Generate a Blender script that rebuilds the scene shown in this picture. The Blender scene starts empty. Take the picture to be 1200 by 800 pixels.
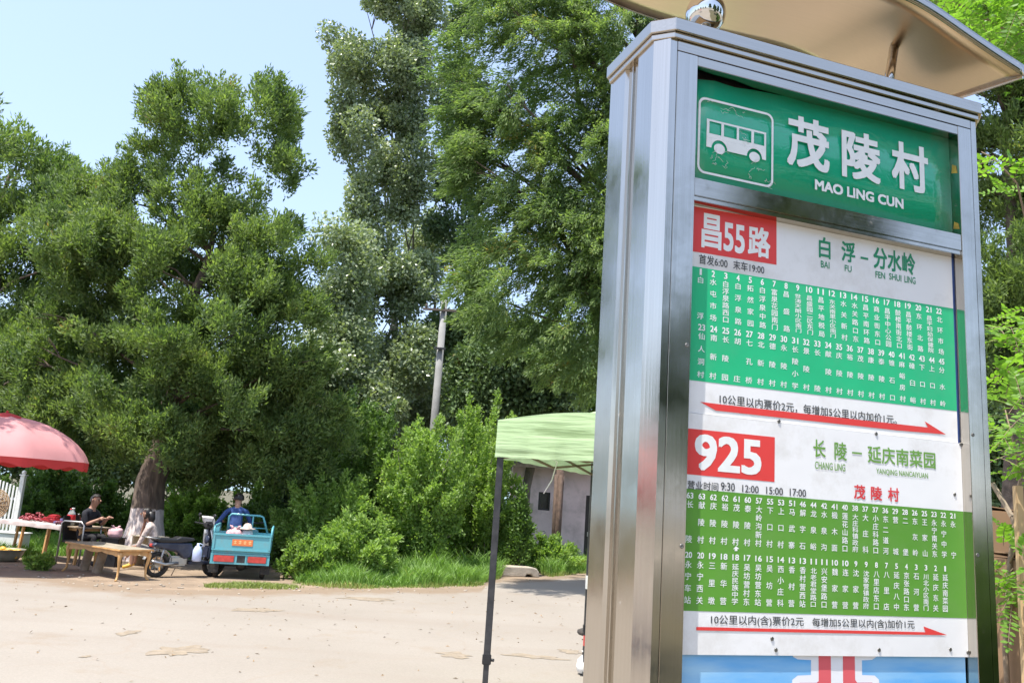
import bpy, bmesh, math, random
import numpy as np
from mathutils import Vector, Matrix
R_ = math.radians
random.seed(7)
rng = np.random.default_rng(11)
scene = bpy.context.scene
col = scene.collection

# ------------------------------------------------------------------ camera, sky, sun, exposure
EYE = 1.70
FPX, PITCH, ROLL = 985.0, R_(11.08), R_(3.86)
cam_d = bpy.data.cameras.new('camera')
cam_d.sensor_width = 36.0
cam_d.lens = 36.0 * FPX / 1200.0
cam_d.clip_start, cam_d.clip_end = 0.05, 6000
cam = bpy.data.objects.new('camera', cam_d)
CAMR = Matrix.Rotation(math.pi / 2 + PITCH, 3, 'X') @ Matrix.Rotation(ROLL, 3, 'Z')
cam.matrix_world = Matrix.Translation((0, 0, EYE)) @ CAMR.to_4x4()
col.objects.link(cam)
scene.camera = cam

SUN_EL = R_(69)
SUN_H = Vector((-0.70, -0.714, 0)).normalized()          # horizontal direction towards the sun
SUN_DIR = (SUN_H * math.cos(SUN_EL) + Vector((0, 0, math.sin(SUN_EL)))).normalized()
world = bpy.data.worlds.new('World')
scene.world = world
world.use_nodes = True
wn = world.node_tree
wn.nodes.clear()
sky = wn.nodes.new('ShaderNodeTexSky')
sky.sky_type = 'NISHITA'
sky.sun_disc = False
sky.sun_elevation = SUN_EL
sky.sun_rotation = math.atan2(SUN_H.x, SUN_H.y)
sky.altitude = 60
sky.air_density = 1.0
sky.dust_density = 2.2
sky.ozone_density = 1.0
bg = wn.nodes.new('ShaderNodeBackground')
bg.inputs['Strength'].default_value = 0.15
wo = wn.nodes.new('ShaderNodeOutputWorld')
hz = wn.nodes.new('ShaderNodeMixRGB')                   # summer haze whitens the blue
hz.inputs['Fac'].default_value = 0.5
hz.inputs['Color2'].default_value = (1.62, 1.98, 2.85, 1)
wn.links.new(sky.outputs[0], hz.inputs['Color1'])
wn.links.new(hz.outputs[0], bg.inputs[0])
wn.links.new(bg.outputs[0], wo.inputs[0])
sun_d = bpy.data.lights.new('sun', 'SUN')
sun_d.energy = 3.0
sun_d.angle = R_(0.55)
sun_d.color = (1.0, 0.95, 0.87)
sun = bpy.data.objects.new('sun', sun_d)
sun.rotation_euler = SUN_DIR.to_track_quat('Z', 'Y').to_euler()
sun.location = SUN_DIR * 60
col.objects.link(sun)
vs = scene.view_settings
vs.view_transform = 'Standard'
vs.look = 'None'
vs.gamma = 1.0
vs.use_curve_mapping = False
vs.exposure = 1.5
scene.cycles.max_bounces = 10
scene.cycles.diffuse_bounces = 6
scene.cycles.transmission_bounces = 8
scene.cycles.transparent_max_bounces = 8
scene.cycles.use_denoising = True

# ------------------------------------------------------------------ helpers: photo geometry to world
def ray(x, y):
    return (CAMR @ Vector((x - 600.0, -(y - 400.0), -FPX))).normalized()
def at(x, y, Y):
    d = ray(x, y)
    return Vector((0, 0, EYE)) + d * (Y / d.y)
def gnd(x, y, z=0.0):
    d = ray(x, y)
    return Vector((0, 0, EYE)) + d * ((z - EYE) / d.z)

# ------------------------------------------------------------------ helpers: materials
def new_mat(name):
    m = bpy.data.materials.new(name)
    m.use_nodes = True
    return m, m.node_tree, m.node_tree.nodes['Principled BSDF']
def mat(name, c, rough=0.6, metal=0.0, var=0.12, scale=6.0, bump=0.0, bscale=40.0, spec=0.5, coat=0.0, dirt=None, dscale=3.0, damt=0.35):
    m, t, b = new_mat(name)
    b.inputs['Roughness'].default_value = rough
    b.inputs['Metallic'].default_value = metal
    b.inputs['Specular IOR Level'].default_value = spec
    b.inputs['Coat Weight'].default_value = coat
    b.inputs['Coat Roughness'].default_value = 0.08
    tc = t.nodes.new('ShaderNodeTexCoord')
    n = t.nodes.new('ShaderNodeTexNoise')
    n.inputs['Scale'].default_value = scale
    n.inputs['Detail'].default_value = 6
    t.links.new(tc.outputs['Object'], n.inputs['Vector'])
    r = t.nodes.new('ShaderNodeValToRGB')
    r.color_ramp.elements[0].position = 0.3
    r.color_ramp.elements[1].position = 0.7
    r.color_ramp.elements[0].color = tuple(v * (1 - var) for v in c[:3]) + (1,)
    r.color_ramp.elements[1].color = tuple(min(1, v * (1 + var)) for v in c[:3]) + (1,)
    t.links.new(n.outputs['Fac'], r.inputs['Fac'])
    out = r.outputs['Color']
    if dirt:
        n2 = t.nodes.new('ShaderNodeTexNoise')
        n2.inputs['Scale'].default_value = dscale
        n2.inputs['Detail'].default_value = 8
        n2.inputs['Roughness'].default_value = 0.7
        t.links.new(tc.outputs['Object'], n2.inputs['Vector'])
        r2 = t.nodes.new('ShaderNodeValToRGB')
        r2.color_ramp.elements[0].position = 0.48
        r2.color_ramp.elements[1].position = 0.75
        r2.color_ramp.elements[0].color = (0, 0, 0, 1)
        r2.color_ramp.elements[1].color = (damt, damt, damt, 1)
        t.links.new(n2.outputs['Fac'], r2.inputs['Fac'])
        mx = t.nodes.new('ShaderNodeMixRGB')
        mx.inputs['Color2'].default_value = tuple(dirt) + (1,)
        t.links.new(r2.outputs['Color'], mx.inputs['Fac'])
        t.links.new(out, mx.inputs['Color1'])
        out = mx.outputs['Color']
    t.links.new(out, b.inputs['Base Color'])
    if bump > 0:
        n3 = t.nodes.new('ShaderNodeTexNoise')
        n3.inputs['Scale'].default_value = bscale
        n3.inputs['Detail'].default_value = 5
        t.links.new(tc.outputs['Object'], n3.inputs['Vector'])
        bp = t.nodes.new('ShaderNodeBump')
        bp.inputs['Strength'].default_value = bump
        bp.inputs['Distance'].default_value = 0.02
        t.links.new(n3.outputs['Fac'], bp.inputs['Height'])
        t.links.new(bp.outputs['Normal'], b.inputs['Normal'])
    return m
def leaf_mat(name, dark, light, odd=(0.16, 0.10, 0.03), oddamt=0.03, rough=0.55, trans=0.3, patch=0.5, spec=0.4):
    """leaves: colour differs from leaf to leaf and from branch to branch"""
    m, t, b = new_mat(name)
    g = t.nodes.new('ShaderNodeNewGeometry')
    tc = t.nodes.new('ShaderNodeTexCoord')
    n = t.nodes.new('ShaderNodeTexNoise')
    n.inputs['Scale'].default_value = patch
    n.inputs['Detail'].default_value = 3
    t.links.new(tc.outputs['Object'], n.inputs['Vector'])
    ad = t.nodes.new('ShaderNodeMath'); ad.operation = 'MULTIPLY_ADD'
    ad.inputs[1].default_value = 0.55
    t.links.new(g.outputs['Random Per Island'], ad.inputs[0])
    ml = t.nodes.new('ShaderNodeMath'); ml.operation = 'MULTIPLY_ADD'
    ml.inputs[1].default_value = 1.3; ml.inputs[2].default_value = -0.42
    t.links.new(n.outputs['Fac'], ml.inputs[0])
    t.links.new(ml.outputs[0], ad.inputs[2])
    r = t.nodes.new('ShaderNodeValToRGB')
    e = r.color_ramp.elements
    e[0].position = 0.0; e[0].color = tuple(dark) + (1,)
    e[1].position = 1.0 - oddamt * 1.2; e[1].color = tuple(light) + (1,)
    x = e.new(1.0); x.color = tuple(odd) + (1,)
    t.links.new(ad.outputs[0], r.inputs['Fac'])
    t.links.new(r.outputs['Color'], b.inputs['Base Color'])
    b.inputs['Roughness'].default_value = rough
    b.inputs['Specular IOR Level'].default_value = spec
    tr = t.nodes.new('ShaderNodeBsdfTranslucent')
    hs = t.nodes.new('ShaderNodeMixRGB'); hs.blend_type = 'MULTIPLY'; hs.inputs['Fac'].default_value = 1
    hs.inputs['Color2'].default_value = (1.5, 1.6, 0.7, 1)
    t.links.new(r.outputs['Color'], hs.inputs['Color1'])
    t.links.new(hs.outputs['Color'], tr.inputs['Color'])
    mx = t.nodes.new('ShaderNodeMixShader'); mx.inputs['Fac'].default_value = trans
    t.links.new(b.outputs[0], mx.inputs[1]); t.links.new(tr.outputs[0], mx.inputs[2])
    t.links.new(mx.outputs[0], t.nodes['Material Output'].inputs['Surface'])
    return m

# ------------------------------------------------------------------ helpers: meshes
def link(name, me, parent=None, loc=None):
    o = bpy.data.objects.new(name, me)
    col.objects.link(o)
    if parent is not None:
        o.parent = parent
    if loc is not None:
        o.location = loc
    return o
def tag(o, label=None, cat=None, group=None, kind=None):
    if label: o['label'] = label
    if cat: o['category'] = cat
    if group: o['group'] = group
    if kind: o['kind'] = kind
    return o
def thing(name, loc, label, cat, group=None, rz=0.0):
    o = bpy.data.objects.new(name, None)
    o.empty_display_size = 0.2
    o.location = loc
    o.rotation_euler = (0, 0, rz)
    col.objects.link(o)
    return tag(o, label, cat, group)
def fast_mesh(name, verts, faces, mats, midx=None, smooth=False):
    """verts (N,3) float array, faces (M,k) int array"""
    me = bpy.data.meshes.new(name)
    v = np.ascontiguousarray(verts, dtype=np.float32)
    f = np.ascontiguousarray(faces, dtype=np.int32)
    k = f.shape[1]
    me.vertices.add(len(v)); me.vertices.foreach_set('co', v.ravel())
    me.loops.add(f.size); me.loops.foreach_set('vertex_index', f.ravel())
    me.polygons.add(len(f)); me.polygons.foreach_set('loop_start', np.arange(0, f.size, k, dtype=np.int32))
    for m in mats: me.materials.append(m)
    if midx is not None: me.polygons.foreach_set('material_index', np.asarray(midx, dtype=np.int32))
    me.polygons.foreach_set('use_smooth', np.full(len(f), bool(smooth)))
    me.update(calc_edges=True)
    return me

class MB:
    """collects shapes, builds ONE mesh object"""
    def __init__(s):
        s.bm = bmesh.new()
    def _fin(s, faces, mi, smooth):
        for f in faces:
            f.material_index = mi
            f.smooth = smooth
    def box(s, c, d, mi=0, rot=None, bev=0.0):
        r = bmesh.ops.create_cube(s.bm, size=1.0)
        vs_ = r['verts']
        M = Matrix.Translation(Vector(c)) @ ((rot.to_4x4() if rot is not None else Matrix.Identity(4)) @ Matrix.Diagonal((d[0], d[1], d[2], 1)))
        bmesh.ops.transform(s.bm, matrix=M, verts=vs_)
        fs = set(f for v in vs_ for f in v.link_faces)
        if bev > 0:
            es = list(set(e for v in vs_ for e in v.link_edges))
            rr = bmesh.ops.bevel(s.bm, geom=es, offset=bev, segments=2, affect='EDGES', clamp_overlap=True)
            fs = [f for f in fs if f.is_valid] + rr['faces']
        s._fin(set(fs), mi, False)
        return s
    def span(s, lo, hi, mi=0, bev=0.0):
        lo, hi = Vector(lo), Vector(hi)
        return s.box((lo + hi) / 2, hi - lo, mi, None, bev)
    def bar(s, a, b, w, h, mi=0, bev=0.0):
        a, b = Vector(a), Vector(b)
        d = b - a
        q = d.to_track_quat('Z', 'Y').to_matrix()
        return s.box((a + b) / 2, (w, h, d.length), mi, q, bev)
    def tube(s, pts, rad, mi=0, n=10, caps=True, smooth=True):
        pts = [Vector(p) for p in pts]
        if not hasattr(rad, '__len__'): rad = [rad] * len(pts)
        rings = []
        up = None
        for i, p in enumerate(pts):
            t = (pts[min(i + 1, len(pts) - 1)] - pts[max(i - 1, 0)]).normalized()
            if up is None:
                up = Vector((0, 0, 1)) if abs(t.z) < 0.9 else Vector((1, 0, 0))
            a = t.cross(up)
            if a.length < 1e-4: a = t.orthogonal()
            a.normalize(); b = a.cross(t).normalized(); up = b
            rings.append([s.bm.verts.new(p + (a * math.cos(2 * math.pi * k / n) + b * math.sin(2 * math.pi * k / n)) * rad[i]) for k in range(n)])
        fs = []
        for r0, r1 in zip(rings, rings[1:]):
            for k in range(n):
                fs.append(s.bm.faces.new((r0[k], r0[(k + 1) % n], r1[(k + 1) % n], r1[k])))
        s._fin(fs, mi, smooth)
        if caps:
            s._fin([s.bm.faces.new(rings[0]), s.bm.faces.new(list(reversed(rings[-1])))], mi, False)
        return s
    def lathe(s, c, prof, mi=0, n=24, axis=None, smooth=True, cap=True):
        """prof: list of (radius, height)"""
        c = Vector(c)
        q = Vector(axis).to_track_quat('Z', 'Y').to_matrix() if axis is not None else Matrix.Identity(3)
        rings = []
        for r, z in prof:
            rings.append([s.bm.verts.new(c + q @ Vector((r * math.cos(2 * math.pi * k / n), r * math.sin(2 * math.pi * k / n), z))) for k in range(n)])
        fs = []
        for r0, r1 in zip(rings, rings[1:]):
            for k in range(n):
                fs.append(s.bm.faces.new((r0[k], r0[(k + 1) % n], r1[(k + 1) % n], r1[k])))
        s._fin(fs, mi, smooth)
        if cap:
            cf = []
            if prof[0][0] > 1e-5: cf.append(s.bm.faces.new(list(reversed(rings[0]))))
            if prof[-1][0] > 1e-5: cf.append(s.bm.faces.new(rings[-1]))
            s._fin(cf, mi, False)
        return s
    def ball(s, c, r, mi=0, seg=16, scale=(1, 1, 1)):
        rr = bmesh.ops.create_uvsphere(s.bm, u_segments=seg, v_segments=max(6, seg // 2), radius=r)
        M = Matrix.Translation(Vector(c)) @ Matrix.Diagonal((scale[0], scale[1], scale[2], 1))
        bmesh.ops.transform(s.bm, matrix=M, verts=rr['verts'])
        s._fin(set(f for v in rr['verts'] for f in v.link_faces), mi, True)
        return s
    def prism(s, poly, vec, mi=0):
        """closed polygon (3D points) extruded along vec"""
        vec = Vector(vec)
        a = [s.bm.verts.new(Vector(p)) for p in poly]
        b = [s.bm.verts.new(Vector(p) + vec) for p in poly]
        n = len(poly)
        fs = [s.bm.faces.new(a), s.bm.faces.new(list(reversed(b)))]
        for k in range(n):
            fs.append(s.bm.faces.new((a[k], b[k], b[(k + 1) % n], a[(k + 1) % n])))
        s._fin(fs, mi, False)
        return s
    def grid(s, rows, mi=0, smooth=True, thick=None):
        """rows of points to a sheet; thick: vector or scalar offset for a second skin"""
        def sheet(rows, flip):
            vv = [[s.bm.verts.new(Vector(p)) for p in r] for r in rows]
            out = []
            for i in range(len(vv) - 1):
                for j in range(len(vv[0]) - 1):
                    q = (vv[i][j], vv[i][j + 1], vv[i + 1][j + 1], vv[i + 1][j])
                    out.append(s.bm.faces.new(tuple(reversed(q)) if flip else q))
            s._fin(out, mi, smooth)
            return vv
        a = sheet(rows, False)
        if thick is not None:
            t = Vector(thick)
            b = sheet([[Vector(p) + t for p in r] for r in rows], True)
            def ring(v): return v[0] + [r[-1] for r in v[1:]] + list(reversed(v[-1]))[1:] + [r[0] for r in reversed(v)][1:-1]
            ra, rb = ring(a), ring(b)
            n = len(ra)
            s._fin([s.bm.faces.new((ra[k], rb[k], rb[(k + 1) % n], ra[(k + 1) % n])) for k in range(n)], mi, False)
        return s
    def add(s, verts, faces, mi=0, smooth=False):
        vv = [s.bm.verts.new(Vector(p)) for p in verts]
        out = []
        for f in faces:
            try: out.append(s.bm.faces.new([vv[k] for k in f]))
            except ValueError: pass
        s._fin(out, mi, smooth)
        return s
    def build(s, name, mats, parent=None, loc=None, normals=True):
        if normals: bmesh.ops.recalc_face_normals(s.bm, faces=s.bm.faces[:])
        me = bpy.data.meshes.new(name)
        s.bm.to_mesh(me); s.bm.free()
        for m in (mats if isinstance(mats, (list, tuple)) else [mats]): me.materials.append(m)
        return link(name, me, parent, loc)
def copy_tree(o, parent=None):
    c = o.copy(); col.objects.link(c)
    if parent is not None: c.parent = parent
    for ch in [x for x in scene.objects if x.parent == o]:
        copy_tree(ch, c)
    return c
# ------------------------------------------------------------------ the setting
M = {}
M['soil'] = mat('soil', (0.10, 0.085, 0.05), 0.95, var=0.4, scale=1.5, bump=0.5, bscale=14, dirt=(0.06, 0.09, 0.025), dscale=0.8, damt=0.8)
M['dirt'] = mat('trodden_dirt', (0.235, 0.175, 0.12), 0.95, var=0.22, scale=2.2, bump=0.5, bscale=25, dirt=(0.12, 0.085, 0.055), dscale=1.3, damt=0.7)
def road_material():
    m, t, b = new_mat('dusty_concrete')
    tc = t.nodes.new('ShaderNodeTexCoord')
    def noise(sc, det, ro=0.5):
        n = t.nodes.new('ShaderNodeTexNoise'); n.inputs['Scale'].default_value = sc
        n.inputs['Detail'].default_value = det; n.inputs['Roughness'].default_value = ro
        t.links.new(tc.outputs['Object'], n.inputs['Vector']); return n
    def ramp(src, p0, c0, p1, c1):
        r = t.nodes.new('ShaderNodeValToRGB')
        r.color_ramp.elements[0].position = p0; r.color_ramp.elements[0].color = tuple(c0) + (1,)
        r.color_ramp.elements[1].position = p1; r.color_ramp.elements[1].color = tuple(c1) + (1,)
        t.links.new(src, r.inputs['Fac']); return r
    def mix(fac, a, bcol, mode='MIX'):
        x = t.nodes.new('ShaderNodeMixRGB'); x.blend_type = mode
        if isinstance(fac, float): x.inputs['Fac'].default_value = fac
        else: t.links.new(fac, x.inputs['Fac'])
        t.links.new(a, x.inputs['Color1'])
        if isinstance(bcol, tuple): x.inputs['Color2'].default_value = bcol + (1,)
        else: t.links.new(bcol, x.inputs['Color2'])
        return x.outputs['Color']
    base = ramp(noise(0.35, 6).outputs['Fac'], 0.3, (0.252, 0.223, 0.187), 0.7, (0.288, 0.259, 0.222)).outputs['Color']
    fine = ramp(noise(60, 4, 0.7).outputs['Fac'], 0.3, (0.86, 0.86, 0.86), 0.7, (1.06, 1.06, 1.06)).outputs['Color']
    c = mix(1.0, base, fine, 'MULTIPLY')
    stain = ramp(noise(0.9, 9, 0.72).outputs['Fac'], 0.56, (0, 0, 0), 0.78, (0.55, 0.55, 0.55)).outputs['Color']
    c = mix(stain, c, (0.21, 0.15, 0.09))
    st2 = ramp(noise(3.2, 8, 0.75).outputs['Fac'], 0.66, (0, 0, 0), 0.8, (0.5, 0.5, 0.5)).outputs['Color']
    c = mix(st2, c, (0.18, 0.135, 0.095))
    # earth washed in from the shoulder
    at_ = t.nodes.new('ShaderNodeAttribute'); at_.attribute_name = 'edge'
    nz = noise(1.6, 8, 0.7)
    sm = t.nodes.new('ShaderNodeMath'); sm.operation = 'MULTIPLY_ADD'; sm.inputs[1].default_value = 0.9
    t.links.new(nz.outputs['Fac'], sm.inputs[0]); t.links.new(at_.outputs['Fac'], sm.inputs[2])
    eg = ramp(sm.outputs[0], 0.72, (0, 0, 0), 1.25, (0.85, 0.85, 0.85)).outputs['Color']
    c = mix(eg, c, (0.205, 0.15, 0.10))
    # long faint tyre sweeps
    mpt = t.nodes.new('ShaderNodeMapping'); mpt.inputs['Rotation'].default_value = (0, 0, 0.35); mpt.inputs['Scale'].default_value = (0.10, 1.5, 1)
    t.links.new(tc.outputs['Object'], mpt.inputs[0])
    nt_ = t.nodes.new('ShaderNodeTexNoise'); nt_.inputs['Scale'].default_value = 1.0; nt_.inputs['Detail'].default_value = 5
    t.links.new(mpt.outputs[0], nt_.inputs['Vector'])
    c = mix(ramp(nt_.outputs['Fac'], 0.52, (0, 0, 0), 0.72, (0.35, 0.35, 0.35)).outputs['Color'], c, (0.225, 0.185, 0.15))
    # cracks
    wv = noise(0.8, 5)
    ad = t.nodes.new('ShaderNodeMixRGB'); ad.blend_type = 'ADD'; ad.inputs['Fac'].default_value = 0.8
    t.links.new(tc.outputs['Object'], ad.inputs['Color1']); t.links.new(wv.outputs['Color'], ad.inputs['Color2'])
    vo = t.nodes.new('ShaderNodeTexVoronoi'); vo.feature = 'DISTANCE_TO_EDGE'; vo.inputs['Scale'].default_value = 0.17
    t.links.new(ad.outputs['Color'], vo.inputs['Vector'])
    cr = ramp(vo.outputs['Distance'], 0.0, (0.2, 0.2, 0.2), 0.004, (0, 0, 0)).outputs['Color']
    c = mix(cr, c, (0.25, 0.19, 0.14))
    t.links.new(c, b.inputs['Base Color'])
    b.inputs['Roughness'].default_value = 0.9
    b.inputs['Specular IOR Level'].default_value = 0.25
    bp = t.nodes.new('ShaderNodeBump'); bp.inputs['Strength'].default_value = 0.25; bp.inputs['Distance'].default_value = 0.01
    t.links.new(noise(45, 6, 0.7).outputs['Fac'], bp.inputs['Height'])
    t.links.new(bp.outputs['Normal'], b.inputs['Normal'])
    return m
M['road'] = road_material()

# ground: one sheet to the horizon
b = MB()
b.grid([[(x, y, 0) for x in (-2500, -60, -20, 0, 20, 60, 2500)] for y in (-2500, -60, -20, 0, 20, 60, 2500)], smooth=False)
tag(b.build('ground', M['soil']), kind='structure')

def wiggle(pts, step, amp, seed):
    """a polyline resampled with uneven, fractal sideways noise"""
    r = random.Random(seed)
    out = []
    ph = [(r.uniform(0, 6.28), r.uniform(0.8, 1.3)) for _ in range(4)]
    s = 0
    for a, c in zip(pts, pts[1:]):
        d = (c - a); L = d.length; n = max(1, int(L / step))
        nrm = Vector((-d.y, d.x, 0)).normalized()
        for k in range(n):
            q = a + d * (k / n)
            o = sum(amp / (i + 1) * math.sin((s + L * k / n) * f * 1.7 ** (i * 1.4) * 1.3 + p) for i, (p, f) in enumerate(ph)) + r.uniform(-1, 1) * amp * 0.35
            out.append(q + nrm * o)
        s += L
    out.append(pts[-1])
    return out
def area(name, line, z, m, back):
    """sheet between a far boundary line and the straight line y = back"""
    b = MB()
    b.grid([[Vector((p.x, back, z)) for p in line], [Vector((p.x, p.y, z)) for p in line]], smooth=False)
    return tag(b.build(name, m), kind='structure')
edge_px = [(0, 668), (60, 676), (135, 688), (210, 692), (300, 692), (400, 691), (500, 690), (560, 689), (578, 680), (640, 677), (690, 673), (760, 667)]
edge = [Vector((-60, 10, 0)), Vector((-22, 15.2, 0))] + [gnd(x, y) for x, y in edge_px] + [Vector((9, 27, 0)), Vector((60, 40, 0))]
road_line = wiggle(edge, 0.16, 0.07, 3)
for i in range(1, len(road_line)):                       # keep the sheet a clean function of x
    if road_line[i].x <= road_line[i - 1].x + 0.01: road_line[i].x = road_line[i - 1].x + 0.01
b = MB()
offs_ = [0, 0.25, 0.6, 1.1, 1.8, 3.0, 80]
b.grid([[Vector((p.x, p.y - o, 0.008)) for p in road_line] for o in offs_], smooth=False)
rd = tag(b.build('road', M['road']), kind='structure')
ea = rd.data.attributes.new('edge', 'FLOAT', 'POINT')
nl = len(road_line)
ev = [1.0, 0.78, 0.52, 0.3, 0.12, 0.0, 0.0]
ea.data.foreach_set('value', np.repeat(np.array(ev, dtype=np.float32), nl))
dl = [Vector(p + (0,)) for p in [(-60, 11), (-22, 17), (-12.5, 17.4), (-10, 17.8), (-8.8, 19.6), (-7, 20.4), (-5.2, 20.0), (-4.2, 18.2), (-3.7, 16.5)]] + [gnd(x, y) + Vector((0, 0.35, 0)) for x, y in [(400, 690), (500, 688), (563, 688), (582, 674), (634, 671), (646, 676), (690, 672), (760, 666)]] + [Vector((9.5, 28.5, 0)), Vector((60, 42, 0))]
dirt_line = wiggle(dl, 0.2, 0.10, 5)
for i in range(1, len(dirt_line)):
    if dirt_line[i].x <= dirt_line[i - 1].x + 0.01: dirt_line[i].x = dirt_line[i - 1].x + 0.01
rx_, ry_ = [p.x for p in road_line], [p.y for p in road_line]
b = MB()
b.grid([[Vector((p.x, float(np.interp(p.x, rx_, ry_)) - 1.5, 0.004)) for p in dirt_line], [Vector((p.x, p.y, 0.004)) for p in dirt_line]], smooth=False)
tag(b.build('dirt_shoulder', M['dirt']), kind='structure')

# worn patches of earth on the open road
M['patch'] = mat('earth_patch', (0.235, 0.19, 0.135), 0.95, var=0.2, scale=9, bump=0.5, bscale=30, dirt=(0.27, 0.23, 0.19), dscale=12, damt=1.0)
rp = random.Random(31)
b = MB()
for x, y, rx, ry in [(210, 763, 0.24, 0.30), (150, 742, 0.10, 0.16), (532, 768, 0.20, 0.16), (627, 770, 0.30, 0.14), (668, 764, 0.16, 0.12), (100, 770, 0.05, 0.05), (300, 715, 0.3, 0.2), (430, 702, 0.5, 0.2)]:
    c = gnd(x, y); n = 26
    ph_ = [rp.uniform(0, 6.28) for _ in range(3)]
    pts = []
    for k in range(n):
        a = 2 * math.pi * k / n
        r = 1 + 0.25 * math.sin(2 * a + ph_[0]) + 0.2 * math.sin(5 * a + ph_[1]) + 0.15 * math.sin(9 * a + ph_[2]) + rp.uniform(-.08, .08)
        pts.append((c.x + rx * r * math.cos(a), c.y + ry * r * math.sin(a), 0.012))
    b.add(pts, [tuple(range(n))])
tag(b.build('earth_patches', M['patch']), kind='structure')
# dark soil under locust and boxes, added out of view to darken steel reflections
rr0 = random.Random(4)
bed = [(1.9 + 0.25 * math.sin(y * 1.3) + rr0.uniform(-.06, .06), y) for y in np.linspace(-16, 9, 60)]
b = MB(); b.grid([[(x, y, 0.013), (x + 1.5, y, 0.013), (22, y, 0.013)] for x, y in bed], smooth=False)
tag(b.build('added_soil', M['soil']), kind='structure')

# far hills
M['hill'] = mat('far_hill', (0.20, 0.27, 0.30), 1.0, var=0.15, scale=0.02)  # bluish base colour stands in for haze over the distance
rows = []
for j, (dist, hh) in enumerate([(520, 0), (640, 0.55), (760, 1.0), (900, 0.0)]):
    row = []
    for i in range(81):
        a = R_(-62 + 124 * i / 80)
        h = 88 + 26 * math.sin(i * 0.35 + 1) + 14 * math.sin(i * 0.9) + 7 * math.sin(i * 2.1)
        row.append((math.sin(a) * dist, math.cos(a) * dist, h * hh * 0.9 - 0.5))
    rows.append(row)
b = MB(); b.grid(rows)
tag(b.build('hills', M['hill']), kind='structure')
# ------------------------------------------------------------------ trees, shrubs, grass
M['bark'] = mat('cypress_bark', (0.13, 0.10, 0.08), 0.95, var=0.4, scale=9, bump=0.9, bscale=30)
M['poplar_bark'] = mat('poplar_bark', (0.16, 0.145, 0.12), 0.9, var=0.4, scale=5, bump=0.6, bscale=20)
def painted_bark():
    """bark with a lime-washed band up to one metre"""
    m, t, b = new_mat('limewashed_bark')
    tc = t.nodes.new('ShaderNodeTexCoord')
    sp = t.nodes.new('ShaderNodeSeparateXYZ')
    t.links.new(tc.outputs['Object'], sp.inputs[0])
    n = t.nodes.new('ShaderNodeTexNoise'); n.inputs['Scale'].default_value = 7; n.inputs['Detail'].default_value = 8
    mp = t.nodes.new('ShaderNodeMapping'); mp.inputs['Scale'].default_value = (1.6, 1.6, 0.35)
    t.links.new(tc.outputs['Object'], mp.inputs[0]); t.links.new(mp.outputs[0], n.inputs['Vector'])
    a = t.nodes.new('ShaderNodeMath'); a.operation = 'MULTIPLY_ADD'; a.inputs[1].default_value = 0.12
    t.links.new(n.outputs['Fac'], a.inputs[0]); t.links.new(sp.outputs['Z'], a.inputs[2])
    r = t.nodes.new('ShaderNodeValToRGB')
    r.color_ramp.elements[0].position = 0.5; r.color_ramp.elements[0].color = (1, 1, 1, 1)
    r.color_ramp.elements[1].position = 0.512; r.color_ramp.elements[1].color = (0, 0, 0, 1)
    dv = t.nodes.new('ShaderNodeMath'); dv.operation = 'MULTIPLY'; dv.inputs[1].default_value = 0.43
    t.links.new(a.outputs[0], dv.inputs[0]); t.links.new(dv.outputs[0], r.inputs['Fac'])
    bk = t.nodes.new('ShaderNodeValToRGB')
    bk.color_ramp.elements[0].position = 0.3; bk.color_ramp.elements[0].color = (0.06, 0.045, 0.035, 1)
    bk.color_ramp.elements[1].position = 0.7; bk.color_ramp.elements[1].color = (0.17, 0.125, 0.095, 1)
    t.links.new(n.outputs['Fac'], bk.inputs['Fac'])
    wl = t.nodes.new('ShaderNodeValToRGB')
    wl.color_ramp.elements[0].position = 0.32; wl.color_ramp.elements[0].color = (0.33, 0.25, 0.22, 1)
    wl.color_ramp.elements[1].position = 0.6; wl.color_ramp.elements[1].color = (0.74, 0.65, 0.61, 1)
    t.links.new(n.outputs['Fac'], wl.inputs['Fac'])
    mx = t.nodes.new('ShaderNodeMixRGB')
    t.links.new(r.outputs['Color'], mx.inputs['Fac']); t.links.new(bk.outputs['Color'], mx.inputs['Color1']); t.links.new(wl.outputs['Color'], mx.inputs['Color2'])
    t.links.new(mx.outputs['Color'], b.inputs['Base Color'])
    b.inputs['Roughness'].default_value = 0.95
    bp = t.nodes.new('ShaderNodeBump'); bp.inputs['Strength'].default_value = 0.8; bp.inputs['Distance'].default_value = 0.04
    t.links.new(n.outputs['Fac'], bp.inputs['Height']); t.links.new(bp.outputs['Normal'], b.inputs['Normal'])
    return m
M['painted_bark'] = painted_bark()
M['cyp_leaf'] = leaf_mat('cypress_leaf', (0.042, 0.092, 0.034), (0.225, 0.305, 0.10), odd=(0.22, 0.17, 0.07), oddamt=0.08, patch=0.75, trans=0.45)
M['cyp_leaf_gold'] = leaf_mat('golden_cypress_leaf', (0.060, 0.120, 0.046), (0.25, 0.335, 0.13), odd=(0.42, 0.25, 0.09), oddamt=0.12, trans=0.5, patch=0.8)
M['poplar_leaf'] = leaf_mat('poplar_leaf', (0.085, 0.13, 0.065), (0.30, 0.36, 0.21), odd=(0.42, 0.46, 0.35), oddamt=0.13, rough=0.34, trans=0.3, patch=0.5, spec=0.6)  # pale odd leaves: glints put into the leaf colour
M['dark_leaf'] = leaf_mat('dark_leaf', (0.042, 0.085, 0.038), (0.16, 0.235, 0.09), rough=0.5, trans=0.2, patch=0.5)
M['shrub_leaf'] = leaf_mat('shrub_leaf', (0.10, 0.185, 0.042), (0.33, 0.47, 0.125), odd=(0.36, 0.38, 0.14), oddamt=0.08, rough=0.45, trans=0.45, patch=1.5)
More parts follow.
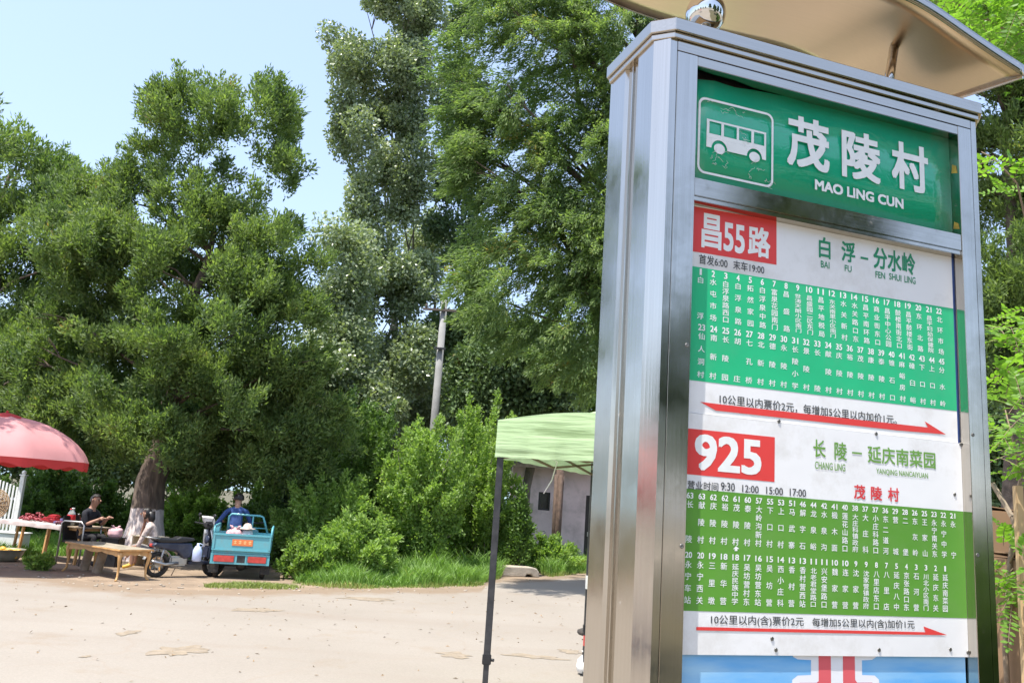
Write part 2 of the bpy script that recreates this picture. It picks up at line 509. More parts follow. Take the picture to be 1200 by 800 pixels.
M['shrub_mid'] = leaf_mat('shrub_mid_leaf', (0.045, 0.10, 0.022), (0.165, 0.275, 0.06), odd=(0.22, 0.19, 0.09), oddamt=0.08, rough=0.5, trans=0.3, patch=1.0)
M['locust_leaf'] = leaf_mat('locust_leaf', (0.085, 0.19, 0.022), (0.22, 0.40, 0.055), odd=(0.30, 0.34, 0.06), oddamt=0.03, rough=0.45, trans=0.45, patch=2.0)
M['grass'] = leaf_mat('grass_blade', (0.075, 0.165, 0.022), (0.23, 0.39, 0.075), odd=(0.33, 0.30, 0.12), oddamt=0.05, rough=0.5, trans=0.35, patch=1.1)

def unit(a):
    return a / np.maximum(np.linalg.norm(a, axis=-1, keepdims=True), 1e-9)
def leaves(c, d, L, W, g=rng, mid=0.45, flat=None):
    """diamond leaves: base c, direction d, length L, width W -> verts, quads"""
    n = len(c)
    d = unit(d)
    rnd = g.normal(size=(n, 3)) if flat is None else flat + g.normal(size=(n, 3)) * 0.45
    s = unit(np.cross(d, rnd))
    nn = np.cross(s, d)
    L = np.broadcast_to(L, (n,))[:, None]; W = np.broadcast_to(W, (n,))[:, None]
    m = c + d * L * mid + nn * L * 0.06
    v = np.empty((n, 4, 3))
    v[:, 0] = c; v[:, 1] = m + s * W / 2; v[:, 2] = c + d * L; v[:, 3] = m - s * W / 2
    return v.reshape(-1, 3), np.arange(4 * n).reshape(n, 4)
def ell(cx, cy, rx, ry, Y, depth=None):
    """an oval of the photo at distance Y -> centre and radii in metres"""
    k = Y / FPX
    return (np.array(at(cx, cy, Y)), np.array([rx * k, (depth if depth else min(rx, ry) * 1.05 * k), ry * k]))
def in_ells(es, n, g, bias=0.45):
    """n points through the volume of several ellipsoids, denser outside; returns points, outward unit, ellipsoid id"""
    vol = np.array([np.prod(r) ** 0.66 for _, r in es]); pr = vol / vol.sum()
    idx = g.choice(len(es), n, p=pr)
    u = unit(g.normal(size=(n, 3)))
    rad = bias + (1 - bias) * g.random(n) ** 0.6
    C_ = np.array([e[0] for e in es])[idx]; R2 = np.array([e[1] for e in es])[idx]
    return C_ + u * R2 * rad[:, None], u, idx
def limb_path(a, b, sag, seed, n=5):
    r = random.Random(seed)
    a, b = Vector(a), Vector(b)
    L = (b - a).length
    out = []
    for i in range(n + 1):
        t = i / n
        p = a.lerp(b, t)
        p.z += sag * math.sin(math.pi * t) * L
        if 0 < i < n:
            p += Vector((r.uniform(-1, 1), r.uniform(-1, 1), r.uniform(-0.6, 0.6))) * L * 0.05
        out.append(p)
    return out
def tree(kind, base, top, r0, ells, m_leaf, m_bark, label, cat, group=None, style='cypress', nclump=150, per=400, rc=(0.35, 0.7), leaf=(0.16, 0.035), seed=1, nlimb=26, lean=None, twigs=1.0, ease=1.0, tmin=0.16):
    """trunk with limbs and a crown of many leaf-sized faces, in branch-sized masses"""
    g = np.random.default_rng(seed)
    base = Vector(base); top = Vector(top)
    root = thing(kind, base, label, cat, group)
    cc, uo, idx = in_ells(ells, nclump, g)
    cc[:, 2] = np.maximum(cc[:, 2], base.z + 0.5)
    axis = np.array(base)
    # masses: each clump a cloud of sprays
    rcl = g.uniform(rc[0], rc[1], nclump)
    cnt = (per * (rcl / np.mean(rc)) ** 2).astype(int)
    ci = np.repeat(np.arange(nclump), cnt)
    n = len(ci)
    u = unit(g.normal(size=(n, 3)))
    rr = g.random(n) ** 0.45
    cen = cc[ci]
    up = np.array([0, 0, 1.0])
    outw = cen - np.array([(base.x + top.x) / 2, (base.y + top.y) / 2, 0])
    outw[:, 2] = 0
    outw = unit(outw)
    Lr = leaf[0] * g.uniform(0.6, 1.35, n); Wr = leaf[1] * g.uniform(0.7, 1.3, n)
    if style == 'cypress':                # upright tufts
        sc = np.array([1.0, 1.0, 0.85])
        # sprays gather on sub-tufts
        nt = 13
        tuft = unit(g.normal(size=(nclump, nt, 3))) * g.uniform(0.35, 1.0, (nclump, nt, 1))
        ti = g.integers(0, nt, n)
        tp = tuft[ci, ti] * rcl[ci][:, None] * sc
        axisd = unit(tuft[ci, ti] * 0.55 + up * 0.85 + outw * 0.35)
        tl = g.random(n)
        spread = (1 - tl * 0.45) * 0.21
        pos = cen + tp + axisd * (tl - 0.4)[:, None] * 0.36 * (rcl[ci] / 0.5)[:, None] + unit(g.normal(size=(n, 3))) * (spread * g.random(n) ** 0.5)[:, None] * (rcl[ci] / 0.45)[:, None]
        d = unit(axisd * 0.7 + (pos - cen - tp) * 2.0 + g.normal(size=(n, 3)) * 0.5)
    elif style == 'droop':                # hanging, feathery sprays
        nt = 8
        tuft = unit(g.normal(size=(nclump, nt, 3))) * g.uniform(0.35, 1.0, (nclump, nt, 1))
        ti = g.integers(0, nt, n)
        tp = tuft[ci, ti] * rcl[ci][:, None]
        axisd = unit(tuft[ci, ti] * 0.55 - up * 0.55 + outw * 0.6)
        tl = g.random(n)
        pos = cen + tp + axisd * (tl - 0.3)[:, None] * 0.65 + unit(g.normal(size=(n, 3))) * (0.17 * (1 - tl * 0.5) * g.random(n) ** 0.5)[:, None]
        d = unit(axisd + (pos - cen - tp) * 0.9 + g.normal(size=(n, 3)) * 0.4)
    else:                                 # broad leaves, all ways
        sc = np.array([1.0, 1.0, 0.9])
        pos = cen + u * sc * (rcl[ci] * rr)[:, None]
        d = unit(u * 0.5 + g.normal(size=(n, 3)) * 0.8 - up * 0.25)
    v, f = leaves(pos - np.array(base), d, Lr, Wr, g)
    link('crown', fast_mesh('crown', v, f, [m_leaf]), root)
    # trunk and limbs
    b = MB()
    H = (top - base)
    npt = 9
    tp_ = []
    rnd = random.Random(seed)
    for i in range(npt + 1):
        t = i / npt
        p = Vector((H.x * t ** ease, H.y * t ** ease, H.z * t)) + Vector((rnd.uniform(-1, 1), rnd.uniform(-1, 1), 0)) * (0.012 * H.length * (0 if i in (0,) else 1)) * min(1, t * 3)
        tp_.append(p)
    rad = [r0 * (1.35 if i == 0 else 1.0) * (1 - 0.9 * (i / npt) ** 0.9) + 0.012 for i in range(npt + 1)]
    b.tube([tp_[0] - Vector((0, 0, 0.1))] + tp_, [r0 * 1.5] + rad, n=14)
    order = g.permutation(nclump)[:nlimb]
    for k, i in enumerate(order):
        e = Vector(cc[i]) - base
        hz = Vector((e.x, e.y)).length
        t = max(tmin, min(0.93, (e.z - hz * 0.55) / max(H.z, 0.1)))
        x = t * npt; i0 = min(int(x), npt - 1)
        s = tp_[i0].lerp(tp_[i0 + 1], x - i0)
        rl = min(r0 * 0.26, 0.02 + 0.012 * (e - s).length) * (1.25 if k < 6 else 0.9)
        path = limb_path(s, e, 0.05, seed * 100 + k)
        b.tube(path, [rl * (1 - 0.8 * q / 5) for q in range(6)], n=6)
        # twigs inside the clump
        for q in range(int(3 * twigs)):
            e2 = e + Vector(unit(g.normal(size=3))) * rcl[i] * 0.9
            b.tube([path[4], path[4].lerp(e2, 0.5) + Vector((0, 0, 0.04)), e2], [rl * 0.35, rl * 0.25, 0.006], n=4, caps=False)
    b.build('trunk', m_bark, root)
    return root

# the great cypress with the lime-washed trunk
Yc = 19.4
E1 = [ell(*e) for e in [(296, 140, 60, 62, Yc), (318, 190, 30, 40, Yc - .4), (205, 152, 46, 56, Yc + .3), (125, 225, 60, 40, Yc + .6), (95, 275, 60, 56, Yc + .5), (250, 225, 78, 46, Yc), (170, 205, 32, 40, Yc + .6),
      (232, 320, 118, 88, Yc, 2.0), (318, 318, 72, 68, Yc - .6), (130, 320, 78, 80, Yc + .4), (342, 405, 48, 78, Yc - .4), (180, 440, 112, 66, Yc, 2.2),
      (300, 480, 78, 66, Yc - .3), (85, 430, 72, 70, Yc + .5), (335, 525, 46, 46, Yc + .2), (255, 395, 95, 70, Yc - 1.2), (95, 500, 78, 42, Yc + .3), (255, 530, 78, 34, Yc + .8), (180, 505, 80, 30, Yc - 1.6), (365, 495, 45, 70, Yc + .3)]]
root = tree('cypress_tree', gnd(165, 656), at(250, 270, Yc), 0.40, E1, M['cyp_leaf'], M['painted_bark'],
     'great dark cypress with a lime-washed trunk behind the motor scooter', 'tree', style='cypress', nclump=430, per=720, rc=(0.30, 0.58), leaf=(0.115, 0.042), seed=4, nlimb=46, ease=2.2, tmin=0.36)
# its neighbour at the left border
Yl = 21.5
E2 = [ell(*e) for e in [(40, 195, 52, 34, Yl), (95, 235, 48, 44, Yl), (8, 262, 62, 40, Yl), (60, 320, 75, 60, Yl), (-40, 230, 60, 60, Yl), (-20, 370, 80, 70, Yl), (45, 430, 70, 66, Yl), (-60, 460, 60, 60, Yl)]]
tree('cypress_tree', gnd(-45, 634), at(10, 200, Yl), 0.3, E2, M['cyp_leaf'], M['bark'],
     'cypress cut by the left border, rising above the red parasol', 'tree', style='cypress', nclump=150, per=600, rc=(0.35, 0.65), leaf=(0.14, 0.046), seed=9, nlimb=30)
# golden-tipped cypress with hanging sprays, behind the sign
Ym = 17.6
E3 = [ell(*e) for e in [(640, 40, 90, 70, Ym), (730, 60, 70, 110, Ym), (575, 25, 34, 62, Ym - .3), (610, 150, 68, 62, Ym), (700, 190, 70, 90, Ym), (560, 165, 36, 58, Ym - .2),
      (598, 262, 58, 52, Ym - .3), (672, 300, 60, 70, Ym), (572, 340, 44, 44, Ym - .5), (640, 385, 60, 40, Ym - .2), (690, 420, 50, 40, Ym), (630, 230, 60, 60, Ym), (690, 260, 60, 60, Ym - .5), (540, 95, 36, 64, Ym), (548, 215, 34, 50, Ym), (600, 330, 60, 50, Ym + .6), (740, 340, 60, 80, Ym), (620, -60, 110, 60, Ym), (760, -80, 90, 70, Ym), (800, 120, 60, 120, Ym), (850, 20, 60, 100, Ym)]]
tree('cypress_tree', gnd(748, 690), at(760, -120, Ym), 0.30, E3, M['cyp_leaf_gold'], M['bark'],
     'golden-tipped cypress with hanging sprays directly left of the bus stop sign', 'tree', style='droop', nclump=430, per=640, rc=(0.30, 0.56), leaf=(0.115, 0.030), seed=12, nlimb=60, tmin=0.34)
# cypress on the right, seen past the sign
Yr = 10.5
E4 = [ell(*e) for e in [(1165, 60, 55, 55, Yr), (1120, 30, 60, 60, Yr + .4), (1205, 150, 50, 60, Yr), (1130, 180, 26, 45, Yr + .5), (1170, 290, 50, 34, Yr), (1152, 235, 26, 40, Yr + .6), (1195, 228, 36, 44, Yr + .3), (1215, 340, 50, 50, Yr), (1160, 420, 40, 50, Yr + .4), (1060, 90, 50, 80, Yr + 1), (1230, 40, 60, 80, Yr), (1000, 150, 60, 100, Yr + 1.5), (1260, 220, 60, 120, Yr)]]
tree('cypress_tree', gnd(1188, 795), at(1175, -60, Yr), 0.16, E4, M['cyp_leaf'], M['bark'],
     'dark cypress with bare limbs and sky gaps right of the sign', 'tree', style='cypress', nclump=210, per=900, rc=(0.2, 0.42), leaf=(0.085, 0.022), seed=17, nlimb=44)
# tall narrow cypress outside the left border: its shade falls in flecks over the parasol
ep = [(np.array([-10.7 + dx, 13.9 + dy, z]), np.array([0.95, 0.95, 1.2])) for dx, dy, z in [(0, 0, 6.0), (0.3, 0.2, 7.4), (-0.2, -0.1, 8.8)]]
tree('cypress_tree', (-11.0, 13.6, 0), (-10.7, 13.9, 9.6), 0.16, ep, M['cyp_leaf'], M['bark'],
     'narrow cypress outside the left border whose shade flecks the parasol', 'tree', style='cypress', nclump=34, per=260, rc=(0.25, 0.5), leaf=(0.13, 0.045), seed=19, nlimb=14, tmin=0.5)
# poplars
Yp = 33.0
E5 = [ell(*e) for e in [(478, 8, 44, 52, Yp), (408, 72, 36, 44, Yp), (405, 330, 30, 50, Yp - 1), (395, 420, 36, 50, Yp - 1), (440, 470, 40, 36, Yp - 1), (452, 100, 62, 62, Yp), (420, 150, 42, 48, Yp), (490, 180, 34, 56, Yp), (452, 215, 42, 44, Yp), (425, 275, 34, 46, Yp), (446, 330, 54, 40, Yp), (425, 400, 44, 50, Yp), (495, 330, 30, 46, Yp + .5), (470, 420, 40, 50, Yp), (470, -60, 30, 50, Yp)]]
tree('poplar_tree', gnd(452, 622), at(476, -60, Yp), 0.26, E5, M['poplar_leaf'], M['poplar_bark'],
     'tall grey-green poplar with glinting leaves, left of the utility pole', 'tree', style='broad', nclump=250, per=420, rc=(0.42, 0.9), leaf=(0.15, 0.115), seed=21, nlimb=40)
Yp2 = 36.0
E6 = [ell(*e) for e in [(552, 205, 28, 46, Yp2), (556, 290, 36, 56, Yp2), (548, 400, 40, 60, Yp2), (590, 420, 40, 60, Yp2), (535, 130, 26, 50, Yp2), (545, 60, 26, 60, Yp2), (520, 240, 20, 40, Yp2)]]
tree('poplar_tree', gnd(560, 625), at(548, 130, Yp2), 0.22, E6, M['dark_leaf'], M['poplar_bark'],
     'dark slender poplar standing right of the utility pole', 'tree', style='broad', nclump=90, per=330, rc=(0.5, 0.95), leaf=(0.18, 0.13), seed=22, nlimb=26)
# darker trees further back, closing the view under the crowns
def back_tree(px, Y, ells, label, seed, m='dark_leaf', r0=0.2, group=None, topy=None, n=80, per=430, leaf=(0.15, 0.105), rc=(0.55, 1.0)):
    es = [ell(*e, Y) for e in ells]
    hz = 592.5 + (px - 600) * 0.0676
    by = hz + EYE * FPX / 0.963 / Y
    return tree('broadleaf_tree', gnd(px, by), at(px + 12, topy if topy else min(e[1] - e[3] * .6 for e in ells), Y), r0, es, M[m], M['poplar_bark'], label, 'tree', group, style='broad', nclump=n, per=per, rc=rc, leaf=leaf, seed=seed, nlimb=22)
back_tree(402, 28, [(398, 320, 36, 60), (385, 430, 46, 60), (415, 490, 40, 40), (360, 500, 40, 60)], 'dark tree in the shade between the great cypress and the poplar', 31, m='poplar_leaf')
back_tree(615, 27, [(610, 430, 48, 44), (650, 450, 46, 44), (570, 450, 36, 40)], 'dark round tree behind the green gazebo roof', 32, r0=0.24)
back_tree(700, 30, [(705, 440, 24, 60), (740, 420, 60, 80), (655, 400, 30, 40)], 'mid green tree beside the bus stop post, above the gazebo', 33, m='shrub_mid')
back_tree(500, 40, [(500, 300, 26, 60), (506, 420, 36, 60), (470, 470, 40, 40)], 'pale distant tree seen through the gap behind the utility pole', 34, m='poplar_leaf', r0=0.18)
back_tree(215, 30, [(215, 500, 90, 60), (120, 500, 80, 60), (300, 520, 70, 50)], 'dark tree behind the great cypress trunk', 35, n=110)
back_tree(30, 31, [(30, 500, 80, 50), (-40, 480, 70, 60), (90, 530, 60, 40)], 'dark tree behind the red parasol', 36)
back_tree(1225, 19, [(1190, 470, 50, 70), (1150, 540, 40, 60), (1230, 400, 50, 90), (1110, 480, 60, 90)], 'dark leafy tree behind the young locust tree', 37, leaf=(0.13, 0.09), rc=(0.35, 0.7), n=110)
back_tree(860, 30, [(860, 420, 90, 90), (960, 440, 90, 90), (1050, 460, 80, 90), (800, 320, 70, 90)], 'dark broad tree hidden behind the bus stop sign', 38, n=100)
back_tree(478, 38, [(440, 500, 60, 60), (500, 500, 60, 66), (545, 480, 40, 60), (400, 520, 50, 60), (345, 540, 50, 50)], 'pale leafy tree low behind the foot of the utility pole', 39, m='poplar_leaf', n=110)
# trees that stand behind the photographer and show only as reflections in the steel
proto = back_tree(860, 26, [(860, 250, 90, 120), (820, 400, 90, 90), (900, 380, 90, 110)], 'leafy tree mirrored in the front of the steel frame', 40, n=90, leaf=(0.26, 0.19), rc=(0.6, 1.1))
proto.location = (9, -11, 0); proto.scale = (0.55, 0.55, 0.55)
for (x, y, s), lb in zip([(16, -8, 0.74), (4, -17, 0.8), (11.5, -5.5, 0.44), (15, -1.5, 0.60), (13, -15, 0.85), (6.0, -3.8, 0.38), (-24, -26, 0.6), (-31, -20, 0.55), (-18, -33, 0.62), (-37, -10, 0.6), (-10, -38, 0.65), (-28, -34, 0.7)], ['leafy tree mirrored in the right hand steel post', 'leafy tree mirrored in the steel above the green header', 'leafy tree mirrored in the left hand stile beside the route tables', 'leafy tree mirrored in the right hand stile beside the route tables', 'tallest leafy tree mirrored in the steel frame', 'small leafy tree mirrored low in the front of the left steel post'] + ['leafy tree of the far row mirrored in the chamfer of the left steel post'] * 6):
    c = copy_tree(proto); c.location = (x, y, 0); c.rotation_euler = (0, 0, x); c.scale = (s, s, s); c['label'] = lb
    if 'far row' in lb: c['group'] = 'far row of trees mirrored in the steel'

for i, (x, y, s) in enumerate([(-34, 44, 0.8), (-25, 50, 0.9), (-17, 47, 0.75), (-9, 52, 0.85), (0, 49, 0.8), (9, 46, 0.75), (19, 50, 0.9), (-42, 38, 0.8), (28, 40, 0.9)]):
    c = copy_tree(proto); c.location = (x, y, 0); c.rotation_euler = (0, 0, 1.7 * i); c.scale = (s, s, s * 0.62)
    c['label'] = 'dim leafy tree in the row closing the view far behind the bushes'; c['group'] = 'far trees behind the bushes'
def shrub(name, cx, base_y, w, h, Y, m, label, cat='shrub', group=None, leaf=(0.10, 0.055), n=40, per=330, rc=(0.2, 0.4), seed=1, depth=None, stems=7):
    """bush: several stems from the ground and leaves through its volume; w,h in photo pixels"""
    g = np.random.default_rng(seed)
    k = Y / FPX
    p0 = gnd(cx, base_y) if base_y else Vector((at(cx, 560, Y).x, Y, 0))
    p0 = Vector((p0.x * Y / p0.y, Y, 0))
    W, Hh = w * k, h * k
    root = thing(name, p0, label, cat, group)
    dp = depth if depth else W * 0.4
    total = n * per
    ns = max(14, int(n * 0.9))
    b = MB()
    P_, D_ = [], []
    wgt = g.uniform(0.5, 1.5, ns); wgt /= wgt.sum()
    for i in range(ns):
        uu = unit(g.normal(size=3)); uu[2] = abs(uu[2]) * 1.0 - 0.12
        ln = g.uniform(0.62, 1.0) if i % 3 else g.uniform(0.85, 1.12)
        tip = np.array([uu[0] * W / 2, uu[1] * dp, Hh * (0.36 + 0.62 * max(uu[2], -0.1))]) * ln
        tip[2] = max(tip[2], 0.15)
        s0 = np.array([g.normal() * W * 0.07, g.normal() * dp * 0.12, 0.0])
        mid = (s0 + tip) / 2 + np.array([0, 0, 0.16 * Hh]) * g.uniform(0.3, 1.0) + g.normal(size=3) * 0.05 * Hh
        mid[:2] = s0[:2] + (tip[:2] - s0[:2]) * g.uniform(0.4, 0.75)
        if i < stems * 3:
            b.tube([Vector(s0) - Vector((0, 0, 0.05)), Vector((s0 * .25 + mid * .5 + tip * .25)), Vector(tip)], [0.022, 0.014, 0.004], n=5)
        q = int(total * wgt[i])
        t = 0.22 + 0.83 * g.random(q) ** 0.8
        pth = (1 - t)[:, None] ** 2 * s0 + (2 * t * (1 - t))[:, None] * mid + (t ** 2)[:, None] * tip
        tang = unit(2 * (1 - t)[:, None] * (mid - s0) + 2 * t[:, None] * (tip - mid))
        # side twigs carry the leaves
        nt = 12
        tw_t = g.random(nt); tw_d = unit(g.normal(size=(nt, 3)))
        k_ = g.integers(0, nt, q)
        rad = (rc[0] + rc[1]) / 2 * (1.15 - 0.75 * np.clip(t, 0, 1)) * g.random(q)
        off = unit(tw_d[k_] + 0.45 * unit(g.normal(size=(q, 3)))) * rad[:, None]
        P_.append(pth + off); D_.append(unit(off * 2.5 + tang * 0.5 + g.normal(size=(q, 3)) * 0.5 + np.array([0, 0, 0.1])))
    pos = np.vstack(P_); d = np.vstack(D_)
    pos[:, 2] = np.maximum(pos[:, 2], 0.02)
    v, f = leaves(pos, d, leaf[0] * g.uniform(0.6, 1.3, len(pos)), leaf[1] * g.uniform(0.7, 1.3, len(pos)), g)
    link('foliage', fast_mesh('foliage', v, f, [m]), root)
    b.build('stem', M['poplar_bark'], root)
    return root
shrub('shrub', 556, 0, 128, 208, 22.8, M['shrub_leaf'], 'tall bright green shrub directly left of the gazebo leg', n=150, per=440, seed=51, leaf=(0.095, 0.05))
shrub('shrub', 497, 0, 115, 190, 20.4, M['shrub_leaf'], 'bright green shrub with a rounded top below the utility pole', n=115, per=420, seed=52, leaf=(0.09, 0.05))
shrub('shrub', 418, 0, 140, 200, 21.6, M['shrub_mid'], 'olive green bush with dry tips between the tricycle and the utility pole', n=130, per=420, seed=53, leaf=(0.09, 0.05))
shrub('shrub', 388, 0, 118, 118, 19.6, M['shrub_leaf'], 'loose bright bush between the weeds and the great cypress', n=90, per=400, seed=67, leaf=(0.09, 0.05))
shrub('shrub', 335, 0, 90, 95, 20.2, M['shrub_mid'], 'mid green bush close beside the right wheel of the tricycle', n=60, per=380, seed=68, leaf=(0.09, 0.05))
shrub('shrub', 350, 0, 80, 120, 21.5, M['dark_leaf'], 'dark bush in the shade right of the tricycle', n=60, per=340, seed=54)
shrub('shrub', 128, 0, 70, 85, 23.8, M['shrub_mid'], 'mid green bush between the seated man and the lime-washed trunk', n=50, per=340, seed=65)
shrub('shrub', 232, 0, 110, 92, 22.5, M['shrub_leaf'], 'sunlit light green bush behind the driver of the tricycle', n=70, per=330, seed=55)
shrub('shrub', 300, 0, 70, 90, 23.0, M['shrub_mid'], 'speckled bush behind the tricycle box', n=46, per=330, seed=56)
shrub('shrub', 70, 0, 120, 92, 23.5, M['shrub_mid'], 'leafy grey-green bush behind the goods table', n=80, per=340, seed=57)
shrub('shrub', -20, 0, 90, 90, 24.5, M['shrub_mid'], 'bush behind the white picket fence', n=50, per=320, seed=58)
shrub('shrub', 430, 0, 100, 78, 18.0, M['shrub_leaf'], 'low mound of bright weeds on the grass verge in front of the bushes', n=60, per=330, seed=59, leaf=(0.10, 0.045))
shrub('shrub', 372, 0, 66, 50, 17.4, M['shrub_leaf'], 'low leafy weeds on the verge beside the tricycle', n=36, per=300, seed=60, leaf=(0.09, 0.045), rc=(0.15, 0.3))
shrub('shrub', 612, 0, 30, 100, 22.2, M['shrub_mid'], 'slim climbing bush beside the house window', n=30, per=330, seed=61)
shrub('shrub', 62, 0, 30, 18, 15.9, M['shrub_leaf'], 'small patch of weeds beside the basin under the goods table', n=24, per=120, seed=62, leaf=(0.09, 0.04), rc=(0.1, 0.18))
shrub('shrub', 648, 0, 90, 40, 24.0, M['shrub_leaf'], 'low grassy bush in front of the house wall', n=40, per=300, seed=63)
shrub('shrub', 1150, 0, 120, 120, 13.5, M['shrub_mid'], 'bush in the shade behind the cardboard boxes', n=60, per=330, seed=64)

hed = shrub('shrub', 1150, 0, 230, 260, 8.0, M['shrub_mid'], 'bush mirrored low in the right hand steel post', n=60, per=330, seed=66)
hed.location = (5.6, 0.6, 0)
for (x, y), lb in zip([(7.2, -1.4), (4.9, 2.2), (6.8, 1.6)], ['bush mirrored in the right hand stile beside the lower route table', 'bush growing just outside the right border beside the sign', 'bush growing outside the right border behind the young locust tree']):
    c = copy_tree(hed); c.location = (x, y, 0); c.rotation_euler = (0, 0, x); c['label'] = lb
# grass and weeds of the verge: nobody could count the blades
def grass_patch(name, n, sampler, hrange, wid, m, seed):
    g = np.random.default_rng(seed)
    xy = sampler(g, n)
    h = g.uniform(hrange[0], hrange[1], n)
    cl = 0.6 + 0.6 * np.sin(xy[:, 0] * 2.1 + 1.3 * np.sin(xy[:, 1] * 1.7)) * np.sin(xy[:, 1] * 2.6 + xy[:, 0])
    h = h * np.clip(cl + 0.4, 0.35, 1.5)
    c = np.column_stack([xy, np.zeros(n)])
    lean = unit(np.column_stack([g.normal(size=n), g.normal(size=n), np.zeros(n)]))
    d1 = unit(np.array([0, 0, 1.0]) + lean * g.uniform(0.1, 0.5, n)[:, None])
    d2 = unit(np.array([0, 0, 0.7]) + lean * g.uniform(0.4, 1.3, n)[:, None])
    s = unit(np.cross(d1, g.normal(size=(n, 3)) * 0.3 + np.array([0, -1.0, 0]))) * (wid * g.uniform(0.6, 1.4, n))[:, None]
    mpt = c + d1 * (h * 0.55)[:, None]; tip = mpt + d2 * (h * 0.5)[:, None]
    v = np.empty((n, 5, 3)); v[:, 0] = c - s; v[:, 1] = c + s; v[:, 2] = mpt + s * 0.7; v[:, 3] = tip; v[:, 4] = mpt - s * 0.7
    f = np.arange(5 * n).reshape(n, 5)
    return tag(link(name, fast_mesh(name, v.reshape(-1, 3), f, [m])), kind='stuff')
exs = np.array([p.x for p in dirt_line]); eys = np.array([p.y for p in dirt_line])
def verge(x0, x1, depth, front=0.0, pw=1.3):
    def f(g, n):
        x = g.uniform(x0, x1, n)
        y = np.interp(x, exs, eys) + front + g.random(n) ** pw * depth + g.normal(size=n) * 0.12
        return np.column_stack([x, y])
    return f
M['grass_dry'] = leaf_mat('dry_grass', (0.10, 0.15, 0.03), (0.30, 0.36, 0.10), odd=(0.42, 0.36, 0.18), oddamt=0.2, trans=0.3)
grass_patch('verge_grass', 60000, verge(-3.9, 4.5, 7.0), (0.12, 0.42), 0.008, M['grass'], 71)
grass_patch('short_grass', 14000, verge(-3.9, 4.5, 0.9, -0.22, 1.0), (0.04, 0.12), 0.006, M['grass_dry'], 72)
grass_patch('left_grass', 26000, verge(-14, -7.2, 8.0, 0.2), (0.10, 0.32), 0.009, M['grass'], 73)
grass_patch('back_grass', 26000, lambda g, n: (lambda x: np.column_stack([x, np.interp(x, exs, eys) + 1.2 + 7 * g.random(n)]))(g.uniform(-9, 8, n)), (0.2, 0.6), 0.014, M['grass'], 74)
def strip(g, n):
    t = g.random(n); a = np.array(gnd(245, 687))[:2]; c = np.array(gnd(345, 689))[:2]
    return a + (c - a) * t[:, None] + g.normal(size=(n, 2)) * np.array([0.05, 0.12])
grass_patch('strip_grass', 2600, strip, (0.03, 0.09), 0.006, M['grass_dry'], 75)
# ------------------------------------------------------------------ the bus stop sign
S = EYE / 1.55                                          # my sign measures are taken at an eye height of 1.55
SD = Vector((0.946084, 0.323923, 0)).normalized()       # along the sign, to the right
SN = Vector((SD.y, -SD.x, 0))                           # out of its face
SP = Vector((0.3344 * S, 1.85 * S, 0))                  # front left corner of its front face
U0, W0 = 0.4815 * S, 0.15 * S
def onsign(x, y, w):
    """photo pixel -> (u, v) on the sign plane lying w behind the frame's face"""
    r = ray(x, y); Q = SP - SN * w
    t = (Q - Vector((0, 0, EYE))).dot(SN) / r.dot(SN)
    p = Vector((0, 0, EYE)) + r * t
    return ((p - SP).dot(SD), p.z)
def L(u, w, z):
    return Vector((u - U0, w - W0, z))
sign = thing('bus_stop_sign', SP + SD * U0 - SN * W0, 'tall stainless steel bus stop sign with green name board and route tables', 'bus stop sign', rz=math.atan2(SD.y, SD.x))

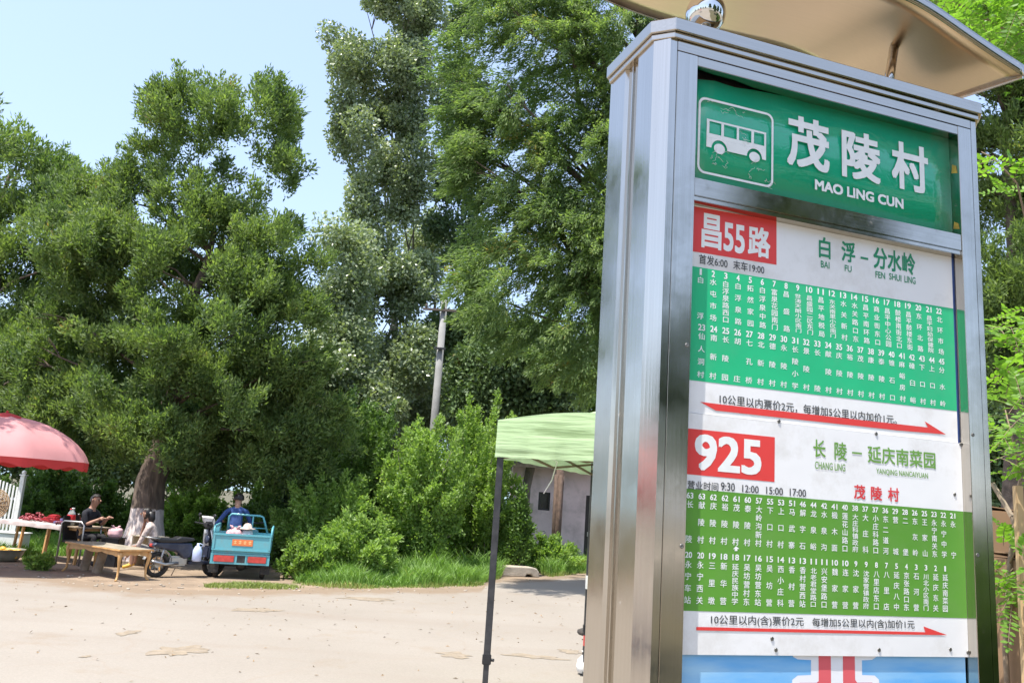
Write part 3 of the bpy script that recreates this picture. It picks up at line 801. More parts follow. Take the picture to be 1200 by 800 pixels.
def steel(name, base, rough, streak=0.12, aniso_z=True, wob=0.06):
    m, t, b = new_mat(name)
    b.inputs['Metallic'].default_value = 1.0
    tc = t.nodes.new('ShaderNodeTexCoord')
    mp = t.nodes.new('ShaderNodeMapping'); mp.inputs['Scale'].default_value = (180, 180, 2.0) if aniso_z else (2, 180, 180)
    t.links.new(tc.outputs['Object'], mp.inputs[0])
    n = t.nodes.new('ShaderNodeTexNoise'); n.inputs['Scale'].default_value = 1.0; n.inputs['Detail'].default_value = 4
    t.links.new(mp.outputs[0], n.inputs['Vector'])
    n2 = t.nodes.new('ShaderNodeTexNoise'); n2.inputs['Scale'].default_value = 9.0; n2.inputs['Detail'].default_value = 8; n2.inputs['Roughness'].default_value = 0.7
    t.links.new(tc.outputs['Object'], n2.inputs['Vector'])
    r = t.nodes.new('ShaderNodeValToRGB')
    r.color_ramp.elements[0].position = 0.35; r.color_ramp.elements[1].position = 0.75
    r.color_ramp.elements[0].color = (rough * 0.8,) * 3 + (1,); r.color_ramp.elements[1].color = (min(1, rough * 1.7),) * 3 + (1,)
    t.links.new(n2.outputs['Fac'], r.inputs['Fac']); t.links.new(r.outputs['Color'], b.inputs['Roughness'])
    # spots of dried paste and grime, no longer mirror-like
    n6 = t.nodes.new('ShaderNodeTexNoise'); n6.inputs['Scale'].default_value = 11; n6.inputs['Detail'].default_value = 9; n6.inputs['Roughness'].default_value = 0.72
    t.links.new(tc.outputs['Object'], n6.inputs['Vector'])
    r6 = t.nodes.new('ShaderNodeValToRGB'); r6.color_ramp.elements[0].position = 0.64; r6.color_ramp.elements[1].position = 0.72
    r6.color_ramp.elements[0].color = (1, 1, 1, 1); r6.color_ramp.elements[1].color = (0.45, 0.45, 0.45, 1)
    t.links.new(n6.outputs['Fac'], r6.inputs['Fac'])
    if wob: t.links.new(r6.outputs['Color'], b.inputs['Metallic'])
    # rain streaks and hand smears dull the polish
    mp5 = t.nodes.new('ShaderNodeMapping'); mp5.inputs['Scale'].default_value = (28, 28, 1.1) if aniso_z else (9, 9, 9)
    t.links.new(tc.outputs['Object'], mp5.inputs[0])
    n5 = t.nodes.new('ShaderNodeTexNoise'); n5.inputs['Scale'].default_value = 1.0; n5.inputs['Detail'].default_value = 7; n5.inputs['Roughness'].default_value = 0.65
    t.links.new(mp5.outputs[0], n5.inputs['Vector'])
    r5 = t.nodes.new('ShaderNodeValToRGB'); r5.color_ramp.elements[0].position = 0.6; r5.color_ramp.elements[1].position = 0.85
    r5.color_ramp.elements[0].color = (0, 0, 0, 1); r5.color_ramp.elements[1].color = (0.16, 0.16, 0.16, 1)
    t.links.new(n5.outputs['Fac'], r5.inputs['Fac'])
    a5 = t.nodes.new('ShaderNodeMath'); a5.operation = 'ADD'
    t.links.new(r.outputs['Color'], a5.inputs[0]); t.links.new(r5.outputs['Color'], a5.inputs[1])
    if wob: t.links.new(a5.outputs[0], b.inputs['Roughness'])
    else:
        for l_ in list(b.inputs['Roughness'].links): t.links.remove(l_)
        b.inputs['Roughness'].default_value = rough
    c = t.nodes.new('ShaderNodeValToRGB')
    c.color_ramp.elements[0].position = 0.3; c.color_ramp.elements[1].position = 0.7
    c.color_ramp.elements[0].color = tuple(v * (1 - streak) for v in base) + (1,); c.color_ramp.elements[1].color = tuple(min(1, v * (1 + streak)) for v in base) + (1,)
    t.links.new(n.outputs['Fac'], c.inputs['Fac']); t.links.new(c.outputs['Color'], b.inputs['Base Color'])
    bp = t.nodes.new('ShaderNodeBump'); bp.inputs['Strength'].default_value = 0.03 if wob else 0.0; bp.inputs['Distance'].default_value = 0.002
    t.links.new(n.outputs['Fac'], bp.inputs['Height'])
    n4 = t.nodes.new('ShaderNodeTexNoise'); n4.inputs['Scale'].default_value = 2.2; n4.inputs['Detail'].default_value = 2
    t.links.new(tc.outputs['Object'], n4.inputs['Vector'])
    bp2 = t.nodes.new('ShaderNodeBump'); bp2.inputs['Strength'].default_value = wob; bp2.inputs['Distance'].default_value = 0.02
    t.links.new(n4.outputs['Fac'], bp2.inputs['Height']); t.links.new(bp.outputs['Normal'], bp2.inputs['Normal'])
    t.links.new(bp2.outputs['Normal'], b.inputs['Normal'])
    return m
M['steel'] = steel('brushed_steel', (0.57, 0.53, 0.47), 0.12, streak=0.05)
M['steel_h'] = steel('brushed_steel_rails', (0.53, 0.485, 0.42), 0.10, streak=0.05, aniso_z=False)
M['chrome'] = mat('chrome', (0.72, 0.71, 0.68), 0.05, 1.0, var=0.03)
M['roof_steel'] = steel('roof_steel', (0.78, 0.62, 0.44), 0.30, streak=0.02, aniso_z=False, wob=0.0)
M['dark_gap'] = mat('dark_gap', (0.012, 0.012, 0.012), 0.8)
VT, VB = 2.684 * S, 0.10 * S                            # top of the posts, bottom
# the two steel side posts, chamfered, with a recessed channel in the side
def post_profile(sgn):
    a = [(0.0, 0.0), (-0.030, 0.030), (-0.030, 0.108), (-0.020, 0.112), (-0.020, 0.141), (-0.0265, 0.142), (-0.0265, 0.145), (-0.020, 0.146), (-0.020, 0.176), (-0.030, 0.180), (-0.030, 0.265), (0.0, 0.295), (0.018, 0.295), (0.018, 0.0)]
    return [(u, w) if sgn < 0 else (0.963 - u, w) for u, w in a]
for sgn in (-1, 1):
    b = MB()
    b.prism([L(u * S, w * S, VB) for u, w in post_profile(sgn)], (0, 0, VT - VB))
    b.build('post', M['steel'], sign)
# door frame: stiles and rails, standing 1 mm back from the post face behind a thin seam
b = MB()
g = 0.0015 * S
def fb(u0, u1, v0, v1, w0, w1, bev=0.0):
    b.span(L(u0 * S, w0 * S, v0 * S), L(u1 * S, w1 * S, v1 * S), 0, bev)
fb(0.0195, 0.0755, 0.62, 2.655, -0.001, 0.075, 0.0012)
fb(0.897, 0.9435, 0.62, 2.655, -0.001, 0.075, 0.0012)
b.build('stile', M['steel'], sign)
for v0, v1, w0 in [(2.630, 2.6545, -0.0005), (0.62, 0.68, -0.0005)]:
    b = MB(); fb(0.0758, 0.8967, v0, v1, w0, 0.075, 0.0012); b.build('rail', M['steel_h'], sign)
b = MB(); fb(0.0758, 0.8967, 2.298, 2.343, 0.0012, 0.075, 0.0015); fb(0.0758, 0.8967, 2.287, 2.2975, 0.004, 0.075, 0.001)
b.build('crossbar', M['steel_h'], sign)
b = MB(); fb(0.0195, 0.9435, 2.657, 2.6835, -0.0008, 0.075, 0.001); b.build('head_rail', M['steel_h'], sign)
b = MB(); fb(0.0195, 0.9435, 0.1, 0.615, 0.0, 0.29, 0.001); b.build('base_panel', M['steel'], sign)
b = MB(); fb(0.0195, 0.9435, 0.616, 2.683, 0.0785, 0.29); b.build('cabinet', M['steel'], sign)
b = MB(); b.span(L(-0.05 * S, -0.02 * S, 0.012), L(1.01 * S, 0.315 * S, 0.10 * S - 0.001), 0, 0.01); b.build('plinth', M['steel'], sign)
# cap plate
cap = [(0.004, -0.016), (-0.042, 0.026), (-0.042, 0.27), (0.0, 0.31), (0.963, 0.31), (1.005, 0.27), (1.005, 0.026), (0.970, -0.016)]
b = MB(); b.prism([L(u * S, w * S, 2.700 * S) for u, w in cap], (0, 0, 0.033 * S))
cap2 = [(0.006, -0.008), (-0.036, 0.030), (-0.036, 0.265), (0.003, 0.303), (0.96, 0.303), (0.999, 0.265), (0.999, 0.030), (0.966, -0.008)]
b.prism([L(u * S, w * S, 2.6845 * S) for u, w in cap2], (0, 0, 0.0150 * S))
c_ = b.build('cap', M['steel_h'], sign)
mod = c_.modifiers.new('bevel', 'BEVEL'); mod.width = 0.002; mod.segments = 2
# balls and stems that carry the roof
for k, (x, y) in enumerate([(828, 18)]):
    pass
def ball_at(u, w, parent):
    b = MB()
    z = 2.733 * S
    b.lathe(L(u * S, w * S, z + 0.0005), [(0.019 * S, 0), (0.019 * S, 0.012 * S), (0.014 * S, 0.016 * S), (0.014 * S, 0.03 * S)], n=24)
    b.ball(L(u * S, w * S, z + 0.064 * S), 0.050 * S, seg=40)
    b.lathe(L(u * S, w * S, z + 0.112 * S), [(0.010 * S, 0), (0.010 * S, 0.09 * S)], n=16)
    return b.build('ball_finial', M['chrome'], parent)
for u, w in [(0.113, 0.030)]:
    ball_at(u, w, sign)
# the wave shaped steel roof
def zroof(u):
    xs = [-0.30, -0.16, 0.0, 0.12, 0.30, 0.48, 0.60, 0.70, 0.78, 0.90, 1.045]
    zs = [2.965, 2.945, 2.920, 2.908, 2.908, 2.920, 2.924, 2.910, 2.882, 2.842, 2.800]
    return float(np.interp(u, xs, zs))
def zs_(u):
    return sum(zroof(u + d) for d in (-0.06, -0.03, 0, 0.03, 0.06)) / 5 if u < 0.98 else zroof(u)
us = np.linspace(-0.26, 1.045, 60)
rows = []
for w in np.linspace(-0.09, 0.36, 10):
    rows.append([L(u * S, w * S, (zs_(u) + (w + 0.09) * 0.17) * S) for u in us])
b = MB(); b.grid(rows, thick=(0, 0, 0.006))
rf = b.build('roof', M['roof_steel'], sign)
for nm, w, ang in [('roof_edge', -0.0925, 0.031), ('roof_edge', 0.3625, 0.018)]:
    b = MB()
    r_ = []
    for dw, dz in [(-0.0, -0.006), (-0.004, 0.006), (0.002, ang), (0.012, ang + 0.003)]:
        r_.append([L(u * S, (w + (dw if w < 0 else -dw)) * S, (zs_(u) + (w + 0.09) * 0.17 + dz) * S) for u in us])
    b.grid(r_, thick=(0, 0.0022 if w < 0 else -0.0022, -0.0006))
    b.build('roof_edge', M['steel_h'], rf)
for u in (-0.262, 1.047):
    b = MB()
    b.bar(L(u * S, -0.085 * S, (zs_(u) + 0.003) * S), L(u * S, 0.355 * S, (zs_(u) + 0.45 * 0.17 + 0.003) * S), 0.006, 0.022)
    b.build('roof_edge', M['steel_h'], rf)
for u in (0.705,):
    b = MB(); z0 = 2.733 * S
    b.lathe(L(u * S, 0.05 * S, z0 + 0.0005), [(0.024 * S, 0), (0.024 * S, 0.010 * S), (0.013 * S, 0.014 * S)], n=20)
    b.tube([L(u * S, 0.05 * S, z0 + 0.005), L((u + 0.075) * S, 0.10 * S, (zs_(u + 0.075) + 0.19 * 0.17) * S)], 0.013 * S, n=16)
    b.build('roof_stem', M['steel'], sign)

# ---- lettering ----
_tc = bpy.data.curves.new('lettering', 'FONT'); _tc.resolution_u = 3
_to = bpy.data.objects.new('lettering', _tc); col.objects.link(_to)
_cache = {}
def glyphs(s, bold):
    k = s
    if k not in _cache:
        _tc.body = s
        dg = bpy.context.evaluated_depsgraph_get(); dg.update()
        me = bpy.data.meshes.new_from_object(_to.evaluated_get(dg))
        v = np.array([x.co[:2] for x in me.vertices]); f = [tuple(p.vertices) for p in me.polygons]
        bpy.data.meshes.remove(me)
        _cache[k] = (v, f)
    return _cache[k]
def put(b, s, u0, u1, v0, v1, w, mi=0, bold=0.012, em=False):
    """letter string s into the box u0..u1, v0..v1; em: keep one CJK sign inside its own square"""
    v, f = glyphs(s, bold)
    if len(v) == 0: return
    if em: lo, hi = np.array([0.0, -0.12]), np.array([1.0, 0.88])
    else: lo, hi = v.min(0), v.max(0)
    q = (v - lo) / np.maximum(hi - lo, 1e-6)
    # heavier strokes: the sign laid down again a hair's breadth aside
    em_ = 1.0 / np.maximum(hi - lo, 1e-6)
    offs = [(0, 0)] if bold < 0.005 else ([(-1, 0), (1, 0), (0, -1), (0, 1)] if bold < 0.02 else [(-1, -1), (1, -1), (1, 1), (-1, 1), (-1, 0), (1, 0), (0, 1), (0, -1)])
    for i, (ox, oy) in enumerate(offs):
        b.add([L(u0 + (u1 - u0) * (x + ox * bold * em_[0]), w + 0.00002 * i, v0 + (v1 - v0) * (y + oy * bold * em_[1])) for x, y in q], f, mi)
def put_px(b, s, tl, br, w, mi=0, bold=0.012, em=False):
    (ua, va), (ub, vb) = onsign(tl[0], tl[1], w), onsign(br[0], br[1], w)
    put(b, s, ua, ub, vb, va, w, mi, bold, em)
def letter_parts(name, items, w, m, parent):
    for it in items:
        b = MB(); put_px(b, it[0], it[1], it[2], w, 0, it[3] if len(it) > 3 else 0.012); b.build(name, m, parent)
def sheet_px(b, pts, w, mi=0):
    b.add([L(*(lambda q: (q[0], w, q[1]))(onsign(x, y, w))) for x, y in pts], [tuple(range(len(pts)))], mi)
def rect(b, u0, u1, v0, v1, w, mi=0, n=1):
    b.add([L(u0, w, v0), L(u1, w, v0), L(u1, w, v1), L(u0, w, v1)], [(0, 1, 2, 3)], mi)

M['vinyl_white'] = mat('white_vinyl', (0.79, 0.79, 0.785), 0.35, var=0.04, scale=3, dirt=(0.42, 0.38, 0.31), dscale=5, damt=0.5, bump=0.05, bscale=14)
M['vinyl_green'] = mat('green_vinyl', (0.022, 0.47, 0.205), 0.35, var=0.06, scale=4, dirt=(0.10, 0.40, 0.22), dscale=7, damt=0.4, bump=0.05, bscale=14)
M['vinyl_leaf'] = mat('leaf_green_vinyl', (0.105, 0.30, 0.035), 0.38, var=0.06, scale=4, dirt=(0.18, 0.32, 0.10), dscale=7, damt=0.35, bump=0.04, bscale=14)
M['vinyl_red'] = mat('red_vinyl', (0.70, 0.055, 0.05), 0.38, var=0.05, scale=4, bump=0.04, bscale=14)
M['ink_green'] = mat('green_ink', (0.015, 0.25, 0.115), 0.4, var=0.05)
M['ink_leaf'] = mat('leaf_green_ink', (0.15, 0.33, 0.06), 0.4, var=0.05)
M['ink_black'] = mat('grey_black_ink', (0.06, 0.065, 0.07), 0.4, var=0.2, scale=60)
M['ink_white'] = mat('white_ink', (0.80, 0.82, 0.80), 0.4, var=0.06, scale=30)
M['ink_red'] = mat('red_ink', (0.66, 0.05, 0.055), 0.4, var=0.05)

REC = 0.030 * S                                          # depth of the boards behind the frame
mm = 0.0005
UL, UR = 0.064 * S, 0.897 * S

# name board
def wrinkled(name, c):
    m = mat(name, c, 0.22, var=0.05, scale=5, coat=0.6)
    t = m.node_tree; b = t.nodes['Principled BSDF']
    tc = t.nodes.new('ShaderNodeTexCoord')
    n1 = t.nodes.new('ShaderNodeTexNoise'); n1.inputs['Scale'].default_value = 5; n1.inputs['Detail'].default_value = 3; n1.inputs['Distortion'].default_value = 1.2
    mp = t.nodes.new('ShaderNodeMapping'); mp.inputs['Scale'].default_value = (0.6, 1, 2.4)
    t.links.new(tc.outputs['Object'], mp.inputs[0]); t.links.new(mp.outputs[0], n1.inputs['Vector'])
    n2 = t.nodes.new('ShaderNodeTexVoronoi'); n2.feature = 'DISTANCE_TO_EDGE'; n2.inputs['Scale'].default_value = 26
    t.links.new(tc.outputs['Object'], n2.inputs['Vector'])
    ra = t.nodes.new('ShaderNodeValToRGB'); ra.color_ramp.elements[1].position = 0.12
    t.links.new(n2.outputs['Distance'], ra.inputs['Fac'])
    b1 = t.nodes.new('ShaderNodeBump'); b1.inputs['Strength'].default_value = 0.22; b1.inputs['Distance'].default_value = 0.02
    t.links.new(n1.outputs['Fac'], b1.inputs['Height'])
    b2 = t.nodes.new('ShaderNodeBump'); b2.inputs['Strength'].default_value = 0.05; b2.inputs['Distance'].default_value = 0.004
    t.links.new(ra.outputs['Color'], b2.inputs['Height']); t.links.new(b1.outputs['Normal'], b2.inputs['Normal'])
    t.links.new(b2.outputs['Normal'], b.inputs['Normal']); t.links.new(b2.outputs['Normal'], b.inputs['Coat Normal'])
    return m
M['board_green'] = wrinkled('green_name_board', (0.010, 0.385, 0.20))
M['tape_yellow'] = mat('yellow_tape', (0.45, 0.32, 0.06), 0.6, var=0.4, scale=50)
b = MB()
b.span(L(0.076 * S, 0.046 * S, 2.3435 * S), L(0.8965 * S, 0.07 * S, 2.6295 * S), 0)
bk = b.build('backing_board', M['dark_gap'], sign)
b = MB()
top_px = [(808, 91), (838, 95), (862, 102), (885, 105), (912, 111), (945, 118), (985, 125), (1040, 141), (1090, 154), (1118, 163)]
top = [onsign(x, y, REC) for x, y in top_px]
top = [(max(0.066 * S, min(u, 0.8965 * S)), v) for u, v in top]
bot = [(u, 2.3435 * S) for u, v in top]
def wav(u): return REC + 0.0016 * math.sin(u * 31) + 0.001 * math.sin(u * 67 + 1)
b.grid([[L(u, wav(u), v) for u, v in bot], [L(u, wav(u), v * 0.5 + 2.3435 * S * 0.5) for u, v in top], [L(u, wav(u) + 0.003, v) for u, v in top]], thick=(0, 0.003, 0))
hb = b.build('name_board', M['board_green'], sign)
HW = REC - 0.0046
letter_parts('lettering', [('茂', (924, 134.5), (971, 202), 0.026), ('陵', (987.5, 151.5), (1031, 215), 0.026), ('村', (1045.5, 165), (1087.5, 227), 0.027),
    ('MAO LING CUN', (955.5, 210.5), (1058.5, 244.5), 0.036)], HW, M['ink_white'], hb)
b = MB()
def q(x, y): return onsign(x, y, HW)
(ua, va), (ub, vb) = q(819, 114.5), q(906, 220.5)
va = (va + q(906, 132)[1]) / 2; vb = (vb + q(817, 202)[1]) / 2
def rrect(u0, u1, v0, v1, r, n=6):
    out = []
    for cx, cy, a0 in [(u1 - r, v1 - r, 0), (u0 + r, v1 - r, 90), (u0 + r, v0 + r, 180), (u1 - r, v0 + r, 270)]:
        for k in range(n + 1):
            a = R_(a0 + 90 * k / n); out.append((cx + r * math.cos(a), cy + r * math.sin(a)))
    return out
t_ = 0.0058 * S
o1, o2 = rrect(ua, ub, vb, va, 0.022), rrect(ua + t_, ub - t_, vb + t_, va - t_, 0.017)
n_ = len(o1)
b.add([L(u, HW, v) for u, v in o1 + o2], [(k, (k + 1) % n_, n_ + (k + 1) % n_, n_ + k) for k in range(n_)])
# the bus: body with window band, wheel arches, two wheels
W_, H_ = ub - ua, va - vb
def bu(x): return ua + W_ * x
def bv(y): return vb + H_ * y
def bb(x0, x1, y0, y1): rect(b, bu(x0), bu(x1), bv(y0), bv(y1), HW)
def arc_patch(cx, x0, x1, y0, y1, rx, ry):
    pts = [(x0, y0)]
    for k in range(13):
        a = math.pi - math.pi * k / 12
        pts.append((cx + rx * math.cos(a), y0 + ry * math.sin(a)))
    pts += [(x1, y0), (x1, y1), (x0, y1)]
    b.add([L(bu(x), HW, bv(y)) for x, y in pts], [tuple(range(len(pts)))])
bb(0.11, 0.90, 0.70, 0.725)
for x0, x1 in [(0.11, 0.145), (0.30, 0.335), (0.505, 0.535), (0.70, 0.735), (0.875, 0.90)]: bb(x0, x1, 0.5405, 0.6995)
bb(0.11, 0.90, 0.485, 0.54)
arc_patch(0.28, 0.175, 0.385, 0.355, 0.4845, 0.103, 0.118); bb(0.11, 0.1745, 0.355, 0.4845)
bb(0.3855, 0.6395, 0.355, 0.4845)
arc_patch(0.745, 0.64, 0.85, 0.355, 0.4845, 0.103, 0.118); bb(0.8505, 0.90, 0.355, 0.4845)
for cx in (0.28, 0.745):
    pts = [(cx + 0.072 * math.cos(2 * math.pi * k / 24), 0.362 + 0.066 * math.sin(2 * math.pi * k / 24)) for k in range(24)]
    b.add([L(bu(x), HW - 0.0003, bv(y)) for x, y in pts], [tuple(range(24))])
b.build('bus_pictogram', M['ink_white'], hb)
# scratches over the pictogram
b = MB(); rs = random.Random(5)
for cx, cy, n, sx, sy in [(0.27, 0.24, 9, 0.13, 0.10), (0.72, 0.22, 7, 0.06, 0.16), (0.35, 0.92, 7, 0.25, 0.05), (0.93, 0.05, 5, 0.06, 0.04), (0.60, 0.62, 5, 0.05, 0.10)]:
    for k in range(n):
        x, y = cx + rs.uniform(-1, 1) * sx, cy + rs.uniform(-1, 1) * sy
        pts = []
        for i in range(6):
            pts.append(L(bu(x), HW - 0.0007, bv(y))); x += rs.uniform(-0.02, 0.04); y += rs.uniform(-0.03, 0.03)
        b.tube(pts, 0.0004, n=4)
b.build('scratches', M['ink_white'], hb)
# torn strips of yellow tape behind the name board and on the right reveal
for x0, y0, x1, y1 in [(820, 82, 832, 87), (848, 88, 858, 92), (869, 93, 882, 98), (888, 100, 900, 104), (838, 87, 844, 90), (908, 105, 920, 108)]:
    (a0, b0), (a1, b1) = onsign(x0, y0, 0.044 * S), onsign(x1, y1, 0.044 * S)
    b = MB(); b.prism([L(a0, 0.0452 * S, b0), L(a1, 0.0452 * S, b0 - 0.002), L(a1 - 0.004, 0.0452 * S, b1 - 0.003), L(a0 + 0.003, 0.0452 * S, b1)], (0, -0.0012, 0)); b.build('tape_scrap', M['tape_yellow'], sign)
for v0, v1 in [(2.360, 2.385), (2.52, 2.55)]:
    b = MB(); b.prism([L(0.8963 * S, 0.006 * S, v0 * S), L(0.8963 * S, 0.024 * S, (v0 + 0.006) * S), L(0.8963 * S, 0.021 * S, v1 * S), L(0.8963 * S, 0.009 * S, (v1 - 0.008) * S)], (-0.0008, 0, 0)); b.build('tape_scrap', M['tape_yellow'], sign)

# a vertical stop list: number above, name below, signs spread between two heights
def stop_row(b, stops, num_uv, first_uv, last_uv, cw, chh, nh, w, mi=0):
    """num_uv etc.: ((u_first_column, v), (u_last_column, v)) centre positions"""
    n = len(stops)
    for i, (no, name) in enumerate(stops):
        t = i / (n - 1)
        def lerp(a): return (a[0][0] + (a[1][0] - a[0][0]) * t, a[0][1] + (a[1][1] - a[0][1]) * t)
        (un, vn), (uf, vf), (ul, vl) = lerp(num_uv), lerp(first_uv), lerp(last_uv)
        wd = cw * (0.42 if len(no) == 1 else 0.92) * (0.5 if no == '1' else 1)
        put(b, no, un - wd / 2, un + wd / 2, vn - nh / 2, vn + nh / 2, w, mi, 0.021)
        k = len(name)
        for j, ch in enumerate(name):
            s = j / (k - 1)
            u, v = uf + (ul - uf) * s, vf + (vl - vf) * s
            hh = min(chh, abs(vf - vl) / (k - 1) * 0.97)
            put(b, ch, u - cw / 2, u + cw / 2, v - hh / 2, v + hh / 2, w, mi, 0.012, True)
def pair(p, q_, w):
    return (onsign(p[0], p[1], w), onsign(q_[0], q_[1], w))

# route table one
w1 = REC
b = MB(); b.span(L(0.0765 * S, w1, 1.787 * S), L(0.891 * S, w1 + 0.006, 2.2865 * S), 0)
tb1 = b.build('route_table', M['vinyl_white'], sign)
tb1['label'] = 'upper route table with a red badge reading 昌55路'
b = MB(); b.span(L(0.8912 * S, w1 + 0.0025, 1.787 * S), L(0.8968 * S, w1 + 0.007, 2.2865 * S), 0)
M['blue_edge'] = mat('blue_edge', (0.03, 0.08, 0.30), 0.4)
b.build('blue_edge_strip', M['blue_edge'], tb1)
w1a, w1b, w1c = w1 - mm, w1 - 2 * mm, w1 - 3 * mm
b = MB()
(ul, vt), (ur, vt2) = onsign(810.6, 311.8, w1), onsign(1117.3, 361.6, w1)
(_, vb1), (_, vb2) = onsign(811.4, 445.6, w1), onsign(1121, 481.5, w1)
b.add([L(0.0765 * S, w1a, vb1), L(0.8905 * S, w1a, vb2), L(0.8905 * S, w1a, vt2), L(0.0765 * S, w1a, vt)], [(0, 1, 2, 3)])
b.build('stop_list_field', M['vinyl_green'], tb1)
b = MB(); sheet_px(b, [(813, 241.7), (910, 258.7), (910, 310.3), (811.5, 294.4)], w1a)
bd = b.build('route_badge', M['vinyl_red'], tb1)
letter_parts('badge_lettering', [('昌', (823.5, 250), (844.5, 292.5), 0.026), ('55', (849, 261), (872, 297), 0.024), ('路', (877.5, 264.5), (902, 302.5), 0.026)], w1b, M['ink_white'], bd)
letter_parts('fare_lettering', [('首发6:00', (819.5, 297.5), (852.5, 314.5), 0.010), ('末车19:00', (859.5, 304.5), (895.6, 321.6), 0.010),
    ('10公里以内票价2元，每增加5公里以内加价1元。', (843.5, 461.3), (1051, 497.5), 0.012)], w1b, M['ink_black'], tb1)
for s, tl, br, bo in [('白', (960, 277.5), (973, 303.5), .022), ('浮', (986.5, 282.5), (1002, 308), .022), ('分水岭', (1023.7, 289), (1072.5, 322.5), .022)]:
    letter_parts('terminus_lettering', [(s, tl, br, bo)], w1b, M['ink_green'], tb1)
b = MB(); (a0, b0), (a1, b1) = onsign(1008.5, 300.5, w1b), onsign(1017.5, 304.8, w1b); rect(b, a0, a1, b1, b0, w1b); b.build('terminus_dash', M['ink_green'], tb1)
for s, tl, br in [('BAI', (962, 305.3), (972, 314.8)), ('FU', (990, 310.3), (998, 319)), ('FEN', (1026, 317.6), (1037.3, 327)), ('SHUI', (1042, 319.8), (1056.3, 329.8)), ('LING', (1060, 322.8), (1073, 333))]:
    letter_parts('terminus_lettering', [(s, tl, br, 0.014)], w1b, M['ink_green'], tb1)
r1 = [('1', '白浮'), ('2', '水屯市场'), ('3', '白浮泉路西口'), ('4', '白浮泉路'), ('5', '拓然家园'), ('6', '白浮泉中路'), ('7', '富泉花园南门'), ('8', '昌盛路'), ('9', '世涛天朗小区南门'), ('10', '昌盛园二区东门'), ('11', '昌平地税局'),
      ('12', '东关南里小区南门'), ('13', '水关新村'), ('14', '水关路口东'), ('15', '昌平南环路'), ('16', '商业街东口'), ('17', '昌平中心公园'), ('18', '鼓楼南街北口'), ('19', '昌平鼓楼东街'), ('20', '东环北路'), ('21', '昌平妇幼保健院'), ('22', '北环市场')]
r2 = [('23', '仙人洞村'), ('24', '南新村'), ('25', '长陵园'), ('26', '胡庄'), ('27', '七孔桥'), ('28', '北新村'), ('29', '德陵村'), ('30', '永陵村'), ('31', '长陵小学'), ('32', '景陵村'), ('33', '长陵'), ('34', '献陵村'), ('35', '庆陵村'), ('36', '裕陵村'),
      ('37', '茂陵村'), ('38', '康陵村'), ('39', '泰陵村'), ('40', '锥石口'), ('41', '麻峪房村'), ('42', '碓臼峪'), ('43', '下口村'), ('44', '上口村'), ('45', '分水岭')]
b = MB()
cw = 0.0195 * S
stop_row(b, r1, pair((821.2, 318.5), (1100.3, 364.5), w1b), pair((821, 328), (1101, 374.5), w1b), pair((820.8, 370), (1103, 412), w1b), cw, 0.0165 * S, 0.0145 * S, w1b)
stop_row(b, r2, pair((822.3, 383.5), (1103.4, 423.4), w1b), pair((822.3, 393.8), (1103.6, 433.5), w1b), pair((821, 438.5), (1105, 472.8), w1b), cw, 0.0165 * S, 0.0145 * S, w1b)
b.build('stop_names', M['ink_white'], tb1)
b = MB()
sheet_px(b, [(820.5, 470.6), (848, 474), (1087.5, 500.6), (1083.5, 493.3), (1108.5, 508.8), (1050, 503.8), (839, 480.8)], w1b)
b.build('fare_arrow', M['vinyl_red'], tb1)

# route table two, its top edge lapping over the first
w2 = REC - 0.004
b = MB(); b.span(L(0.0765 * S, w2, 1.262 * S), L(0.8966 * S, w2 + 0.003, 1.786 * S), 0)
tb2 = b.build('route_table', M['vinyl_white'], sign)
tb2['label'] = 'lower route table with a red badge reading 925'
w2a, w2b = w2 - mm, w2 - 2 * mm
b = MB()
(_, v1) = onsign(804, 572, w2); (_, v1b) = onsign(1129, 599, w2); (_, v2) = onsign(799.4, 715, w2); (_, v2b) = onsign(1136, 724, w2)
b.add([L(0.0765 * S, w2a, v2), L(0.8962 * S, w2a, v2b), L(0.8962 * S, w2a, v1b), L(0.0765 * S, w2a, v1)], [(0, 1, 2, 3)])
b.build('stop_list_field', M['vinyl_leaf'], tb2)
b = MB(); sheet_px(b, [(806, 501.6), (908, 512), (907.6, 564.4), (804.6, 555.2)], w2a)
bd = b.build('route_badge', M['vinyl_red'], tb2)
b = MB(); put_px(b, '925', (816, 509), (890.8, 555.5), w2b, 0, 0.026)
b.build('badge_lettering', M['ink_white'], bd)
letter_parts('fare_lettering', [('营业时间', (806, 562.5), (841.6, 575.3), 0.01)], w2b, M['ink_black'], tb2)
for s, tl, br in [('9:30', (845, 564.6), (861, 575.5)), ('12:00', (870, 567.8), (889, 577.8)), ('15:00', (898, 570), (917.5, 580)), ('17:00', (925.6, 572), (944.6, 582))]:
    letter_parts('fare_lettering', [(s, tl, br, 0.014)], w2b, M['ink_black'], tb2)
letter_parts('fare_lettering', [('10公里以内(含)票价2元', (833.4, 719.8), (941.8, 734.8), 0.01), ('每增加5公里以内(含)加价1元', (952, 723.4), (1071.8, 737.6), 0.01)], w2b, M['ink_black'], tb2)
letter_parts('terminus_lettering', [('长', (953.3, 514.5), (967.5, 536), 0.018), ('陵', (978, 517.4), (992.3, 539.4), 0.018), ('延庆南菜园', (1016.8, 521.6), (1096.3, 549.2), 0.018),
    ('CHANG LING', (955, 540.3), (990.6, 552), 0.012), ('YANQING NANCAIYUAN', (1027, 548.4), (1087.6, 561.4), 0.012)], w2b, M['ink_leaf'], tb2)
b = MB()
(a0, b0), (a1, b1) = onsign(998.5, 529, w2b), onsign(1010, 532.2, w2b); rect(b, a0, a1, b1, b0, w2b)
b.build('terminus_dash', M['ink_leaf'], tb2)
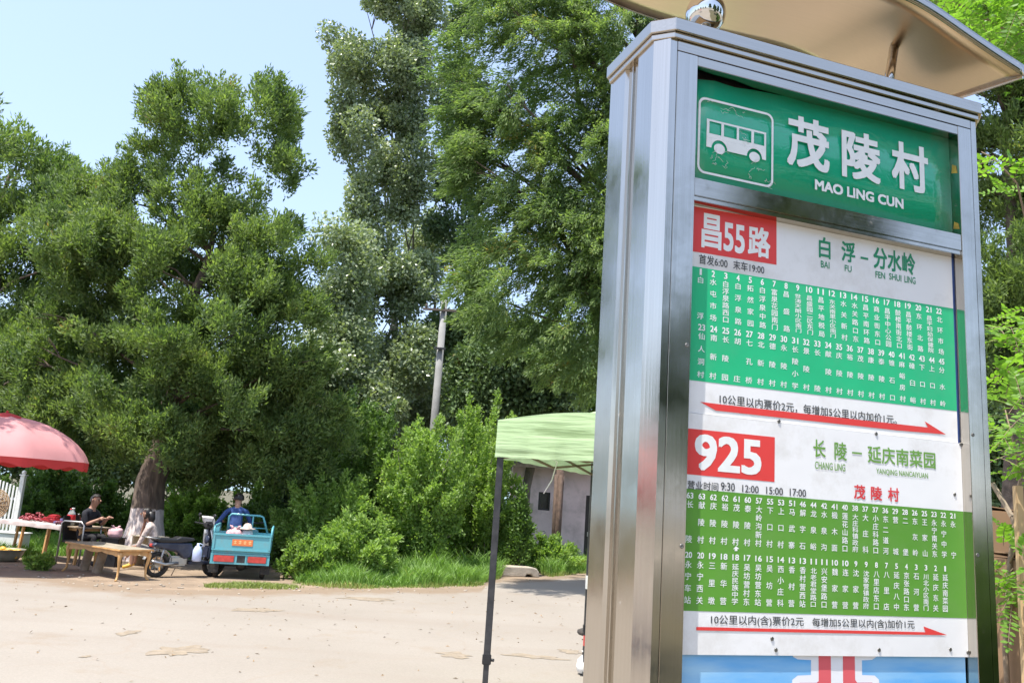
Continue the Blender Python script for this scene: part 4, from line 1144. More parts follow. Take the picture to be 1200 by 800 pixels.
for s, tl, br in [('茂', (1001, 567.6), (1014, 584.6)), ('陵', (1020.8, 569.6), (1033.6, 586)), ('村', (1040.8, 571), (1053.6, 587.4))]: letter_parts('stop_name_lettering', [(s, tl, br, 0.022)], w2b, M['ink_red'], tb2)
q1 = [('63', '长陵'), ('63', '献陵村'), ('62', '庆陵村'), ('62', '裕陵村'), ('61', '茂陵村'), ('60', '泰陵村'), ('57', '大岭沟新村'), ('55', '下口村'), ('53', '上口村'), ('51', '马武寨'), ('46', '解字石'), ('44', '龙泉峪'), ('42', '水泉沟'), ('41', '椴木面'), ('40', '莲花山路口'),
      ('38', '大庄科镇政府'), ('37', '大庄科'), ('37', '小庄科路口'), ('36', '东二道河'), ('29', '营城'), ('28', '二堡'), ('26', '东灰岭'), ('25', '王家山'), ('23', '永宁南关东'), ('22', '永宁中学'), ('21', '永宁')]
q2 = [('20', '永宁车站'), ('20', '永宁西关'), ('19', '三里墩'), ('18', '新华营'), ('18', '延庆民族中学'), ('17', '吴坊营村东'), ('16', '吴坊营东站'), ('15', '吴坊营'), ('14', '西小庄科'), ('13', '香村营'), ('13', '香村营西站'), ('11', '北老君堂路口'), ('11', '兴安堡路口'), ('10', '魏家营'),
      ('10', '连家营'), ('9', '沈家营'), ('9', '沈家营镇政府'), ('8', '八里店东口'), ('7', '八里店'), ('5', '延庆八中'), ('4', '京张路口东'), ('3', '石河营'), ('3', '川北小区南门'), ('2', '延庆东关'), ('1', '延庆南菜园')]
b = MB()
cw = 0.0180 * S
stop_row(b, q1, pair((808.6, 580.2), (1116.4, 604), w2b), pair((808.6, 590.5), (1116.8, 614), w2b), pair((807, 631), (1117.6, 650), w2b), cw, 0.0170 * S, 0.0125 * S, w2b)
stop_row(b, q2, pair((807, 649.6), (1107.6, 666), w2b), pair((806.6, 660.8), (1107.8, 676.4), w2b), pair((805.6, 702.4), (1107.8, 712.6), w2b), cw, 0.0170 * S, 0.0125 * S, w2b)
sheet_px(b, [(859, 643), (862.6, 639.5), (866.5, 642.8), (864.2, 642.8), (864.2, 645.2), (861, 645.2), (861, 642.8)], w2b)
b.build('stop_names', M['ink_white'], tb2)
b = MB(); sheet_px(b, [(816, 734), (1084.4, 740.2), (1082.2, 733.4), (1110, 743.6), (1050, 742.8), (816, 738)], w2b)
b.build('fare_arrow', M['vinyl_red'], tb2)
# rivets
M['rivet'] = mat('rivet_metal', (0.25, 0.24, 0.22), 0.35, 0.9)
for x, y in [(913, 493.5), (1027, 508), (1126, 520.5), (905, 748), (909.5, 761), (1030.5, 761), (1114, 760.5), (1134.5, 764), (1119, 579)]:
    u, v = onsign(x, y, w2b)
    b = MB(); b.lathe(L(u, w2 - 0.0001, v), [(0.0052, 0), (0.0050, 0.0012), (0.0030, 0.0022), (0.0028, 0.001)], axis=(0, -1, 0), n=12); b.build('rivet', M['rivet'], tb2)
for x, y in [(1131, 508.2), (809, 405), (807, 640), (1145, 650)]:
    u, v = onsign(x, y, 0)
    u = 0.908 * S if x > 1000 else 0.066 * S
    b = MB(); b.lathe(L(u, -0.0012 * S, v), [(0.0058, 0), (0.0050, 0.0014), (0.0022, 0.0016), (0.0020, 0.0004)], axis=(0, -1, 0), n=12); b.build('screw', M['rivet'], sign)

# blue poster at the bottom, its top tucked under the second table
M['poster_blue'] = None
m, t, bs = new_mat('sky_poster')
tc = t.nodes.new('ShaderNodeTexCoord'); mp = t.nodes.new('ShaderNodeMapping'); mp.inputs['Scale'].default_value = (2.5, 1, 14)
t.links.new(tc.outputs['Object'], mp.inputs[0])
n = t.nodes.new('ShaderNodeTexNoise'); n.inputs['Scale'].default_value = 1.6; n.inputs['Detail'].default_value = 6
t.links.new(mp.outputs[0], n.inputs['Vector'])
r = t.nodes.new('ShaderNodeValToRGB'); r.color_ramp.elements[0].position = 0.35; r.color_ramp.elements[0].color = (0.13, 0.41, 0.78, 1)
r.color_ramp.elements[1].position = 0.72; r.color_ramp.elements[1].color = (0.36, 0.60, 0.80, 1)
t.links.new(n.outputs['Fac'], r.inputs['Fac']); t.links.new(r.outputs['Color'], bs.inputs['Base Color']); bs.inputs['Roughness'].default_value = 0.35
M['poster_blue'] = m
w3 = REC + 0.003
b = MB(); b.span(L(0.0765 * S, w3, 0.684 * S), L(0.892 * S, w3 + 0.004, 1.268 * S), 0)
ps = b.build('sky_poster', M['poster_blue'], sign)
w3a, w3b = w3 - mm, w3 - 2 * mm
def mirror_poly(b, uc, pts, w, mi=0):
    b.add([L(uc + x * S, w, y * S) for x, y in pts], [tuple(range(len(pts)))], mi)
(uc, _) = onsign(980, 785, w3)
(ux, _) = onsign(1022, 795, w3); ex = (ux - uc) / S
M['poster_white'] = mat('poster_white', (0.78, 0.79, 0.82), 0.4, var=0.03)
b = MB(); v0 = 1.262
k_ = 0.0026                                         # one photo pixel on the poster
def P(x, y): return ((x - 980) * ex / 42.0, v0 - (y - 768.6) * k_)
mirror_poly(b, uc, [P(*p) for p in [(928, 764), (931, 770), (936, 772), (951, 772.5), (951, 785), (936, 785.5), (930, 789), (929, 800), (931, 830), (1030, 830), (1031, 800), (1030, 789), (1025, 785.5), (1010, 785), (1010, 772.5), (1022, 772), (1028, 769), (1029, 764)]], w3a)
b.build('character_outline', M['poster_white'], ps)
b = MB()
mirror_poly(b, uc, [P(*p) for p in [(959.5, 764), (973.5, 764), (973.5, 794), (971, 797.5), (967, 798.5), (941, 798.5), (938, 791.5), (957, 791.5), (959.5, 790)]], w3b)
mirror_poly(b, uc, [P(*p) for p in [(987.5, 764), (1001.5, 764), (1001.5, 789), (1004, 791.5), (1022, 791.5), (1021.5, 798.5), (994, 798.5), (990, 797.5), (987.5, 794)]], w3b)
b.build('character', mat('poster_red', (0.70, 0.12, 0.14), 0.4, var=0.05), ps)
b = MB(); mirror_poly(b, uc, [P(*p) for p in [(976, 803), (980, 797.5), (984, 803), (984, 816), (976, 816)]], w3b)
b.build('poster_mark', M['blue_edge'], ps)
bpy.data.objects.remove(_to)
# ------------------------------------------------------------------ small things
k9 = EYE / 1.55
def G(x, y, z=0.0): return gnd(x, y, z)
M['wood'] = mat('honey_wood', (0.52, 0.30, 0.115), 0.5, var=0.25, scale=9, bump=0.1)
M['wood_dull'] = mat('weathered_wood', (0.30, 0.235, 0.165), 0.85, var=0.3, scale=8, bump=0.3)
M['black_paint'] = mat('black_paint', (0.030, 0.031, 0.034), 0.45, var=0.3, scale=12, dirt=(0.12, 0.11, 0.10), dscale=6, damt=0.3)
M['black_plastic'] = mat('black_plastic', (0.018, 0.018, 0.02), 0.4, var=0.2)
M['rubber'] = mat('rubber', (0.022, 0.021, 0.020), 0.85, var=0.4, scale=20, dirt=(0.16, 0.13, 0.10), dscale=9, damt=0.5)
M['metal'] = mat('dull_metal', (0.45, 0.45, 0.44), 0.38, 0.9, var=0.15)
M['white_paint'] = mat('white_paint', (0.76, 0.76, 0.74), 0.5, var=0.07, scale=5, dirt=(0.40, 0.36, 0.30), dscale=4, damt=0.4)
M['cream'] = mat('cream_paint', (0.62, 0.55, 0.42), 0.6, var=0.12, dirt=(0.30, 0.24, 0.16), dscale=5, damt=0.5)
M['skin'] = mat('skin', (0.36, 0.20, 0.135), 0.55, var=0.08)
M['hair'] = mat('dark_hair', (0.014, 0.011, 0.010), 0.45, var=0.3, scale=40)
M['card'] = mat('cardboard', (0.27, 0.165, 0.09), 0.9, var=0.1, scale=5, dirt=(0.22, 0.14, 0.08), dscale=3, damt=0.4)
M['straw'] = mat('straw_weave', (0.36, 0.25, 0.14), 0.85, var=0.4, scale=60)
def fabric(name, c, trans=0.3):
    m = mat(name, c, 0.8, var=0.06, scale=3, bump=0.1, bscale=8)
    t = m.node_tree; b = t.nodes['Principled BSDF']
    tr = t.nodes.new('ShaderNodeBsdfTranslucent'); tr.inputs['Color'].default_value = tuple(c) + (1,)
    mx = t.nodes.new('ShaderNodeMixShader'); mx.inputs['Fac'].default_value = trans
    t.links.new(b.outputs[0], mx.inputs[1]); t.links.new(tr.outputs[0], mx.inputs[2])
    t.links.new(mx.outputs[0], t.nodes['Material Output'].inputs['Surface'])
    return m

# ---- green pop-up gazebo: front edge comes nearer to the right, one leg in full view
Yt = 7.13
fa = at(583.5, 536, Yt); leg0 = Vector((at(578, 660, Yt).x, Yt, 0))
ed = Vector((0.93, -0.36, 0)).normalized(); bk_ = Vector((0.36, 0.93, 0)).normalized()
rearp = G(684.5, 792)
bd_ = (rearp - leg0); DEP = bd_.length; bk_ = bd_.normalized()
WID = 1.5
gz = thing('gazebo', leg0, 'pop-up gazebo with a lime green roof and black legs, left of the bus stop sign', 'gazebo')
zv, ze = fa.z, at(582, 492, Yt).z
M['lime'] = fabric('lime_canvas', (0.50, 0.66, 0.38), 0.38)
_t = M['lime'].node_tree; _b = _t.nodes['Principled BSDF']      # weather streaks and long creases along the cloth
_tc2 = _t.nodes.new('ShaderNodeTexCoord'); _mp = _t.nodes.new('ShaderNodeMapping'); _mp.inputs['Scale'].default_value = (1.2, 1.2, 16)
_t.links.new(_tc2.outputs['Object'], _mp.inputs[0])
_n = _t.nodes.new('ShaderNodeTexNoise'); _n.inputs['Scale'].default_value = 1.5; _n.inputs['Detail'].default_value = 7
_t.links.new(_mp.outputs[0], _n.inputs['Vector'])
_r = _t.nodes.new('ShaderNodeValToRGB'); _r.color_ramp.elements[0].position = 0.36; _r.color_ramp.elements[0].color = (0.24, 0.33, 0.17, 1)
_r.color_ramp.elements[1].position = 0.5; _r.color_ramp.elements[1].color = (0.50, 0.66, 0.38, 1)
_t.links.new(_n.outputs['Fac'], _r.inputs['Fac']); _t.links.new(_r.outputs['Color'], _b.inputs['Base Color'])
_bp = _t.nodes.new('ShaderNodeBump'); _bp.inputs['Strength'].default_value = 0.5; _bp.inputs['Distance'].default_value = 0.03
_t.links.new(_n.outputs['Fac'], _bp.inputs['Height']); _t.links.new(_bp.outputs['Normal'], _b.inputs['Normal'])
def gp(a, c, z): return ed * a + bk_ * c + Vector((0, 0, z))
b = MB()
o = 0.03
cr = [(-o, -o), (WID + o, -o), (WID + o, DEP + o), (-o, DEP + o)]
zp = ze + 0.36
for i in range(4):                                    # four sagging roof panels
    (a0, c0), (a1, c1) = cr[i], cr[(i + 1) % 4]
    rows = []
    for s in np.linspace(0, 1, 9):
        row = []
        for t in np.linspace(0, 1, 13):
            a, c = a0 + (a1 - a0) * t, c0 + (c1 - c0) * t
            am, cm = WID / 2, DEP / 2
            z = ze + (zp - ze) * s ** 1.7 + (0.0 if s > 0 else 0)
            z -= 0.05 * math.sin(math.pi * t) * (1 - s) * (-1.6)   # the eave rises a little between the legs
            row.append(gp(a + (am - a) * s, c + (cm - c) * s, z))
        rows.append(row)
    b.grid(rows, 0)
rf_ = b.build('roof', M['lime'], gz)
b = MB()
for i in range(4):
    (a0, c0), (a1, c1) = cr[i], cr[(i + 1) % 4]
    out = gp((a0 + a1) / 2, (c0 + c1) / 2, 0) - gp(WID / 2, DEP / 2, 0); out.normalize()
    rows = []
    for s in np.linspace(0, 1, 6):
        row = []
        for t in np.linspace(0, 1, 41):
            rip = 0.010 * math.sin(t * 26 + i) * s + 0.006 * math.sin(t * 61) * s
            zt = ze + 0.08 * math.sin(math.pi * t)
            row.append(gp(a0 + (a1 - a0) * t, c0 + (c1 - c0) * t, zt + (zv - zt) * s + 0.004 * math.sin(t * 40) * s) + out * (0.004 + rip + 0.012 * s))
        rows.append(row)
    b.grid(rows, 0)
b.build('valance', M['lime'], gz)
for (a, c) in [(0, 0), (WID, 0), (WID, DEP), (0, DEP)]:
    b = MB()
    b.box(gp(a, c, (zv + 0.06 + 0.45) / 2), (0.056, 0.056, zv + 0.06 - 0.45), 0, None, 0.004)
    b.box(gp(a, c, 0.2345), (0.045, 0.045, 0.443), 0, None, 0.003)
    b.box(gp(a, c, 0.006), (0.09, 0.09, 0.012), 0)
    lg = b.build('leg', M['black_paint'], gz)
    b = MB()
    b.box(gp(a, c, 0.485), (0.072, 0.072, 0.075), 0, None, 0.006)
    b.tube([gp(a, c, 0.485) + ed * 0.03, gp(a, c, 0.485) + ed * 0.062], 0.012, n=10)
    b.build('leg_clamp', M['black_plastic'], lg)
b = MB()
b.box(gp(0, DEP, 0.96) - ed * 0.001, (0.058, 0.058, 0.14), 0)
b.build('white_sleeve', M['white_paint'], gz)
b = MB()                                              # scissor bars under the roof
for (p, q_) in [((0, 0), (WID, 0)), ((WID, 0), (WID, DEP)), ((WID, DEP), (0, DEP)), ((0, DEP), (0, 0))]:
    A_, B_ = Vector(p), Vector(q_); mid = (A_ + B_) / 2
    for s, e, z0, z1 in [(A_, mid, zv + 0.12, zv + 0.0), (A_, mid, zv - 0.0, zv + 0.14), (mid, B_, zv + 0.14, zv + 0.0), (mid, B_, zv + 0.0, zv + 0.12)]:
        b.bar(gp(s.x, s.y, z0), gp(e.x, e.y, z1), 0.012, 0.022)
for a, c in [(0, 0), (WID, 0), (WID, DEP), (0, DEP)]:
    b.bar(gp(a, c, zv + 0.1), gp(WID / 2, DEP / 2, zp - 0.12), 0.012, 0.022)
b.build('scissor_frame', mat('bronze_bars', (0.16, 0.11, 0.06), 0.5, 0.3), gz)
b = MB()
r0 = at(653, 541, Yt + 0.6) - leg0; r1 = at(637, 578, Yt + 0.6) - leg0
b.tube([r0 + Vector((-0.08, 0, 0.05)), r0, r0.lerp(r1, 0.5) + Vector((0.015, 0, -0.02)), r1], 0.006, n=6)
b.build('tie_cord', M['white_paint'], gz)

# ---- stool with a black round seat half hidden by the sign, at the rear gazebo leg
sp = G(694, 789)
st = thing('stool', sp, 'black round-topped stool half hidden behind the steel post', 'stool')
b = MB(); zs = at(684, 738, sp.y).z
b.lathe((0, 0, zs - 0.035), [(0.0, -0.01), (0.17, -0.008), (0.185, 0.01), (0.182, 0.032), (0.15, 0.046), (0.0, 0.05)], n=28)
b.build('seat', M['rubber'], st)
for k in range(4):
    a = R_(45 + 90 * k)
    b = MB(); b.tube([(0.12 * math.cos(a), 0.12 * math.sin(a), zs - 0.045), (0.15 * math.cos(a), 0.15 * math.sin(a), 0.0)], 0.013, n=8)
    b.build('leg', M['black_paint'], st)
b = MB()
n_ = 20
pts = []
for i, (r, z) in enumerate([(0.02, 0.0), (0.075, 0.02), (0.09, 0.08), (0.075, 0.15), (0.03, 0.19), (0.015, 0.21), (0.04, 0.235)]):
    pts.append((r, z))
b.lathe((0, 0, 0), pts, n=14)
bg_ = b.build('plastic_bag', mat('white_bag', (0.74, 0.73, 0.70), 0.4, var=0.1), None, Vector((sp.x - 0.10, sp.y - 0.12, 0.012)))
tag(bg_, 'small tied white plastic bag on the ground below the black stool', 'bag')
b = MB(); b.box(gp(0, DEP, 0.36) - ed * 0.001, (0.050, 0.050, 0.11), 0, None, 0.004)
b.build('red_tape', mat('red_tape', (0.55, 0.08, 0.07), 0.5), gz)

# ---- red parasol over the goods table
pa = at(8, 487, 15.3)
pb = Vector((pa.x, pa.y, 0))
par = thing('parasol', pb, 'faded red parasol over the goods table at the left border', 'parasol')
rim = at(99, 542, 15.3)
PR, zr, za = rim.x - pa.x, rim.z, pa.z
M['parasol'] = fabric('red_canvas', (0.62, 0.29, 0.29), 0.30)
M['parasol_red'] = fabric('red_valance', (0.55, 0.05, 0.05), 0.30)
b = MB()
rows = []
for i in range(11):
    s = i / 10
    row = []
    for j in range(65):
        a = 2 * math.pi * j / 64
        ph = (a / (2 * math.pi) * 8) % 1
        sag = 1 - 0.06 * math.sin(math.pi * ph) * s
        r = PR * math.sin(s * math.pi / 2 * 0.86) / math.sin(math.pi / 2 * 0.86) * sag
        z = zr + (za - zr) * (math.cos(s * math.pi / 2 * 0.86) - math.cos(math.pi / 2 * 0.86)) / (1 - math.cos(math.pi / 2 * 0.86)) - 0.09 * math.sin(math.pi * ph) * s * (1 - s) * 2
        row.append((r * math.cos(a), r * math.sin(a), z))
    rows.append(row)
b.grid(rows)
b.build('canopy', M['parasol'], par)
b = MB(); rows = []
for s in np.linspace(0, 1, 4):
    row = []
    for j in range(129):
        a = 2 * math.pi * j / 128
        ph = (a / (2 * math.pi) * 8) % 1
        sag = 1 - 0.06 * math.sin(math.pi * ph)
        sc = 0.16 * (0.8 + 0.2 * math.cos(ph * 2 * math.pi * 2))
        row.append(((PR * sag - 0.01 * s + 0.008 * math.sin(a * 40) * s) * math.cos(a), (PR * sag - 0.01 * s) * math.sin(a), zr - sc * s - 0.002))
    rows.append(row)
b.grid(rows); b.build('valance', M['parasol_red'], par)
b = MB(); b.lathe((0, 0, 0), [(0.33, za - 0.045), (0.2, za + 0.015), (0.05, za + 0.05), (0.0, za + 0.06)], n=32, cap=False)
b.lathe((0, 0, 0), [(0.02, za + 0.055), (0.025, za + 0.08), (0.0, za + 0.1)], n=12); b.build('top_cap', M['parasol_red'], par)
b = MB(); b.tube([(0, 0, 0), (0, 0, za - 0.01)], 0.021, n=12); b.lathe((0, 0, 0), [(0.24, 0), (0.25, 0.03), (0.22, 0.09), (0.05, 0.11), (0.04, 0.25)], n=24)
b.build('pole', M['white_paint'], par)
for j in range(8):
    a = 2 * math.pi * j / 8
    b = MB(); pts = []
    for i in range(7):
        s = i / 6; r = PR * math.sin(s * math.pi / 2 * 0.86) / math.sin(math.pi / 2 * 0.86) * 0.99
        z = zr + (za - zr) * (math.cos(s * math.pi / 2 * 0.86) - math.cos(math.pi / 2 * 0.86)) / (1 - math.cos(math.pi / 2 * 0.86)) - 0.018
        pts.append((r * math.cos(a), r * math.sin(a), z))
    b.tube(pts, 0.006, n=5)
    b.bar((0.02 * math.cos(a), 0.02 * math.sin(a), zr + 0.1), pts[3], 0.008, 0.008)
    b.build('rib', M['metal'], par)

for (x, y), lb in zip([(-7.0, -6.0), (-10.5, 7.6)], ['red parasol mirrored in the chamfer of the steel post', 'red parasol mirrored in the side of the steel post']):
    c = copy_tree(par); c.location = (x, y, 0); c['label'] = lb

# ---- white picket gate with finial post
fp0 = G(17, 640); Yf = 20.3
p1 = at(28, 557, Yf); base1 = Vector((p1.x, Yf, 0))
fen = thing('picket_fence', base1, 'white picket fence panel with arched top and a ball-topped post', 'fence')
hp = p1.z
b = MB(); b.box((0, 0, hp / 2), (0.10, 0.10, hp), 0, None, 0.006); b.box((0, 0, hp + 0.012), (0.14, 0.14, 0.03), 0); b.ball((0, 0, hp + 0.07), 0.055)
b.box((0, 0, 0.09), (0.32, 0.32, 0.18), 0, None, 0.01)
b.build('post', M['white_paint'], fen)
b = MB()
np_ = 22
for i in range(np_):
    x = -0.10 - i * 0.085
    t = (i + 1) / np_
    h = hp - 0.30 + 0.26 * math.sin(min(1, t * 1.6) * math.pi / 2)
    b.box((x, 0, h / 2 + 0.06), (0.045, 0.022, h - 0.12), 0, None, 0.003)
b.build('pickets', M['white_paint'], fen)
for z in (0.35, hp - 0.55):
    b = MB(); b.box((-0.06 - np_ * 0.0425, 0.026, z), (np_ * 0.085 - 0.02, 0.028, 0.06), 0, None, 0.003); b.build('rail', M['white_paint'], fen)
wb = G(10, 641)
b = MB(); b.box((0, 0, 0.19), (0.75, 0.35, 0.38), 0, None, 0.02); b.box((0, 0, 0.395), (0.80, 0.40, 0.03), 0, None, 0.008)
tag(b.build('storage_box', M['white_paint'], None, Vector((-10.9, 19.4, 0))), 'low white box on the grass in front of the picket fence', 'box')

# ---- goods table
t0 = G(47, 657)
tb = thing('goods_table', t0, 'long wooden market table laid with red bags, packs and bottles', 'table')
td = Vector((0.86, -0.42, 0)).normalized(); tn = Vector((-td.y, td.x, 0))
zt = 0.80
A = at(57, 617, t0.y).z
zt = 0.5 * (zt + A)
def tp(a, c, z): return td * a + tn * c + Vector((0, 0, z))
rotT = Matrix.Rotation(math.atan2(td.y, td.x), 3, 'Z')
b = MB(); b.box(tp(-0.15, 0.33, zt - 0.012), (2.5, 0.74, 0.025), 0, rotT, 0.004); b.build('tabletop', M['wood_dull'], tb)
b = MB(); b.box(tp(-0.15, 0.33, zt - 0.055), (2.3, 0.62, 0.05), 0, rotT); b.build('apron', M['wood'], tb)
for a, c in [(0.02, 0.02), (-0.75, 0.02), (0.02, 0.62), (-0.75, 0.62), (0.95, 0.04), (0.95, 0.62), (-1.32, 0.3)]:
    b = MB(); b.bar(tp(a, c, 0), tp(a + 0.05, c, zt - 0.08), 0.045, 0.045); b.build('leg', M['wood'], tb)
M['cloth_grey'] = mat('table_cloth', (0.46, 0.40, 0.38), 0.85, var=0.12)
b = MB()
rows = []
for c, z in [(-0.052, zt - 0.09), (-0.05, zt - 0.02), (-0.04, zt + 0.005), (0.33, zt + 0.006), (0.70, zt + 0.005)]:
    rows.append([tp(a, c + (0.008 * math.sin(a * 14) if z < zt else 0), z + 0.004 * math.sin(a * 9 + c * 7)) for a in np.linspace(-1.41, 0.5, 40)])
b.grid(rows, thick=(0, 0, -0.003))
cl = b.build('tablecloth', M['cloth_grey'], None, t0)
tag(cl, 'greyish cloth spread over the goods table', 'tablecloth')
def on_table(a, c, z=0.012): return t0 + tp(a, c, zt + z)
M['red_pack'] = mat('red_pack', (0.42, 0.03, 0.04), 0.3, var=0.5, scale=30)
M['dark_red'] = mat('dark_red_fruit', (0.22, 0.02, 0.03), 0.35, var=0.5, scale=26)
M['blue_pack'] = mat('blue_grey_pack', (0.16, 0.15, 0.30), 0.4, var=0.4, scale=25)
def crumpled(b, r, h, seed, ears=True):
    g_ = np.random.default_rng(seed)
    rr_ = bmesh.ops.create_uvsphere(b.bm, u_segments=22, v_segments=14, radius=1.0)
    ph = g_.uniform(0, 6.28, 8); fr = g_.uniform(2, 7, 8)
    for v in rr_['verts']:
        c = v.co; w = sum(math.sin(fr[i] * (c.x, c.y, c.z)[i % 3] * 1.6 + ph[i]) for i in range(8)) / 8
        k = 1 + 0.30 * w
        z = max(c.z, -0.72)
        v.co = Vector((c.x * r * k, c.y * r * 0.8 * k, (z + 0.72) * h / 1.72 * (1 + 0.15 * w)))
    b._fin(set(f for v in rr_['verts'] for f in v.link_faces), 0, True)
    if ears:
        for sx in (-1, 1): b.tube([(sx * r * 0.25, 0, h * 0.93), (sx * r * 0.42, 0.01, h * 1.10), (sx * r * 0.62, -0.01, h * 1.16)], [r * 0.16, r * 0.13, r * 0.04], n=7)
    return b
def heap(name, a, c, rx, ry, h, m, seed, label, cat, n=46, r=0.032):
    rr = random.Random(seed); b = MB()
    for i in range(n):
        u = math.sqrt(rr.random()); th = rr.uniform(0, 6.28)
        x, y = u * math.cos(th) * rx, u * math.sin(th) * ry
        z = h * (1 - u * u) * rr.random() + r * 0.75
        b.ball((x, y, z), r * rr.uniform(0.7, 1.2), seg=8, scale=(1, 1, 0.85))
    tag(b.build(name, m, None, on_table(a, c)), label, cat)
heap('fruit_heap', -0.62, 0.25, 0.24, 0.2, 0.14, M['dark_red'], 1, 'heap of dark red fruit at the left end of the goods table', 'fruit')
heap('fruit_heap', -1.0, 0.3, 0.16, 0.2, 0.12, M['dark_red'], 2, 'dark red fruit heap on the goods table, cut by the photo border', 'fruit')
rr = random.Random(8)
for i, (a, c, z) in enumerate([(-0.20, 0.2, 0), (-0.06, 0.26, 0.005), (-0.13, 0.24, 0.07)]):
    b = MB(); b.box((0, 0, 0.04), (0.27, 0.2, 0.08), 0, Matrix.Rotation(0.3 + i * 0.7, 3, 'Z') @ Matrix.Rotation(R_(9 - 12 * (i == 2)), 3, 'Y'), 0.03)
    tag(b.build('red_bag', M['red_pack'], None, on_table(a, c, 0.02 + z)), ['flat red bag, left one of the bottom pair on the goods table', 'flat red bag, right one of the bottom pair on the goods table', 'red bag lying on top of the two other red bags'][i], 'bag', 'red bags on the goods table')
for i, (a, c, z) in enumerate([(0.20, 0.14, 0), (0.36, 0.18, 0), (0.27, 0.2, 0.055)]):
    b = MB(); b.box((0, 0, 0.025), (0.2, 0.15, 0.05), 0, Matrix.Rotation(0.2 + i, 3, 'Z'), 0.006)
    tag(b.build('blue_packet', M['blue_pack'], None, on_table(a, c, 0.013 + z)), ['blue grey packet nearest the red bags on the goods table', 'blue grey packet nearest the dark jar on the goods table', 'topmost blue grey packet on the goods table'][i], 'packet', 'blue grey packets on the goods table')
M['glass_clear'] = mat('clear_plastic', (0.55, 0.6, 0.58), 0.15, var=0.1); M['label_red'] = mat('red_label', (0.65, 0.03, 0.04), 0.4)
M['brown_liquid'] = mat('brown_jar', (0.08, 0.025, 0.015), 0.2)
M['glass_clear'].node_tree.nodes['Principled BSDF'].inputs['Transmission Weight'].default_value = 0.6
def bottle(a, c, h, r, mb, ml, label, capm):
    root = thing('bottle', on_table(a, c), label, 'bottle', 'bottles on the goods table')
    b = MB(); b.lathe((0, 0, 0), [(r * 0.9, 0), (r, 0.01), (r, h * 0.62), (r * 0.8, h * 0.72), (r * 0.36, h * 0.86), (r * 0.36, h * 0.93)], n=18); b.build('body', mb, root)
    b = MB(); b.lathe((0, 0, 0), [(r * 1.02, h * 0.3), (r * 1.03, h * 0.31), (r * 1.03, h * 0.60), (r * 1.02, h * 0.61)], n=18, cap=False); b.build('label_band', ml, root)
    b = MB(); b.lathe((0, 0, 0), [(r * 0.45, h * 0.932), (r * 0.45, h)], n=14); b.build('bottle_cap', capm, root)
bottle(0.02, 0.5, 0.30, 0.055, M['glass_clear'], M['label_red'], 'clear bottle with a red label and cap behind the red bags', M['label_red'])
bottle(0.47, 0.35, 0.22, 0.05, M['brown_liquid'], M['dark_red'], 'short dark brown jar on the goods table', M['metal'])
bottle(0.60, 0.10, 0.34, 0.065, M['glass_clear'], M['label_red'], 'large clear bottle with a red label at the right end of the goods table', M['white_paint'])
b = MB()
for i in range(7): b.ball((rr.uniform(-.14, .14), rr.uniform(-.07, .07), 0.03), 0.035, seg=8)
tag(b.build('fruit_heap', mat('plum', (0.16, 0.04, 0.07), 0.4, var=0.4, scale=30), None, on_table(0.44, 0.05)), 'few dull plums at the front edge of the goods table', 'fruit')

# ---- round rattan chair back at the left border
rc_ = G(-20, 649)
ch = thing('rattan_chair', rc_, 'round-backed rattan chair cut by the left border', 'chair')
b = MB(); zc = 1.02
for r in np.linspace(0.05, 0.33, 9): b.lathe((0, 0, zc), [(r - 0.01, -0.012), (r + 0.012, -0.014), (r + 0.012, 0.014), (r - 0.01, 0.012), (r - 0.01, -0.012)], axis=(0.15, -1, 0.15), n=36, cap=False)
for k in range(18):
    a = 2 * math.pi * k / 18
    b.tube([(0, 0, zc), (0.33 * math.cos(a), 0, zc + 0.33 * math.sin(a))], 0.008, n=5)
b.build('backrest', M['straw'], ch)
b = MB(); b.lathe((0, -0.3, 0.42), [(0.28, 0), (0.3, 0.02), (0.28, 0.05), (0.0, 0.05)], n=28); b.build('seat', M['straw'], ch)
for x, y in [(0.2, -0.1), (-0.2, -0.1), (0.2, -0.5), (-0.2, -0.5)]:
    b = MB(); b.tube([(x, y, 0), (x * 0.9, y, 0.43)], 0.02, n=8)
    if y > -0.2: b.tube([(x * 0.9, y, 0.43), (x * 0.8, 0.0, zc - 0.22)], 0.018, n=8)
    b.build('leg', M['straw'], ch)
b = MB(); b.box((0, -0.62, 0.30), (0.5, 0.05, 0.42), 0, Matrix.Rotation(0.1, 3, 'X'), 0.02); b.box((0, -0.36, 0.493), (0.5, 0.5, 0.03), 0, None, 0.012)
tag(b.build('blanket', mat('maroon_blanket', (0.20, 0.03, 0.04), 0.9, var=0.3, scale=20), None, rc_), 'dark red blanket hanging over the rattan chair seat', 'blanket')

# ---- basin with yellow fruit
bs_ = G(3, 657)
ba = thing('basin', bs_, 'round grey-green basin on the ground under the goods table', 'basin')
b = MB(); b.lathe((0, 0, 0), [(0.20, 0), (0.27, 0.04), (0.33, 0.13), (0.36, 0.22), (0.38, 0.225), (0.38, 0.235), (0.345, 0.23), (0.31, 0.13), (0.25, 0.05), (0.0, 0.04)], n=36)
b.build('bowl', mat('grey_basin', (0.20, 0.20, 0.15), 0.5, var=0.3), ba)
b = MB(); rr = random.Random(2)
for i in range(26):
    a = rr.uniform(0, 6.28); r = 0.26 * math.sqrt(rr.random())
    b.ball((r * math.cos(a), r * math.sin(a), 0.10 + 0.12 * rr.random()), 0.055, seg=10, scale=(1.25, 0.9, 0.9))
tag(b.build('fruit_heap', mat('yellow_fruit', (0.62, 0.36, 0.05), 0.45, var=0.3, scale=8), None, bs_), 'yellow fruit filling the grey basin', 'fruit')

